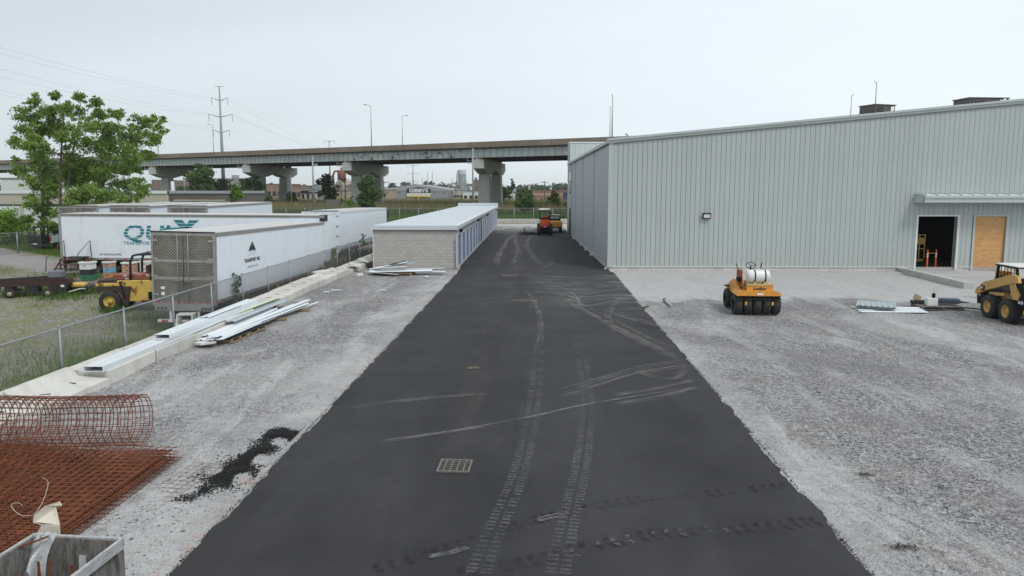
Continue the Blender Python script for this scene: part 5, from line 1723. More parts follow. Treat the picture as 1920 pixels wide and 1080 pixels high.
for sx in (-1, 1):
    for yy in (1.2, 4.9): wheel_parts(pk, sx * .86, yy, .4, .4, .26, sx)

# ------------------------------------------------------------------ roller (pneumatic) on the right lot
rl = empty('pneumatic_roller', (9.16, 28.5, .0), R(-1.5), 'orange-yellow rubber tyred roller with a white water tank', 'roller')
rl.scale = (.95, .85, .97)
for i in range(5):
    wheel_parts(rl, -.80 + i * .40, 0, .43, .43, .34, -1 if i < 3 else 1, rimm=black, tyre=rubber)
for i in range(4):
    wheel_parts(rl, -.70 + i * .42, 2.05, .43, .43, .34, -1, rimm=black, tyre=rubber)
MB().prism([(-.96, .90), (-.84, 1.06), (.72, 1.06), (.94, .94), (.96, .87), (.9, .84), (-.9, .84)], 'y', -.42, -.30).build('rear_beam', lee_orange, rl)
MB().prism([(-.9, .86), (-.80, 1.04), (.68, 1.04), (.9, .86)], 'y', -.30, .6).build('chassis', lee_orange, rl)
MB().box(-.93, .93, -.47, -.425, .70, .76).build('scraper_bar', black, rl)
sh_ = MB().box(-.95, .95, -.38, .4, .80, .84).build('wheel_cover', black, rl)
MB().bbox((.08, .2, 1.12), (1.12, 1.0, .30), .02).build('engine_box', lee_orange, rl)
MB().bbox((.08, .2, 1.30), (1.12, 1.0, .06), .02).build('box_top', dusty_top, rl)
MB().prism([(-.48, 1.27), (-.48, 1.33), (.64, 1.33), (.64, 1.27)], 'y', -.33, -.28).build('top_edge', dusty_top, rl)
dots = MB()
for i in range(11): dots.lathe([(0, -.318), (.018, -.318), (.018, -.30)], (-.4 + i * .095, 0, 1.0), 'y', 6)
dots.build('bolt_row', black, rl)
MB().box(-.06, .20, -.432, -.424, .88, .96).build('plate', white_ink, rl)
text('LeeBoy', .16, ink, rl, (.05, -.318, 1.09), (PI / 2, 0, 0), bold=.004, shear=.4, width=1.15)
MB().lathe([(0, -.09), (.06, -.09), (.06, -.05)], (.05, -.38, .78), 'y', 10).build('tow_hitch', black, rl)
for xx in (-.52, .60): MB().bbox((xx, -.42, .52), (.09, .06, .16), .02).build('scraper_block', lee_orange, rl)
tk = MB().lathe([(0, -.5), (.17, -.49), (.24, -.45), (.26, -.38), (.26, .38), (.24, .45), (.17, .49), (0, .5)], (.05, .0, 1.64), 'x', 28)
tk.build('water_tank', white_pl, rl)
for xx in (-.17, .27):
    MB().lathe([(.268, xx - .028), (.268, xx + .028), (.255, xx + .028), (.255, xx - .028), (.268, xx - .028)], (.05, .0, 1.64), 'x', 28).build('tank_strap', black, rl)
for xx in (-.17, .27): MB().bbox((.05 + xx, -.02, 1.36), (.1, .4, .08), .01).build('tank_saddle', dusty_top, rl)
MB().lathe([(.07, 1.9), (.07, 1.94), (0, 1.95)], (.1, 0, 0), 'z', 10).build('filler_cap', white_pl, rl)
sw_ = MB()
for k in range(20):
    a0, a1 = 2 * PI * k / 20, 2 * PI * (k + 1) / 20
    P_ = lambda a: (-.08 + .21 * math.cos(a), .75 + .08 * math.sin(a), 2.02 + .13 * math.sin(a))
    sw_.tube([P_(a0), P_(a1)], .015, 5, caps=False)
for k in (0, 7, 13):
    a0 = 2 * PI * k / 20
    sw_.tube([(-.08, .75, 2.0), (-.08 + .21 * math.cos(a0), .75 + .08 * math.sin(a0), 2.02 + .13 * math.sin(a0))], .01, 5)
sw_.tube([(-.08, .75, 2.0), (-.05, .95, 1.5)], .03, 6)
sw_.build('steering_wheel', black, rl)
MB().bbox((-.0, .62, 1.55), (.5, .5, .12), .04).build('seat', black, rl)
MB().bbox((-.55, .75, 1.55), (.2, .35, .6), .05).build('control_console', mat('console_red', (.28, .06, .04, 1), .6, var=.2), rl)
MB().bbox((-.6, .6, 1.45), (.22, .3, .2), .05).build('valve_block', black, rl)
lv = MB().tube([(-.62, .75, 1.85), (-.72, .75, 2.1)], .018, 6).tube([(.32, .8, 1.7), (.40, .8, 2.08), (.42, .8, 2.14)], .022, 6)
lv.build('lever', black, rl)
hs_ = MB().tube([(-.45, -.1, 1.35), (-.62, -.2, 1.2), (-.68, -.3, 1.02), (-.58, -.36, .92)], .018, 6).tube([(-.5, 0, 1.4), (-.55, -.28, 1.15), (-.52, -.36, .95)], .018, 6)
hs_.build('hose', black, rl)
MB().bbox((-.52, -.33, .93), (.14, .12, .12), .03).build('filter', dark_steel, rl)
MB().prism([(.3, .76), (.35, 1.15), (1.3, 1.25), (2.5, 1.0), (2.55, .76)], 'x', -.70, -.62).build('side_plate', lee_orange, rl)
MB().prism([(.75, .98), (.75, 1.35), (1.6, 1.35), (2.5, 1.1), (2.5, .98)], 'x', -.6, .65).build('front_deck', lee_orange, rl)
MB().bbox((-.72, 2.05, .98), (.34, .5, .04), .01).build('step_plate', black, rl)

# ------------------------------------------------------------------ skid steer at the right frame edge
sk = empty('skid_steer', (19.1, 26.4, 0), R(-3), 'tan-yellow skid steer loader with knobbly black tyres at the lot edge', 'skid steer')
for sx in (-1, 1):
    for yy in (.45, 1.62): wheel_parts(sk, sx * .80, yy, .46, .46, .36, sx, rimm=cat_yellow, tyre=rubber, lugs=22)
MB().bbox((0, 1.0, .62), (1.15, 2.5, .6), .05).build('chassis', cat_yellow, sk)
MB().bbox((0, -.32, .62), (1.5, .22, .38), .05).build('rear_bumper', cat_yellow, sk)
MB().prism([(-.38, .62), (-.35, 1.3), (-.15, 1.55), (.35, 1.5), (.5, 1.0), (.35, .62)], 'x', -.78, .78).build('engine_cover', black, sk)
MB().prism([(.0, .95), (-.12, 1.15), (.35, 1.62), (.62, 1.6), (.35, 1.1), (.35, .95)], 'x', -.84, -.785).build('rear_upright', cat_yellow, sk)
for sx in (-1, 1):
    xa, xb = (-.90, -.79) if sx < 0 else (.79, .90)
    MB().prism([(-.1, 1.62), (.0, 1.86), (.35, 1.9), (2.1, 1.38), (2.6, 1.05), (2.65, .82), (2.4, .86), (2.0, 1.05), (.9, 1.38), (.3, 1.55)], 'x', xa, xb).build('lift_arm', cat_yellow, sk)
MB().prism([(2.0, 1.06), (1.95, 1.22), (2.2, 1.26), (2.35, 1.12), (2.2, 1.02)], 'x', -.915, -.903).build('arm_badge', black, sk)
text('CAT', .15, white_ink, sk, (-.918, 2.22, 1.09), (PI / 2, 0, -PI / 2), bold=.005)
MB().prism([(.95, .98), (.9, 1.1), (1.9, 1.0), (1.85, .88)], 'x', -.78, -.55).build('fender_step', cat_yellow, sk)
MB().prism([(-.36, .82), (-.36, .98), (.05, .98), (.05, .82)], 'x', -.80, -.785).build('number_plate', black, sk)
text('262B', .15, white_ink, sk, (-.803, -.15, .84), (PI / 2, 0, -PI / 2), bold=.004)
MB().prism([(2.35, .45), (2.3, .95), (2.6, 1.2), (2.85, 1.05), (2.75, .4)], 'x', -.72, .72).build('coupler', black, sk)
hz = MB()
for k in range(4): hz.tube([(-.73, 2.52 + .06 * k, .78 + .1 * k), (-.78, 2.6 + .05 * k, .80 + .09 * k), (-.73, 2.7 + .05 * k, .78 + .08 * k)], .022, 5)
hz.build('hose_guard', white_ink, sk)
MB().bar((-.5, 2.7, .15), (-.75, 3.5, .08), .1, .05).build('fork', dark_steel, sk)
for sx in (-.6, .6):
    cg = MB()
    cg.bar((sx, .35, 1.2), (sx, .55, 2.12), .08); cg.bar((sx, 1.75, 1.2), (sx, 1.7, 2.12), .08); cg.bar((sx, .5, 2.12), (sx, 1.75, 2.12), .07)
    for k in range(5): cg.bar((sx, .7 + k * .2, 1.35), (sx, .7 + k * .2, 2.1), .018)
    for k in range(3): cg.bar((sx, .5, 1.5 + k * .2), (sx, 1.7, 1.5 + k * .2), .018)
    cg.build('cab_side_cage', black, sk)
MB().bbox((0, 1.12, 2.17), (1.3, 1.4, .05), .02).build('cab_roof', white_pl, sk)
MB().bbox((0, 1.1, 2.13), (1.34, 1.44, .04), .01).build('roof_frame', black, sk)
MB().bbox((0, .9, 1.35), (.9, .6, .6), .08).build('seat', black, sk)
MB().bbox((-.12, 2.15, 1.72), (.5, .35, .24), .06).build('attachment_top', lee_orange, sk)  # unidentified orange block, built as top of a guessed front attachment, no lamp
MB().bbox((-.1, 2.2, 1.4), (.5, .35, .42), .05).build('attachment_box', mat('attachment_grey', (.16, .14, .13, 1), .7, var=.2), sk)  # dark lower box of the same guessed attachment

# ------------------------------------------------------------------ compactor and truck at the far end of the lane
cp = empty('compactor', (1.28, 77.6, 0.04), R(1), 'orange compactor with a beige canopy seen from behind at the lane end', 'compactor')
for sx in (-1, 1): wheel_parts(cp, sx * .66, .1, .62, .62, .38, sx, tyre=rubber, lugs=14)
MB().bbox((0, .3, .75), (.95, 1.0, .75), .05).build('rear_frame', black, cp)
MB().prism([(-.47, .95), (-.47, 1.0), (-.45, 1.78), (.45, 1.78), (.47, .95)], 'y', -.32, .9).build('hood', red_orange, cp)
MB().box(-.44, .44, -.34, -.322, .95, 1.14).build('grille', red_m, cp)
MB().box(-.13, .13, -.37, -.345, .92, 1.02).build('lamp', hive_w, cp)
MB().bbox((0, .6, 1.86), (1.1, .9, .2), .05).build('platform', black, cp)
cc_ = MB()
for sx in (-.56, .56):
    cc_.bar((sx, .1, 1.2), (sx, .1, 2.75), .08); cc_.bar((sx, 1.2, 1.9), (sx, 1.2, 2.75), .08)
cc_.bar((-.56, .1, 2.7), (.56, .1, 2.7), .07)
cc_.bar((-.6, .15, 1.95), (-1.0, .15, 2.1), .05); cc_.bar((-1.0, .15, 2.0), (-1.0, .15, 2.3), .08)
cc_.build('canopy_posts', black, cp)
MB().bbox((0, .65, 2.87), (1.35, 1.5, .14), .05).build('canopy', cream, cp)
MB().bbox((0, .65, 2.95), (.95, 1.1, .12), .05).build('canopy_bulge', cream, cp)
MB().bbox((.12, .5, 2.05), (.45, .3, .25), .08).build('seat', red_orange, cp)
dm = MB().lathe([(0, -.8), (.6, -.8), (.6, .8), (0, .8)], (0, 2.9, .6), 'x', 24)
dm.build('drum', dark_steel, cp)
ct = empty('service_truck', (2.55, 82.3, .04), R(0), 'orange utility truck with black mirrors beside the far compactor', 'truck')
MB().bbox((0, .9, 1.0), (1.75, 1.9, .62), .05).build('bed', lee_orange, ct)
MB().bbox((0, -.1, 1.02), (1.7, .08, .6), .03).build('tailgate', lee_orange, ct)
MB().bbox((0, -.12, .6), (1.75, .14, .18), .03).build('bumper', dark_steel, ct)
for sx in (-1, 1):
    MB().bbox((sx * .8, -.16, 1.0), (.1, .05, .4), .02).build('tail_light', red_m, ct)
    wheel_parts(ct, sx * .72, .8, .4, .4, .3, sx); wheel_parts(ct, sx * .72, 4.2, .4, .4, .3, sx)
    MB().bbox((sx * 1.15, 3.0, 1.75), (.16, .1, .42), .03).build('mirror', black, ct)
    MB().bar((sx * .8, 3.0, 1.6), (sx * 1.12, 3.0, 1.7), .05).build('mirror_arm', black, ct)
MB().bbox((0, 3.2, 1.0), (1.75, 2.4, .75), .1).build('cab_body', lee_orange, ct)
MB().bbox((0, 2.9, 1.68), (1.55, 1.5, .62), .14).build('cab_top', black, ct)
MB().bbox((0, 2.13, 1.72), (1.25, .03, .34), .01).build('rear_window', mat('pale_glass', (.25, .32, .30, 1), .15, var=.1), ct)
MB().bbox((0, 2.8, 2.02), (1.3, 1.1, .06), .02).build('cab_roof', white_pl, ct)
MB().lathe([(0, 2.05), (.1, 2.05), (.1, 2.3), (.07, 2.35), (0, 2.35)], (-.35, 2.4, 0), 'z', 10).build('beacon', rust, ct)
ps = G(983.5, 438, 0)
pm = empty('metal_stub', (ps.x, ps.y, .03), 0, 'short dark pipe stub standing in the lane left of the compactor', 'pipe stub')
MB().tube([(0, 0, 0), (0, 0, .62), (-.25, 0, .66)], .05, 6).build('pipe', black, pm)


# ------------------------------------------------------------------ rusty mesh roll, mats, crate (near left)
def wire(V_, F_, p0, p1, r):
    p0, p1 = np.array(p0), np.array(p1)
    d = p1 - p0
    L_ = np.linalg.norm(d)
    if L_ < 1e-6: return
    d /= L_
    up = np.array((0, 0, 1.)) if abs(d[2]) < .9 else np.array((1., 0, 0))
    a = np.cross(d, up); a /= np.linalg.norm(a); b = np.cross(a, d)
    k = len(V_)
    for p in (p0, p1):
        for t_ in (0, 2.094, 4.189): V_.append(p + r * (a * math.cos(t_) + b * math.sin(t_)))
    F_ += [(k, k + 1, k + 4, k + 3), (k + 1, k + 2, k + 5, k + 4), (k + 2, k, k + 3, k + 5)]


# roll: axis runs out of the frame on the left
pe, pn = np.array((-7.85, 13.2, 0.)), np.array((-13.4, 12.75, 0.))
ax = pn - pe; La = np.linalg.norm(ax); ax /= La
side = np.array((-ax[1], ax[0], 0.))
if side[1] < 0: side = -side
V_, F_ = [], []
turns = 1.6
def spiral(th):
    r_ = .47 + .035 * (th / (2 * PI))
    return side * (r_ * math.cos(th - PI / 2)) + np.array((0, 0, 1.)) * (r_ * .97 * math.sin(th - PI / 2) + .52)
ths = np.linspace(0, turns * 2 * PI, 90)
s = 0.
jj = 0
while s < La:
    off = .02 * math.sin(s * 5)
    for i in range(len(ths) - 1):
        wob = .012 * math.sin(ths[i] * 3 + s * 2)
        wire(V_, F_, pe + ax * (s + .03 * math.sin(ths[i] * .7) + off) + spiral(ths[i]) * (1 + wob), pe + ax * (s + .03 * math.sin(ths[i + 1] * .7) + off) + spiral(ths[i + 1]) * (1 + .012 * math.sin(ths[i + 1] * 3 + s * 2)), .0095)
    s += .162
th = 0
while th < turns * 2 * PI:
    n_ = 20
    for k in range(n_):
        a0, a1 = k / n_, (k + 1) / n_
        f_ = lambda q: pe + ax * (q * La - .05) + spiral(th) * (1 + .02 * math.sin(q * 9 + th)) + np.array((0, 0, .008 * math.sin(q * 23 + th)))
        wire(V_, F_, f_(a0), f_(a1), .0055)
    th += .27
rr = npmesh('mesh_roll', np.array(V_), np.array(F_), rebar_d)
tag(rr, 'large loose roll of rusty reinforcing mesh lying on the gravel', 'wire mesh roll')

# mats piled flat in front of the roll
def mat_mesh(name, x0, x1, y0, y1, z, rot, sx, sy, r_, m, label, group, bend=0., cx=None, fray=0., arch=None):
    V_, F_ = [], []
    cx_, cy_ = (x0 + x1) / 2, (y0 + y1) / 2
    c_, s_ = math.cos(rot), math.sin(rot)
    def T(x, y):
        dx, dy = x - cx_, y - cy_
        zz = z + bend * ((x - x1) / (x0 - x1)) ** 2 + .012 * math.sin(x * 2.1 + y * 1.7 + z * 40)
        if arch: zz += arch * math.exp(-((y - y1 + .2) / .8) ** 2)
        return (cx_ + dx * c_ - dy * s_, cy_ + dx * s_ + dy * c_, zz)
    x = x0
    while x <= x1:
        xo = random.uniform(-.01, .01)
        e0, e1 = y0 - random.uniform(0, fray), y1 + random.uniform(0, fray)
        n_ = 10
        for k in range(n_):
            wire(V_, F_, T(x + xo, e0 + (e1 - e0) * k / n_), T(x + xo, e0 + (e1 - e0) * (k + 1) / n_), r_)
        x += sx
    y = y0
    while y <= y1:
        n_ = 10
        for k in range(n_):
            wire(V_, F_, T(x0 + (x1 - x0) * k / n_, y), T(x0 + (x1 - x0) * (k + 1) / n_, y), r_)
        y += sy
    return tag(npmesh(name, np.array(V_), np.array(F_), m), label, 'wire mesh mat', group)


GM = 'rusty wire mesh mats piled on the gravel'
for i in range(9):
    xr = -6.72 - .03 * (i % 4) - .008 * i
    mat_mesh('mesh_mat', xr - 4.9, xr, 6.5 + .05 * i, 12.6 - .05 * (i % 4), .01 + .03 * i, R(-.5 + .5 * math.sin(i * 2.3)), .152, .152, .0085, rebar_m,
             ['lowest', 'second lowest', 'third lowest', 'fourth lowest', 'middle', 'fourth highest', 'third highest', 'second highest', 'topmost'][i] + ' rusty reinforcing mesh mat in the flat pile before the mesh roll', GM, bend=.08 + .012 * i, fray=.03)
# sprung sheets that fan up towards the roll
for i, (rt, ar, x1_) in enumerate(((R(14), .3, -7.7), (R(20), .42, -8.2), (R(26), .36, -8.7))):
    mat_mesh('mesh_mat', x1_ - 3.6, x1_, 7.6, 12.3, .32 + .05 * i, rt, .152, .30, .007, rebar_m,
             ['lowest of the sprung mesh sheets fanning up beneath the roll', 'middle sprung mesh sheet fanning up beneath the roll', 'uppermost sprung mesh sheet crossing the pile at a slant'][i], 'sprung mesh sheets', bend=.3, arch=ar)
mat_mesh('mesh_mat', -6.55, -5.9, 9.9, 12.4, -.005, R(-9), .152, .152, .004, mat('dull_rusty_wire', (.26, .17, .13, 1), .95, var=.3, scale=3), 'single light mesh mat half sunk in the gravel between pile and asphalt', None)
# curl of pale plastic twine on the pile
cpts = [Q(80 + 3 * math.sin(k), 0, 9) for k in range(1)]
tw = [G(px, py, .42) for px, py in ((80, 896), (90, 903), (86, 925), (75, 950), (60, 966), (40, 966), (25, 955), (22, 945), (35, 943), (42, 948))]
tag(MB().tube(smooth_path(tw, .06), .003, 5).build('plastic_twine', cream), 'curl of pale twine lying on the rusty mesh pile', 'twine')

# crate
CX, CYY = -5.47, 7.06
crt = empty('wooden_crate', (CX, CYY, 0), R(-4), 'weathered grey plywood crate of scrap at the near corner of the mesh pile', 'crate')
hw, hl, ch = .54, .62, .98
for (a, b_, nm) in (((-hw, -hw + .02), (-hl, hl), 'side'), ((hw - .02, hw), (-hl, hl), 'side'), ((-hw + .02, hw - .02), (hl - .02, hl), 'side'), ((-hw + .02, hw - .02), (-hl, -hl + .02), 'side')):
    MB().box(a[0], a[1], b_[0], b_[1], .1, ch).build('side_panel', grey_wood, crt)
for sx in (-1, 1):
    MB().box(min(sx * hw, sx * (hw + .04)), max(sx * hw, sx * (hw + .04)), -hl - .03, hl + .03, ch - .11, ch + .015).build('rail', grey_wood2, crt)
    for sy in (-1, 1):
        MB().box(min(sx * hw, sx * (hw + .04)), max(sx * hw, sx * (hw + .04)), min(sy * (hl - .08), sy * (hl + .02)), max(sy * (hl - .08), sy * (hl + .02)), 0, ch - .112).build('corner_post', grey_wood, crt)
MB().box(-hw - .04, hw + .04, hl, hl + .035, ch - .06, ch + .018).build('rail', grey_wood2, crt)
MB().box(-hw - .04, hw + .04, -hl - .035, -hl, ch - .09, ch + .018).build('rail', grey_wood2, crt)
MB().box(-hw + .02, hw - .02, -hl + .02, hl - .02, .1, .13).build('floor', grey_wood, crt)
# contents
for i in range(16):
    a = random.uniform(-.35, .2); b0 = random.uniform(-.35, .4)
    M = Matrix.Translation((CX, CYY, 0)) @ Matrix.Rotation(R(-4), 4, 'Z')
    p_0 = M @ Vector((a, b0, .15)); p_1 = M @ Vector((a - random.uniform(-.1, .25), b0 + random.uniform(-.15, .15), random.uniform(.7, .95)))
    tag(MB().bar(p_0, p_1, .03, .008).build('steel_strap', rebar_m), 'rusty steel strap standing in the plywood crate', 'steel strap', 'rusty straps in the crate')
tag(MB().tube([(CX - 1.2, CYY + .1, .75), (CX - .7, CYY + .28, .92), (CX - .25, CYY + .55, 1.03)], .012, 6).build('rebar', rebar_m), 'bent orange-rust rod leaning over the crate rim', 'steel rod')
# plastic film draped over the back corner
film_m = mat('plastic_film', (.66, .68, .70, 1), .25, var=.3, scale=9, bump=.8, bscale=12, spec=.8)
film_m.node_tree.nodes['Principled BSDF'].inputs['Alpha'].default_value = .55
n_ = 16
V_, F_ = [], []
for i in range(n_):
    for j in range(n_):
        u, v_ = i / (n_ - 1), j / (n_ - 1)
        x = -hw + .02 + u * .26
        s_ = (v_ - .3)
        y = hl + .02 - max(0, s_) * .55 - .02 * math.sin(u * 9) if s_ > 0 else hl + .05 + .02 * math.sin(u * 12)
        z = ch + .035 - (abs(s_) * (.9 if s_ > 0 else .6)) ** 1.2 * (1 + .5 * math.sin(u * 7 + 1)) + .02 * math.sin(u * 23 + v_ * 9)
        V_.append((x + .03 * math.sin(v_ * 11 + u * 5), y, z))
for i in range(n_ - 1):
    for j in range(n_ - 1): F_.append((i * n_ + j, i * n_ + j + 1, (i + 1) * n_ + j + 1, (i + 1) * n_ + j))
fm_ = MB().add(V_, F_, True).build('plastic_film', film_m, None, loc=(CX, CYY, 0), rot=R(-4))
tag(fm_, 'crumpled clear plastic film draped over the back corner of the crate', 'plastic film')
V2 = [(.1, .5, .75), (.2, .52, .78), (.22, .45, .3), (.05, .4, .25), (.16, .47, .5), (.08, .45, .5)]
fm2 = MB().add([(.06, .57, .8), (.15, .57, .8), (.17, .5, .55), (.10, .48, .5), (.02, .44, .25), (.12, .42, .2)], [(0, 1, 2, 3), (3, 2, 5, 4)]).build('plastic_strip', film_m, None, loc=(CX, CYY, 0), rot=R(-4))
tag(fm2, 'torn strip of plastic hanging inside the crate', 'plastic film')
# beige bent sheet standing behind the crate
bs = [(68, 1004), (112, 1006), (111, 985), (93, 958), (105, 955), (100, 948), (82, 950), (70, 962), (68, 975), (77, 985)]
P_ = [Q(px, py, 7.95) for px, py in bs]
V_ = [(p.x, p.y + (.10 if i in (3, 4, 5) else -.06 if i in (7, 8) else 0), p.z) for i, p in enumerate(P_)]
V_ += [(a[0], a[1] + .015, a[2]) for a in V_]
m_ = MB().add(V_, [(0, 1, 2, 9), (9, 2, 3, 8), (8, 3, 7), (7, 3, 6), (3, 4, 5, 6)] + [tuple(i + 10 for i in f)[::-1] for f in [(0, 1, 2, 9), (9, 2, 3, 8), (8, 3, 7), (7, 3, 6), (3, 4, 5, 6)]] + [(i, (i + 1) % 10, 10 + (i + 1) % 10, 10 + i) for i in range(10)])
o = m_.build('bent_sheet', mat('beige_sheet', (.66, .60, .50, 1), .6, var=.06, scale=5, dirt=(.45, .38, .28, 1), damt=.5, dscale=4), None)
tag(o, 'beige bent sheet metal piece standing up behind the crate', 'sheet metal')
MB_s = MB()
for k in range(3): MB_s.tube([V_[6 + 0][:3], V_[2][:3]], .004, 3) if False else None


# ------------------------------------------------------------------ vegetation
def leaf_cloud(centers, radii, n, size, m, name='crown', parent=None, squash=.85, shell=.35, origin=(0, 0, 0)):
    C_ = np.array(centers, float); r_ = np.array(radii, float)
    ns = max(4, min(16, n // (len(C_) * 14)))
    m_ = len(C_) * ns
    ci = np.repeat(np.arange(len(C_)), ns)
    d = rng.normal(size=(m_, 3)); d /= np.linalg.norm(d, axis=1)[:, None]
    S_ = C_[ci] + d * (r_[ci] * (shell + (1.18 - shell) * rng.random(m_) ** .55))[:, None] * np.array((1, 1, squash))
    sr = r_[ci] * rng.uniform(.08, .28, m_)
    w_ = sr ** 1.6; w_ /= w_.sum()
    idx = rng.choice(m_, n, p=w_)
    p = S_[idx] + rng.normal(size=(n, 3)) * sr[idx][:, None] * np.array((1.1, 1.1, .75))
    a = rng.normal(size=(n, 3)); a /= np.linalg.norm(a, axis=1)[:, None]
    b = np.cross(a, rng.normal(size=(n, 3))); b /= np.linalg.norm(b, axis=1)[:, None]
    s = size * rng.uniform(.6, 1.3, n)
    V_ = np.stack([p - a * s[:, None] * .5, p + b * s[:, None] * .32, p + a * s[:, None] * .5, p - b * s[:, None] * .32], 1)
    V_ -= np.array(origin)
    F_ = np.arange(n * 4).reshape(n, 4)
    return npmesh(name, V_.reshape(-1, 3), F_, m, parent=parent)


def tree(name, base, centers, radii, n, size, m, label, cat='tree', group=None, trunks=None, tr_=.2, squash=.85, limbs=True, shell=.35):
    base = Vector(base)
    o = empty(name, base, 0, label, cat, group)
    leaf_cloud(centers, radii, n, size, m, parent=o, origin=tuple(base), squash=squash, shell=shell)
    t_ = MB()
    tr_list = trunks or [(base, Vector(centers[int(np.argmax(radii))]))]
    forks = []
    for b_, top in tr_list:
        b_, top = Vector(b_), Vector(top)
        pts_ = [b_.lerp(top, q) + Vector((math.sin(q * 5 + b_.x) * .12, math.cos(q * 4) * .12, 0)) * (1 if 0 < q < 1 else 0) * tr_ * 5 for q in np.linspace(0, 1, 7)]
        t_.tube([p - base for p in pts_], [tr_ * (1 - .75 * q) for q in np.linspace(0, 1, 7)], 8)
        forks += pts_[2:]
    if limbs:
        for c_, r__ in zip(centers, radii):
            c_ = Vector(c_)
            f_ = min(forks, key=lambda q: (q - c_).length + (1.5 if q.z > c_.z else 0))
            mid = f_.lerp(c_, .5) + Vector((0, 0, -.06 * (c_ - f_).length))
            t_.tube([f_ - base, mid - base, c_ - base], [tr_ * .2, tr_ * .13, tr_ * .05], 5)
            for k in range(3):
                e_ = c_ + Vector((random.gauss(0, 1), random.gauss(0, 1), random.gauss(.2, .8))) * r__ * .6
                t_.tube([mid - base, c_.lerp(e_, .4) - base, e_ - base], [tr_ * .09, tr_ * .06, tr_ * .03], 4)
    t_.build('trunk', bark, o)
    return o


def clusters(lst, Y, s, dy=2.):
    """(px, py, radius px) list at a distance -> world centres and radii"""
    C_, R_ = [], []
    for px, py, r_ in lst:
        q = Q(px, py, Y + random.uniform(-dy, dy))
        C_.append(tuple(q)); R_.append(r_ / s)
    return C_, R_


big = [(62, 190, 13), (104, 180, 9), (150, 182, 12), (178, 192, 11), (122, 200, 15), (60, 218, 20), (95, 212, 18), (140, 208, 16), (48, 250, 18), (33, 268, 13), (78, 245, 22), (75, 275, 20), (110, 240, 22), (125, 262, 20),
       (160, 235, 19), (188, 218, 14), (216, 212, 10), (210, 240, 20), (240, 255, 20), (255, 232, 14), (284, 226, 12), (303, 240, 10), (265, 262, 19), (293, 262, 12), (275, 290, 14), (240, 288, 22), (205, 275, 22), (175, 275, 22), (150, 300, 24),
       (115, 295, 24), (68, 305, 22), (36, 318, 13), (95, 325, 24), (135, 335, 26), (170, 330, 26), (210, 320, 24), (250, 315, 20), (60, 345, 20), (105, 362, 22), (150, 368, 24), (190, 365, 24), (225, 355, 22), (258, 345, 15), (268, 360, 9),
       (85, 395, 16), (58, 378, 14), (95, 425, 12), (110, 398, 14), (50, 410, 9), (82, 415, 10), (122, 385, 16), (305, 225, 7), (28, 300, 8), (235, 375, 14), (255, 372, 8)]
C_, R_ = clusters(big, 60, 21.2, 3.2)
bp = Q(112, 470, 60); bp.z = -.25
b2, b3 = Q(80, 465, 61), Q(140, 470, 62)
b2.z = b3.z = -.25
tree('broadleaf_tree', bp, C_, R_, 66000, .195, leaf_a, 'big airy green tree rising behind the lettered trailer', trunks=[(bp, Q(150, 215, 60)), (b2, Q(75, 235, 60.5)), (b3, Q(235, 260, 61)), (bp, Q(120, 200, 59))], tr_=.15, shell=.1)

# sapling growths and bushes
def bush(px, py, Y, rpx, s, m, label, n=1800, size=.12, hgt=1.1, name='shrub', cat='shrub', cl=5, group=None):
    C2, R2 = [], []
    base = Q(px, py, Y)
    gz = base.z
    r_ = rpx / s
    for k in range(cl):
        a = 2 * PI * k / cl
        C2.append((base.x + math.cos(a) * r_ * .45, base.y + math.sin(a) * r_ * .45, gz + r_ * hgt * random.uniform(.6, 1.3)))
        R2.append(r_ * random.uniform(.5, .7))
    C2.append((base.x, base.y, gz + r_ * hgt * 1.3)); R2.append(r_ * .65)
    return tree(name, (base.x, base.y, gz), C2, R2, n, size, m, label, cat, group, tr_=r_ * .07)


bush(13, 446, 66, 44, 19.7, leaf_c, 'large bright green bush behind the yard fence', 11000, .2, .5, cl=8)
bush(420, 596, 31.5, 18, 41, leaf_c, 'bright green weed clump under the quilted door trailer corner', 1300, .12, .8)
# leafy stems in front of the trailer side
def sapling(px0, py0, px1, py1, Y, wd, n, m, label, size=.13):
    a, b_ = Q(px0, py0, Y), Q(px1, py1, Y)
    C2, R2 = [], []
    for k in range(7):
        q = a.lerp(b_, k / 6)
        C2.append((q.x + random.gauss(0, wd * .25), q.y + random.gauss(0, .1), q.z)); R2.append(wd * (.55 + .25 * math.sin(k * 2.)))
    return tree('sapling', b_, C2, R2, n, size, m, label, 'sapling', trunks=[(b_, a)], tr_=.03)


sapling(441, 520, 445, 590, 29.2, .38, 520, leaf_b, 'thin leafy sapling growing through the fence before the trailer side', .14)
sapling(622, 470, 628, 500, 44.5, .42, 700, leaf_c, 'leafy weed standing at the fence by the gap between trailers', .16)
sapling(818 / 1.0 - 137, 440, 681, 455, 46, .2, 120, leaf_b, 'small weed above the fence rail against the white door trailer', .12)

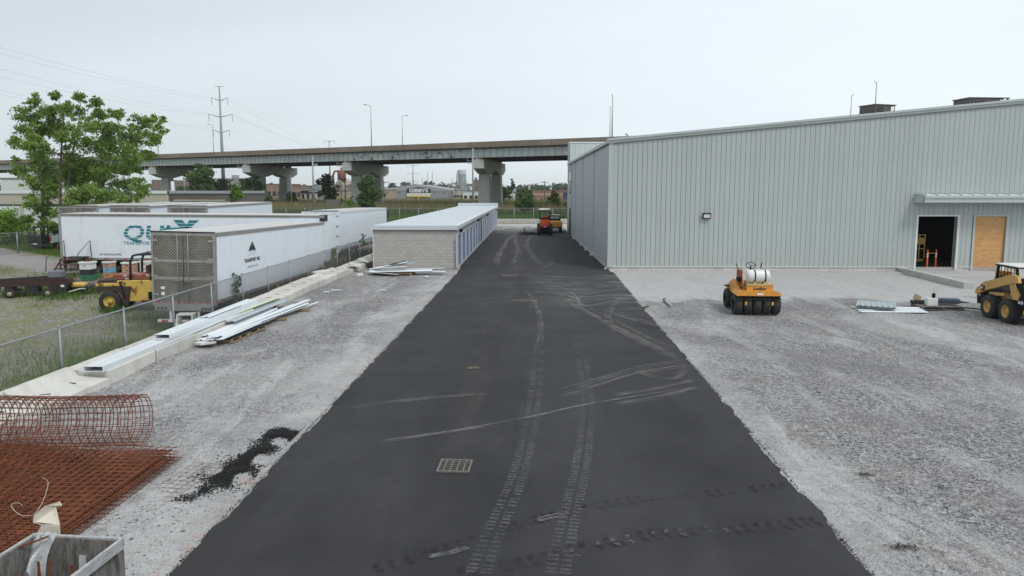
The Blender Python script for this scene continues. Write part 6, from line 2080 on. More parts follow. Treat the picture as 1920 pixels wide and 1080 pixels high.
# mid and far trees
def simple_tree(px, ptop, pbase, Y, wpx, m, label, n=2600, size=.35, name='tree', cat='tree', group=None, shape='oval', squash=.9, seed=0):
    random.seed(seed + int(px * 7))
    s = FPX / Y
    top, base = Q(px, ptop, Y), Q(px, pbase, Y)
    base.z = max(base.z, -.8)
    h = top.z - base.z
    r_ = wpx / s / 2
    C2, R2 = [], []
    nl = 9
    for k in range(nl):
        f_ = .22 + .72 * k / (nl - 1)
        wr_ = r_ * (math.sin(PI * min(1, f_ * .95 + .05)) ** .6 if shape == 'oval' else (1.05 - f_))
        for q in range(2 if k % 2 else 3):
            a = random.uniform(0, 2 * PI)
            C2.append((top.x + math.cos(a) * wr_ * .55, Y + math.sin(a) * wr_ * .55, base.z + h * f_)); R2.append(max(.2, wr_ * random.uniform(.38, .6)))
    return tree(name, (base.x, Y, base.z), C2, R2, n, size, m, label, cat, group, trunks=[((base.x, Y, base.z), (top.x, Y, base.z + h * .85))], tr_=max(.06, r_ * .07), squash=squash)


simple_tree(692, 326, 402, 128, 44, leaf_b, 'dark green young tree before the middle bridge pier', 7000, .40, seed=3)
simple_tree(375, 307, 372, 150, 52, leaf_b, 'tall tree standing under the bridge deck behind the brown shed', 7000, .48, seed=1)
simple_tree(610, 326, 382, 190, 38, leaf_b, 'dark tree between the light pole and brick plant', 5000, .55, seed=2)
simple_tree(985, 357, 396, 118, 44, leaf_b, 'broad young tree behind the far fence left of the compactor', 4200, .36, seed=4)
simple_tree(960, 334, 368, 170, 14, leaf_b, 'slim sapling with a bare stem right of the last bridge pier', 380, .4, seed=5)
simple_tree(940, 352, 378, 180, 40, leaf_a, 'rounded green shrub right of the last bridge pier', 2600, .45, seed=6)
simple_tree(1040, 357, 392, 160, 26, leaf_a, 'loose pale green tree in front of the far brick building', 1300, .45, seed=7)
simple_tree(442, 350, 377, 92, 24, leaf_c, 'round yellow-green bush at the end of the brown shed', 3000, .22, seed=8)
simple_tree(465, 334, 377, 190, 50, leaf_b, 'dark leafy tree mass beside the second bridge pier', 3600, .6, seed=9)
simple_tree(415, 338, 372, 230, 50, leaf_f, 'hazy tree behind the lower bridge shaft of the power mast', 2600, .8, seed=10)
simple_tree(345, 352, 375, 170, 44, leaf_b, 'low dark tree behind the left end of the brown shed', 2400, .5, seed=11)
simple_tree(655, 375, 394, 150, 24, leaf_a, 'small bright shrub in the reeds left of the young tree', 1300, .35, seed=12)
simple_tree(505, 366, 385, 175, 20, leaf_b, 'small dark shrub in front of the brick house terrace', 1000, .4, seed=13)
simple_tree(545, 360, 385, 185, 26, leaf_b, 'scrubby bush in front of the dark signed building', 1200, .45, seed=14)
# treeline on the horizon, each its own crown
hz_ = [(735, 345, 366, 22), (757, 343, 366, 30), (785, 350, 366, 34), (800, 347, 366, 18), (808, 345, 366, 40), (826, 349, 366, 30), (845, 352, 366, 44), (870, 350, 366, 40), (940, 350, 368, 30), (968, 352, 368, 34), (1000, 350, 368, 40), (1020, 350, 368, 34), (1043, 347, 368, 36), (1062, 348, 368, 40), (1095, 350, 368, 60),
       (300, 352, 372, 60), (700, 349, 368, 30), (570, 347, 366, 18), (640, 346, 366, 20), (500, 350, 372, 40), (530, 352, 372, 30), (10, 350, 372, 60), (-60, 348, 372, 90), (200, 352, 372, 70), (1180, 350, 368, 80)]
HL = ['small one over the left of the grey shop', 'taller one over the left of the grey shop', 'low one left of the shop sign', 'one just left of the twin antennas', 'one behind the twin antennas',
      'one right of the twin antennas', 'wide one over the right half of the shop', 'one behind the silo', 'one touching the last bridge pier', 'one above the white flat building', 'one left of the small pale tower',
      'one right of the small pale tower', 'one above the middle of the red factory', 'one above the blue kiosk', 'one hidden by the warehouse corner', 'one behind the big green tree', 'one beside the middle pier',
      'one over the signed building', 'one behind the plant dust collector', 'one above the brick row by the second pier', 'one above the brick terrace', 'one at the very edge left of the big tree', 'one past the frame edge', 'one behind the big tree trunk', 'one behind the warehouse']
for i, (px, pt_, pb, w_) in enumerate(hz_):
    Y = 620 + 60 * math.sin(i * 1.7)
    q = simple_tree(px, pt_, pb, Y, w_ * 1.1, leaf_f, 'x', 700, 2.6, 'horizon_tree', seed=20 + i)
    q['label'] = 'far hazy tree on the horizon, ' + HL[i]
    q['group'] = 'trees along the horizon'
random.seed(99)


# grass and reeds
def blades(name, P_, h, wd, m, label, cat='grass', lean=.35):
    n = len(P_)
    a = rng.uniform(0, 2 * PI, n)
    hh = h * rng.uniform(.5, 1.25, n)
    dx, dy = np.cos(a) * wd / 2, np.sin(a) * wd / 2
    lx, ly = rng.normal(size=n) * lean * hh * .5, rng.normal(size=n) * lean * hh * .5
    P_ = np.array(P_)
    v0 = P_ - np.stack([dx, dy, np.zeros(n)], -1)
    v1 = P_ + np.stack([dx, dy, np.zeros(n)], -1)
    v2 = P_ + np.stack([lx, ly, hh], -1)
    V_ = np.stack([v0, v1, v2], 1).reshape(-1, 3)
    return tag(npmesh(name, V_, np.arange(n * 3).reshape(n, 3), m, kind='stuff'), label, cat)


P_ = []
for _ in range(52000):
    y = 13 + 34 * random.random()
    x = random.uniform(-38, -12.7)
    f = math.sin(x * .55 + 1) * math.sin(y * .6) + .6 * math.sin(x * 1.7 + y * 1.1) + random.gauss(0, .35)
    near_fence = math.exp(-((x + 12.9) / .8) ** 2) * 2
    under = 1 if abs(x + 14.2) < 1.4 and 28 < y < 42 else 0
    if f + near_fence - under < .55: continue
    if abs(y + .75 * x - 22) < 2.4 and x < -29: continue
    P_.append((x, y, yz(x, y) - .01))
blades('yard_grass', P_, .13, .035, grass_m, 'patchy yellow-green weeds across the lower yard', lean=.8)
P_ = []
for _ in range(30000):
    y = 8 + 50 * random.random() ** 1.6; x = -12.35 - abs(random.gauss(0, 2.3 if y < 32 else .8))
    if math.sin(y * .9) + math.sin(y * 2.3) * .5 + random.gauss(0, .4) < -.4: continue
    P_.append((x, y, yz(x, y)))
blades('fence_grass', P_, .30, .03, grass_g, 'lush green grass along the foot of the chain link fence', lean=.7)
P_ = []
for _ in range(14000):
    x = random.uniform(-55, -30); y = 22 - .75 * x + 3.4 + 7 * random.random()
    P_.append((x, y, -.23))
blades('verge_grass', P_, .28, .05, grass_g, 'green grass verge between the gravel lane and the yard fence', lean=.7)
tufts = []
for (px, py, n_, sp_r) in ((30, 556, 400, .5), (95, 552, 300, .5), (170, 548, 500, .7), (60, 545, 350, .9), (220, 585, 350, .4), (120, 560, 300, .8), (150, 520, 500, 1.2), (270, 600, 200, .6)):
    c_ = GY(px, py)
    for _ in range(n_): tufts.append((c_.x + random.gauss(0, sp_r), c_.y + random.gauss(0, sp_r * .6), c_.z))
blades('weed_tufts', tufts, .42, .035, grass_g, 'taller green weed tufts around the scrap machines', lean=.6)
P_ = []
for _ in range(2600):
    y = random.uniform(28.5, 46); x = -12.55 - abs(random.gauss(0, .12))
    P_.append((x, y, yz(x, y)))
blades('dead_weeds', P_, .95, .022, mat('dead_stalk', (.20, .15, .115, 1), .9, var=.3, scale=1.), 'brown dead weed stalks standing along the fence before the trailer', lean=.5)

reed_m, t, b, sp, noise, rng_, mix, math_, vor, bump = nodes_mat('reeds')
Z_ = sp.outputs['Z']
c = mix(rng_(Z_, .5, 1.8), mix(noise(.3, 4), (.07, .125, .03, 1), (.12, .18, .05, 1)), mix(rng_(noise(.06, 5, .6), .35, .6), (.35, .26, .155, 1), (.17, .19, .075, 1)))
isl = t.nodes.new('ShaderNodeNewGeometry')
c = mix(rng_(isl.outputs['Random Per Island'], 0, 1, 0, .5), c, mix(1., c, (.45, .45, .4, 1), 'MULTIPLY'))
t.links.new(c, b.inputs['Base Color']); b.inputs['Roughness'].default_value = .9
P_ = []
for _ in range(90000):
    y = 140 + 125 * random.random() ** 1.1
    x = random.uniform(-.62 * y, .16 * y)
    P_.append((x, y, -.4))
blades('reed_bed', P_, 2.5, .16, reed_m, 'tan feathery reeds with green stems filling the field under the bridge', 'reeds', lean=.3)
P_ = [(random.uniform(-52, 14), random.uniform(109, 140), -.36) for _ in range(30000)]
blades('field_grass', P_, .75, .10, grass_g, 'green meadow grass behind the far chain link fence', lean=.6)
P_ = [(random.uniform(-6, 6), random.uniform(104.1, 105.6), -.1) for _ in range(1300)]
blades('kerb_weeds', P_, .28, .05, grass_m, 'straggly weeds between the lane end and the concrete barrier', lean=.6)

# ------------------------------------------------------------------ bridge
U = Vector((.8916, -.4528, 0)); NV = Vector((.4528, .8916, 0))
B0 = Vector((-40.9, 167.6, 0))
br = empty('highway_bridge', B0, math.atan2(U.y, U.x), 'long elevated highway bridge with grey steel girders on concrete piers', 'bridge')
# local x along the deck (to the near right), local y across it (away)
ZT, DW = 15.5, 26.0
ZG = ZT - 3.3                        # underside of the girders
X0, X1 = -330, 190
segs = 26
for i in range(segs):
    a = X0 + (X1 - X0) * i / segs
    b_ = X0 + (X1 - X0) * (i + 1) / segs
    MB().box(a + .04, b_ - .04, -.05, .32, ZT - 1.2, ZT).build('parapet', parapet_m, br)
MB().box(X0, X1, DW - .3, DW, ZT - 1.2, ZT).build('parapet', parapet_m, br)
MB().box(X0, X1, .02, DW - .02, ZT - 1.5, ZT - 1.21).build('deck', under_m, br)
MB().box(X0, X1, .35, .6, ZG, ZT - 1.51).build('girder', girder_m, br)
MB().box(X0, X1, .2, .75, ZG - .07, ZG - .001).build('girder_flange', girder_m, br)
for yy in (4.5, 8.6, 12.7, 16.8, 20.9, 25.2):
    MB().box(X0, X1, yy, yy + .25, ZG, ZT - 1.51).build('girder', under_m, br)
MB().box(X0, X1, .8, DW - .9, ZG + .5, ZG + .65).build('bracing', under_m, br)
sf = MB()
x = X0 + 1
while x < X1:
    sf.box(x - .04, x + .04, .24, .348, ZG + .01, ZT - 1.52)
    x += 1.55
sf.build('stiffener', mat('stiffener_grey', (.22, .24, .245, 1), .7), br, kind='stuff')


def deck_x(px):
    """distance along the deck edge where a photograph column crosses it"""
    r_ = Vector(ray(px, 290))
    k = (B0.x * U.y - B0.y * U.x) / (r_.x * U.y - r_.y * U.x)
    return (Vector((r_.x * k, r_.y * k, 0)) - B0).dot(U)


px_list = [deck_x(p_) for p_ in (-420, -170, 60, 282, 459, 648, 896)]
px_list += [px_list[-1] + 34, px_list[-1] + 68, px_list[-1] + 102]
for px_ in px_list:
    pr = empty('bridge_pier', (0, 0, 0)); pr.parent = br; pr.location = (px_, 0.3, 0)
    pr.rotation_euler = (0, 0, R(19.2))
    cap = MB()
    zc0 = ZG - .5
    prof_ = [(0, zc0), (27, zc0), (27, zc0 - 1.8), (24, 8.8), (21.6, 8.7), (18.5, 8.9), (14, 9.9), (9.5, 8.9), (8, 8.7), (5, 8.7), (3.6, 8.9), (0, zc0 - 1.9)]
    cap.prism(prof_, 'x', -1.2, 1.2)
    cap.build('pier_cap', bridge_c, pr)
    for yy in (6.7, 21.2):
        c2 = MB()
        z0, z1 = -1, 8.69
        a0, a1 = 1.45, 1.15
        c2.add([(-a0, yy - 1.5, z0), (a0, yy - 1.5, z0), (a0, yy + 1.5, z0), (-a0, yy + 1.5, z0), (-a1, yy - 1.25, z1), (a1, yy - 1.25, z1), (a1, yy + 1.25, z1), (-a1, yy + 1.25, z1)],
               [(0, 3, 2, 1), (4, 5, 6, 7), (0, 1, 5, 4), (1, 2, 6, 5), (2, 3, 7, 6), (3, 0, 4, 7)])
        c2.build('column', bridge_c, pr)
    for k in range(6):
        MB().box(-.8, .8, .15 + k * 4.55, 1.2 + k * 4.55, zc0 + .001, ZG - .08).build('bearing_block', MATS.get('bearing_tan') or mat('bearing_tan', (.38, .30, .24, 1), .9), pr)
    MB().box(-2.6, -1.3, .1, .2, 10.8, 10.9).box(-2.6, -2.5, .1, .2, 10.9, 12.1).box(-2.5, -1.3, .1, .2, 11.4, 11.5).build('access_bracket', galv, pr)


def light_mast(P0, h, label, group=None, arm=1.2, r_=.11, twin=False, azim=0):
    o = empty('street_light', P0, azim, label, 'street light', group)
    MB().tube([(0, 0, 0), (0, 0, h)], [r_, r_ * .55], 8).build('pole', galv, o)
    MB().tube([(0, 0, h - .3), (arm * .5, 0, h + .12), (arm, 0, h + .2)], .05, 6).build('arm', galv, o)
    if arm > .5: MB().bbox((arm + .3, 0, h + .2), (.7, .25, .14), .04).build('lamp_head', dark_steel, o)
    return o


def on_bridge(px, py, far=0):
    """foot point on the deck edge for a mast whose top is seen at px,py"""
    r_ = Vector(ray(px, 290))
    e = B0 + NV * (.1 if not far else DW - .15)
    # intersect in plan
    k = (e.x * U.y - e.y * U.x) / (r_.x * U.y - r_.y * U.x)
    P = Vector((r_.x * k, r_.y * k, ZT - .2))
    top = Q(px, py, P.y).z
    return P, top - P.z


GL = 'street lights on the bridge'
for i, (px, py, far, lab, az) in enumerate((
        (697, 198, 0, 'tall street light on the near bridge parapet, above the middle pier', 180), (755, 218, 1, 'street light on the far side of the bridge, right of the tall one', 0),
        (1147, 178, 0, 'tallest thin mast on the bridge at the warehouse corner', 180), (1143, 200, 1, 'shorter mast beside the tallest one at the warehouse corner', 180),
        (401, 234, 1, 'street light on the bridge just left of the power mast', 180), (297, 217, 0, 'street light on the bridge in the tree edge', 180),
        (1636, 154, 0, 'street light above the warehouse roof, beside the smaller roof unit', 180), (1591, 179, 1, 'lower street light above the warehouse roof', 0))):
    P, h = on_bridge(px, py, far)
    light_mast(P, h, lab, GL, (.45 if i > 5 else 1.0) if i not in (2, 3) else .25, .11 if i != 2 else .13, azim=R(az))

# ------------------------------------------------------------------ power masts and lines
def pylon(P0, h, arms, label, r0=.75, m=far_grey):
    o = empty('power_mast', P0, R(8), label, 'power mast')
    MB().tube([(0, 0, 0), (0, 0, h)], [r0, r0 * .3], 10).build('shaft', m, o)
    for zz, wd in arms:
        for sx in (-1, 1):
            a = MB().tube([(0, 0, zz), (sx * wd * .35, 0, zz + .15), (sx * wd, 0, zz + .9)], [.16, .13, .08], 6)
            a.build('arm', m, o)
            MB().tube([(sx * wd, 0, zz + .9), (sx * wd, 0, zz - 1.5)], .07, 5).build('insulator', dark_steel, o)
    return o


mast_m = mat('mast_steel', (.30, .31, .32, 1), .6, var=.05)
Pm = Q(421, 380, 235); Pm.z = -.4
hm_ = Q(412, 162, 235).z + .4
pylon(Pm, hm_, ((hm_ - 4.6, 2.6), (hm_ - 10.0, 3.8), (hm_ - 15.2, 2.6)), 'tall grey single-shaft power mast behind the bridge', m=mast_m)
MB_t = MB().bar((-1.3, 0, hm_), (1.3, 0, hm_), .15)
q = MB_t.build('top_arm', mast_m, [o for o in sc.objects if o.name.startswith('power_mast')][0])
for i, (px, pt_, Y, wd, lab) in enumerate(((620, 262, 420, 3.2, 'distant power mast peeking over the bridge above the brick plant'), (775, 308, 520, 3.8, 'distant power mast behind the long grey shop'), (719, 322, 430, 3.2, 'distant power mast close beside the middle bridge pier'))):
    P = Q(px, 368, Y); P.z = -.4
    h = Q(px, pt_, Y).z + .4
    pylon(P, h, ((h - 1.2, wd), (h - 7, wd), (h - 13, wd)), lab, .7, mast_m)
for i, (px, pt_, Y) in enumerate(((792, 333, 560), (802, 321, 560), (811, 321, 560), (848, 333, 560))):
    P = Q(px, 368, Y); P.z = -.4
    o = empty('antenna_mast', P, 0, ['thin far antenna mast, the first and shorter of the group over the shop', 'thin far antenna mast, left one of the tall pair', 'thin far antenna mast, right one of the tall pair', 'lone thin far antenna mast left of the silo'][i], 'mast')
    MB().tube([(0, 0, 0), (0, 0, Q(px, pt_, Y).z + .4)], [.35, .2], 6).build('shaft', mast_m, o)


def sag(P, Q_, s, n=16): return [P.lerp(Q_, k / n) - Vector((0, 0, 4 * s * (k / n) * (1 - k / n))) for k in range(n + 1)]


wire_m = mat('power_wire', (.16, .17, .18, 1), .6, var=.05)
tops = [((397, 184), (0, 72), 'topmost'), ((397, 188), (0, 88), 'second'), ((391, 214), (0, 118), 'third'), ((391, 218), (0, 140), 'fourth'), ((402, 244), (0, 166), 'fifth'), ((402, 240), (0, 182), 'lowest')]
for i, (a, b_, nm) in enumerate(tops):
    A = Q(*a, 235)
    bx_, by_ = b_
    B = Q(bx_ - 260, by_ - (a[1] - by_) * -.0 - 62, 150)
    o = MB().tube(sag(A, B, 1.6), .018, 4, caps=False).build('power_line', wire_m)
    tag(o, f'{nm} of six thin power lines from the tall mast to the upper left', 'power line', 'power lines on the near side of the mast')
for i, (a, b_) in enumerate((((428, 188), (590, 275)), ((436, 213), (560, 262)), ((436, 216), (585, 274)), ((430, 244), (540, 272)), ((428, 184), (640, 270)))):
    A = Q(*a, 235); B = Q(b_[0] + 60, b_[1] + 22, 330)
    tag(MB().tube(sag(A, B, 1.2), .018, 4, caps=False).build('power_line', wire_m), ['power line falling from the mast top arm to the bridge', 'upper of the paired lines leaving the middle arm', 'lower of the paired lines leaving the middle arm', 'lowest power line leaving the mast behind the bridge', 'highest power line leaving the mast behind the bridge'][i], 'power line', 'power lines on the far side of the mast')


def upole(px, pt_, pb, Y, label, r_=.14, cross=True, m=pole_wood):
    P = Q(px, pb, Y); P.z = max(-.5, min(P.z, 0))
    h = Q(px, pt_, Y).z - P.z
    o = empty('utility_pole', P, 0, label, 'utility pole')
    MB().tube([(0, 0, 0), (0, 0, h)], [r_, r_ * .7], 8).build('pole', m, o)
    if cross:
        MB().bar((-1.1, 0, h - .5), (1.1, 0, h - .5), .12).build('crossarm', m, o)
        ins = MB()
        for xx in (-1, -.4, .4, 1): ins.tube([(xx, 0, h - .44), (xx, 0, h - .2)], .05, 5)
        ins.build('insulator', galv, o)
    return o, h


o, h = upole(589, 292, 392, 122, 'grey utility pole with transformer and lamp arm behind the white trailers', .2, False, galv)
MB().bbox((.9, 0, h - 5.6), (1.0, .6, 1.0), .08).build('transformer', galv, o)
MB().bbox((.9, 0, h - 6.4), (1.2, .7, .3), .05).build('bracket_box', dark_steel, o)
MB().tube([(0, 0, h - 8.6), (.4, 0, h - 7.8), (1.4, 0, h - 7.1)], .07, 6).build('lamp_arm', galv, o)
MB().bbox((1.7, 0, h - 7.05), (.8, .3, .15), .04).build('lamp_head', galv, o)
MB().bbox((.6, 0, h - 1.6), (.5, .4, .4), .05).build('camera_head', galv, o)
MB().bar((0, 0, h - 1.5), (.5, 0, h - 1.5), .06).build('camera_arm', galv, o)
upole(887, 278, 382, 120, 'plain grey lamp post left of the last bridge pier', .2, False, galv)
upole(648, 333, 383, 180, 'dark wooden pole before the brick plant, right of the dark tree', .16)
upole(640, 333, 375, 205, 'thinner dark pole just left of the dark wooden one', .12)
upole(619, 324, 376, 200, 'pale slim pole in front of the dark tree', .1, False, galv)
upole(720, 339, 370, 230, 'wooden pole near the shop left corner', .16)
upole(855, 341, 370, 240, 'wooden pole before the beige annex of the shop', .2)
upole(1021, 339, 378, 230, 'wooden pole before the red brick building', .2)
upole(547, 328, 380, 180, 'grey pole at the second bridge pier right column', .14, False, galv)
upole(347, 333, 372, 150, 'short pole under the bridge beside the tall tree', .12, False, galv)
upole(325, 340, 372, 120, 'stubby white pole left end of the brown shed', .4, False, far_white)
for i, (a, b_, Y) in enumerate((((720, 341), (855, 342), 235), ((855, 343), (1021, 342), 235), ((1021, 342), (1100, 343), 230), ((648, 340), (720, 341), 215), ((937, 345), (1065, 346), 150))):
    tag(MB().tube(sag(Q(*a, Y), Q(*b_, Y), .9), .035, 4, caps=False).build('overhead_wire', wire_m), ['overhead wire above the grey shop roof', 'overhead wire passing behind the last bridge pier', 'overhead wire ending at the warehouse edge', 'overhead wire from the dark pole to the shop pole', 'lower wire across the gap beside the last pier'][i], 'wire')
p = Q(272 / 1.0 + 456, 402, 104)
sp0 = empty('bollard', Q(728.5, 408, 100), 0, 'short dark post standing on the far gravel beside the white trailer', 'post')
MB().tube([(0, 0, 0), (0, 0, 1.2)], .1, 6).build('post', dark_steel, sp0)


# ------------------------------------------------------------------ buildings in the distance
def building(name, px0, px1, ptop, pbase, Y, depth, m, label, cat='building', roofm=None, rooff=0., windows=None, rz=0.):
    a, b_ = Q(px0, pbase, Y), Q(px1, pbase, Y)
    top = Q((px0 + px1) / 2, ptop, Y).z
    z0 = -.6
    wd = b_.x - a.x
    o = empty(name, (a.x, Y, z0), rz, label, cat)
    h = top - z0
    MB().box(0, wd, 0, depth, 0, h).build('wall', m, o)
    MB().box(-.15, wd + .15, -.15, depth + .15, h + .002, h + .35).build('roof', roofm or far_roof, o)
    if rooff:
        MB().prism([(-.15, h + .36), (wd / 2, h + rooff), (wd + .15, h + .36)], 'y', 0, depth).build('gable', roofm or far_roof, o)
    if windows:
        nx_, nz_, ww, wh_, mm = windows
        for i in range(nx_):
            for k in range(nz_):
                xx = wd * (i + .5) / nx_
                zz = h * (k + .55) / nz_ if nz_ > 1 else h * .5
                f_ = MB().box(xx - ww / 2, xx + ww / 2, -.06, -.004, zz - wh_ / 2, zz + wh_ / 2).build('window', mm, o)
                MB().box(xx - ww / 2 + .1, xx + ww / 2 - .1, -.08, -.061, zz - wh_ / 2 + .1, zz + wh_ / 2 - .1).build('pane', glass_d, f_)
    return o, wd, h


# low garages at the left behind the big tree
o, wd, h = building('garage_building', -140, 320, 363, 440, 91, 14, far_beige, 'long pale low garage building with white roller doors behind the big tree', 'garage', trim_w)
for i in range(9):
    xx = 3. + i * 3.65
    if xx > wd - 3: break
    d = MB().box(xx, xx + 3.05, -.05, -.004, .1, 3.6).build('garage_door', far_white, o)
    s_ = MB()
    for k in range(1, 6): s_.box(xx, xx + 3.05, -.07, -.051, k * .6, k * .6 + .03)
    s_.build('door_rib', far_grey, d)
    MB().box(xx - .12, xx + 3.17, -.1, -.01, 3.6, 3.78).build('door_head', dark_steel, o)
o, wd, h = building('brown_shed', 321, 432, 363, 440, 91, 12, brown_door, 'dark brown sheet clad shed joined to the pale garages', 'shed', far_grey)
for i in range(3):
    MB().box(.4 + i * 2.6, .5 + i * 2.6, -.09, -.01, .1, h - .7).build('pilaster', dark_steel, o)
MB().box(.6, wd - .5, -.1, -.01, h - .95, h - .8).build('header_rail', far_beige, o)
building('far_house', 2, 50, 336, 352, 160, 8, far_white, 'pale house under the left end of the bridge', 'house', windows=(3, 1, 1.4, 1.1, dark_steel))
building('apartment_block', 285, 312, 338, 356, 520, 16, brick_d, 'reddish apartment block glimpsed beside the first bridge pier', 'apartment block', windows=(3, 3, 2.2, 1.3, far_white))
building('apartment_block', 318, 345, 339, 358, 500, 16, brick_d, 'dark red apartment block right of the first bridge pier', 'apartment block', windows=(4, 3, 1.6, 1.2, far_grey))
o, wd, h = building('apartment_block', 409, 452, 335, 362, 560, 20, mat('far_tan', (.30, .275, .26, 1), .9, var=.06, scale=.1), 'tan apartment block behind the tall power mast', 'apartment block', windows=(6, 4, 1.2, 1.0, far_grey))
MB().box(wd * .55, wd * .75, 3, 9, h, h + 3).build('penthouse', far_grey, o)
building('far_office', 398, 408, 343, 362, 560, 14, far_grey, 'small bluish block left of the tan apartment block', 'building')
# brick works
o, wd, h = building('brick_house', 540, 566, 349, 379, 300, 18, brick_m, 'orange brick terrace between the bridge columns', 'house', brick_d, windows=(3, 1, 1.6, 2.0, dark_steel))
building('brick_house', 500, 540, 346, 379, 310, 18, brick_m, 'brick row of houses left of the second bridge pier column', 'house', brick_d, windows=(4, 1, 1.6, 2.0, dark_steel))
o, wd, h = building('signed_building', 564, 592, 354, 380, 270, 14, far_beige, 'beige two-storey building with a dark sign band', 'building', far_roof, windows=(3, 1, 1.1, 2.0, dark_steel))
MB().box(.2, wd - .2, -.2, -.09, h - 1.8, h - .6).build('sign_band', navy, o)
for k in range(3): MB().box(wd * .58 + k * 1.0, wd * .58 + k * 1.0 + .4, -.26, -.21, h - 1.3, h - .95).build('sign_mark', white_ink, o)
o, wd, h = building('brick_plant', 617, 716, 357, 380, 290, 30, mat('plant_tan', (.36, .29, .24, 1), .9, var=.1, scale=.2), 'tan brick plant with gabled roof and a rusty dust collector', 'factory', far_roof, 3.2)
MB().prism([(.2, h), (4.4, h + 4.4), (8.6, h)], 'y', -.4, 20).build('front_gable', MATS['plant_tan'], o)
MB().box(3.8, 5.0, -.55, -.41, h + .9, h + 2.2).build('window', dark_steel, o)
MB().box(0, wd, -.2, -.05, h * .30, h * .36).build('band', brick_d, o)
cyc = MB().lathe([(0, h + 3.5), (1.7, h + 3.6), (1.9, h + 7.6), (1.7, h + 8), (.6, h + 8.6), (.6, h + 9.6), (0, h + 9.7)], (4.6, 4, 0), 'z', 12)
cyc.build('dust_collector', mat('collector_rust', (.22, .09, .07, 1), .8, var=.2), o)
MB().tube([(.9, 4, h + 2.5), (.9, 4, h + 6.5), (1.6, 4, h + 8), (3.4, 4, h + 8.2)], .45, 8).build('duct', MATS['collector_rust'], o)
# the grey shop with its sign
o, wd, h = building('furniture_shop', 700, 856, 358.5, 374, 330, 50, mat('shop_grey', (.28, .285, .31, 1), .8, var=.04, scale=.1), 'long low grey shop with a big dark name sign', 'shop', far_grey, 3.3)
s0, s1 = Q(763, 362, 329.5), Q(807, 353, 329.5)
lx = s0.x - Q(700, 370, 330).x; wx = s1.x - s0.x
MB().prism([(lx, s0.z + .6), (lx, s1.z + .6 - .3), (lx + wx / 2, s1.z + .6 + .5), (lx + wx, s1.z + .6 - .3), (lx + wx, s0.z + .6)], 'y', -.6, -.2).build('sign_board', navy, o)
text('GIBBYS', 2.3, white_ink, o, (lx + wx / 2, -.64, s0.z + 1.0), (PI / 2, 0, 0), bold=.07, width=1.25, ext=.02)
MB().box(lx, lx + wx, -.6, -.2, s0.z - .7, s0.z + .59).build('sign_board', hive_w, o)
text('FURNITURE  APPLIANCES  BEDS  ELECTRONICS', .62, ink_lt, o, (lx + wx / 2, -.64, s0.z - .3), (PI / 2, 0, 0), width=.75, ext=.02)
MB().box(lx, lx + wx, -.61, -.2, s0.z - 1.2, s0.z - .71).build('sign_board', yellow_pl, o)
for k in range(2): MB().box(lx + wx * (.28 + .27 * k), lx + wx * (.45 + .27 * k), -.3, -.02, .2, s0.z - 1.3 + .6).build('window', brick_d, o)
MB().box(lx + wx * .47, lx + wx * .53, -.35, -.02, .2, s0.z - .8).build('door', yellow_pl, o)
for k in range(9):
    xx = 4 + k * 4.2
    if lx - 1 < xx < lx + wx + 1: continue
    MB().box(xx, xx + .45, -.25, -.02, h - .9, h - .55).build('wall_pack_light', dark_steel, o)
building('annex', 850, 868, 357, 375, 322, 14, far_beige, 'beige annex at the right end of the grey shop', 'building', far_roof, windows=(3, 1, 1.1, 1.0, dark_steel))
building('annex', 868, 898, 360, 375, 318, 14, far_white, 'white block between the beige annex and the last pier', 'building', far_grey, windows=(3, 1, 1.5, 1.6, brick_d))
# silo plant
sP = Q(867, 370, 400); sP.z = -.4
si = empty('silo', sP, 0, 'grey silo tower with a white railed top and curved pipes beyond the shop', 'silo')
zt_ = Q(867, 326, 400).z + .4
MB().lathe([(1.0, zt_ - 13), (2.3, zt_ - 10.5), (2.3, zt_), (0, zt_)], n=14, smooth=False).build('tank', far_grey, si)
MB().lathe([(2.3, zt_ + .01), (2.5, zt_ + 2.2), (0, zt_ + 2.3)], n=14, smooth=False).build('top_cabin', far_white, si)
MB().tube([(-3, 0, 2), (-3, 0, zt_ - 1), (-2.4, 0, zt_ + 1.6), (-1, 0, zt_ + 2)], .35, 8).build('pipe', far_grey, si)
MB().tube([(-8, 0, 1), (-8, 0, 7.5), (-6.5, 0, 9), (-3, 0, 9)], .5, 8).build('pipe', far_grey, si)
MB().tube([(-6.3, 0, 1), (-6.3, 0, 6), (-5.3, 0, 7), (-3, 0, 7)], .4, 8).build('pipe', far_grey, si)
fr_ = MB()
for k in range(5):
    fr_.bar((-3.2, -2, 1 + k * 1.8), (2.6, -2, 1 + k * 1.8), .2); fr_.bar((-3.2, -2, 1 + k * 1.8), (2.6, -2, 1 + (k + 1) * 1.8), .15)
for xx in (-3.2, -.3, 2.6): fr_.bar((xx, -2, 0), (xx, -2, 11), .3)
fr_.build('frame', far_grey, si)
q = Q(893, 370, 380); q.z = -.4
bt_ = empty('brown_tower', q, 0, 'narrow brown tower with a dark cap left of the last pier', 'tower')
ht_ = Q(893, 337, 380).z + .4
MB().box(-1.4, 1.4, -1.4, 1.4, 0, ht_).build('wall', mat('tower_brown', (.17, .13, .11, 1), .8, var=.1), bt_)
MB().box(-.6, .3, -.5, .5, ht_, ht_ + 1.3).build('cap', dark_steel, bt_)
MB().tube([(-5, 0, 0), (-5, 0, 6), (-4, 0, 7.4), (-1.5, 0, 7.6)], .4, 8).build('duct', far_grey, bt_)
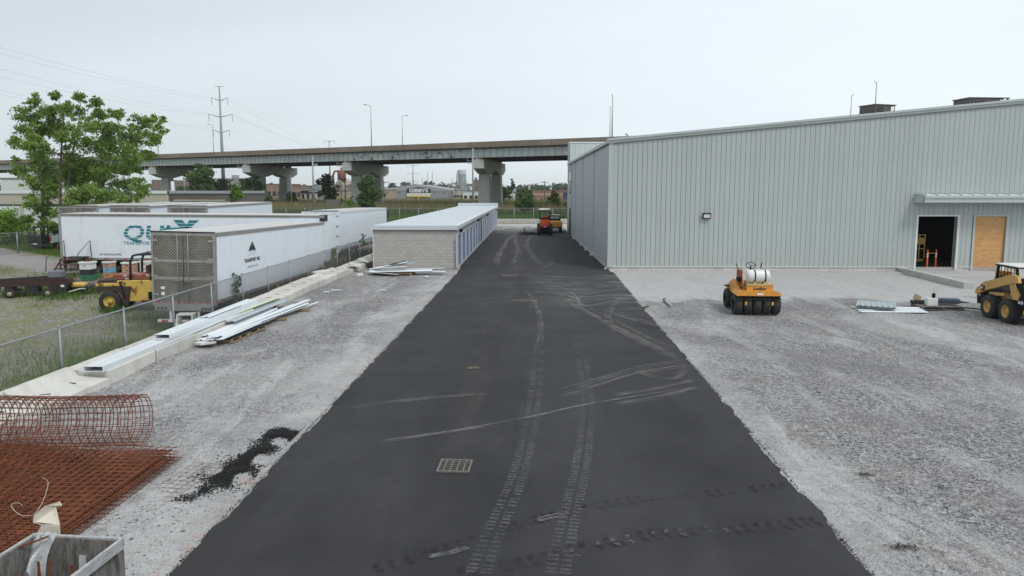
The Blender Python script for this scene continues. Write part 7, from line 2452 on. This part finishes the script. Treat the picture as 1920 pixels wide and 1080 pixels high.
# right of the pier
building('warehouse_white', 935, 965, 354, 374, 330, 20, far_white, 'white flat roofed building right of the last bridge pier', 'warehouse')
o, wd, h = building('brick_factory', 992, 1110, 358, 378, 300, 24, mat('factory_red', (.30, .16, .13, 1), .9, var=.1, scale=.2), 'long low red brick building between the pier and warehouse', 'factory', brick_d)
MB().box(0, wd * .45, -.1, -.01, 0, h * .38).build('pale_base', far_beige, o)
MB().box(0, wd, -.12, -.01, h * .68, h * .76).build('pale_band', far_beige, o)
for k in range(4): MB().box(2 + k * 2.6, 3.2 + k * 2.6, -.16, -.101, .1, 2.0).build('door', dark_steel, o)
bn = building('blue_kiosk', 1057, 1069, 361, 378, 255, 6, mat('kiosk_blue', (.03, .045, .13, 1), .6), 'dark blue kiosk at the edge of the warehouse wall', 'kiosk')
MB().box(.8, 1.6, -.1, -.01, 1.2, 2.).build('sign_plate', white_ink, bn[0])
building('stone_tower', 990, 994, 347, 366, 500, 6, far_beige, 'small pale tower far beyond the red brick building', 'tower')
# little far things: container pair and vehicle in the reeds
cz = empty('storage_container', Q(619, 389, 150), 0, 'weathered grey wooden boxes standing at the reed edge', 'container')
MB().box(-1.0, .55, 0, 1.5, 0, 1.7).build('box', grey_wood, cz)
MB().box(.6, 2.0, 0, 1.5, 0, 1.65).build('box', grey_wood, cz)
cq = Q(717, 371, 250)
cw = empty('parked_car', (cq.x, cq.y, -.2), R(80), 'dark car parked at the left end of the grey shop', 'car')
MB().bbox((0, 0, .7), (1.8, 4.4, .7), .15).build('body', dark_steel, cw)
MB().bbox((0, -.2, 1.25), (1.5, 2.2, .55), .2).build('cabin', glass_d, cw)
for sx in (-.8, .8):
    for yy in (-1.4, 1.4): wheel_parts(cw, sx, yy, .33, .33, .2, 1)
# large pale culvert blob by the middle pier
cu2 = empty('precast_ring', Q(666, 384, 158), 0, 'pale precast concrete ring lying at the foot of the middle pier', 'concrete ring')
MB().lathe([(.9, -.6), (1.15, -.6), (1.15, .6), (.9, .6), (.9, -.6)], (0, 0, 1.2), 'y', 20).build('ring', mat('old_precast', (.22, .205, .19, 1), .95, var=.2), cu2)

# ------------------------------------------------------------------ air
HAZE = True
if HAZE:
    hm2 = bpy.data.materials.new('haze_air'); hm2.use_nodes = True
    t = hm2.node_tree
    t.nodes.remove(t.nodes['Principled BSDF'])
    pv = t.nodes.new('ShaderNodeVolumePrincipled')
    pv.inputs['Color'].default_value = (.95, .97, 1, 1)
    pv.inputs['Density'].default_value = .00016
    pv.inputs['Anisotropy'].default_value = .2
    t.links.new(pv.outputs[0], t.nodes['Material Output'].inputs['Volume'])
    MB().box(-3100, 3100, -300, 3600, -2.5, 60).build('haze', hm2, kind='stuff')
sc.cycles.max_bounces = 6
sc.cycles.diffuse_bounces = 3
sc.cycles.glossy_bounces = 3
sc.cycles.transparent_max_bounces = 12
sc.cycles.volume_bounces = 1
sc.cycles.use_denoising = True
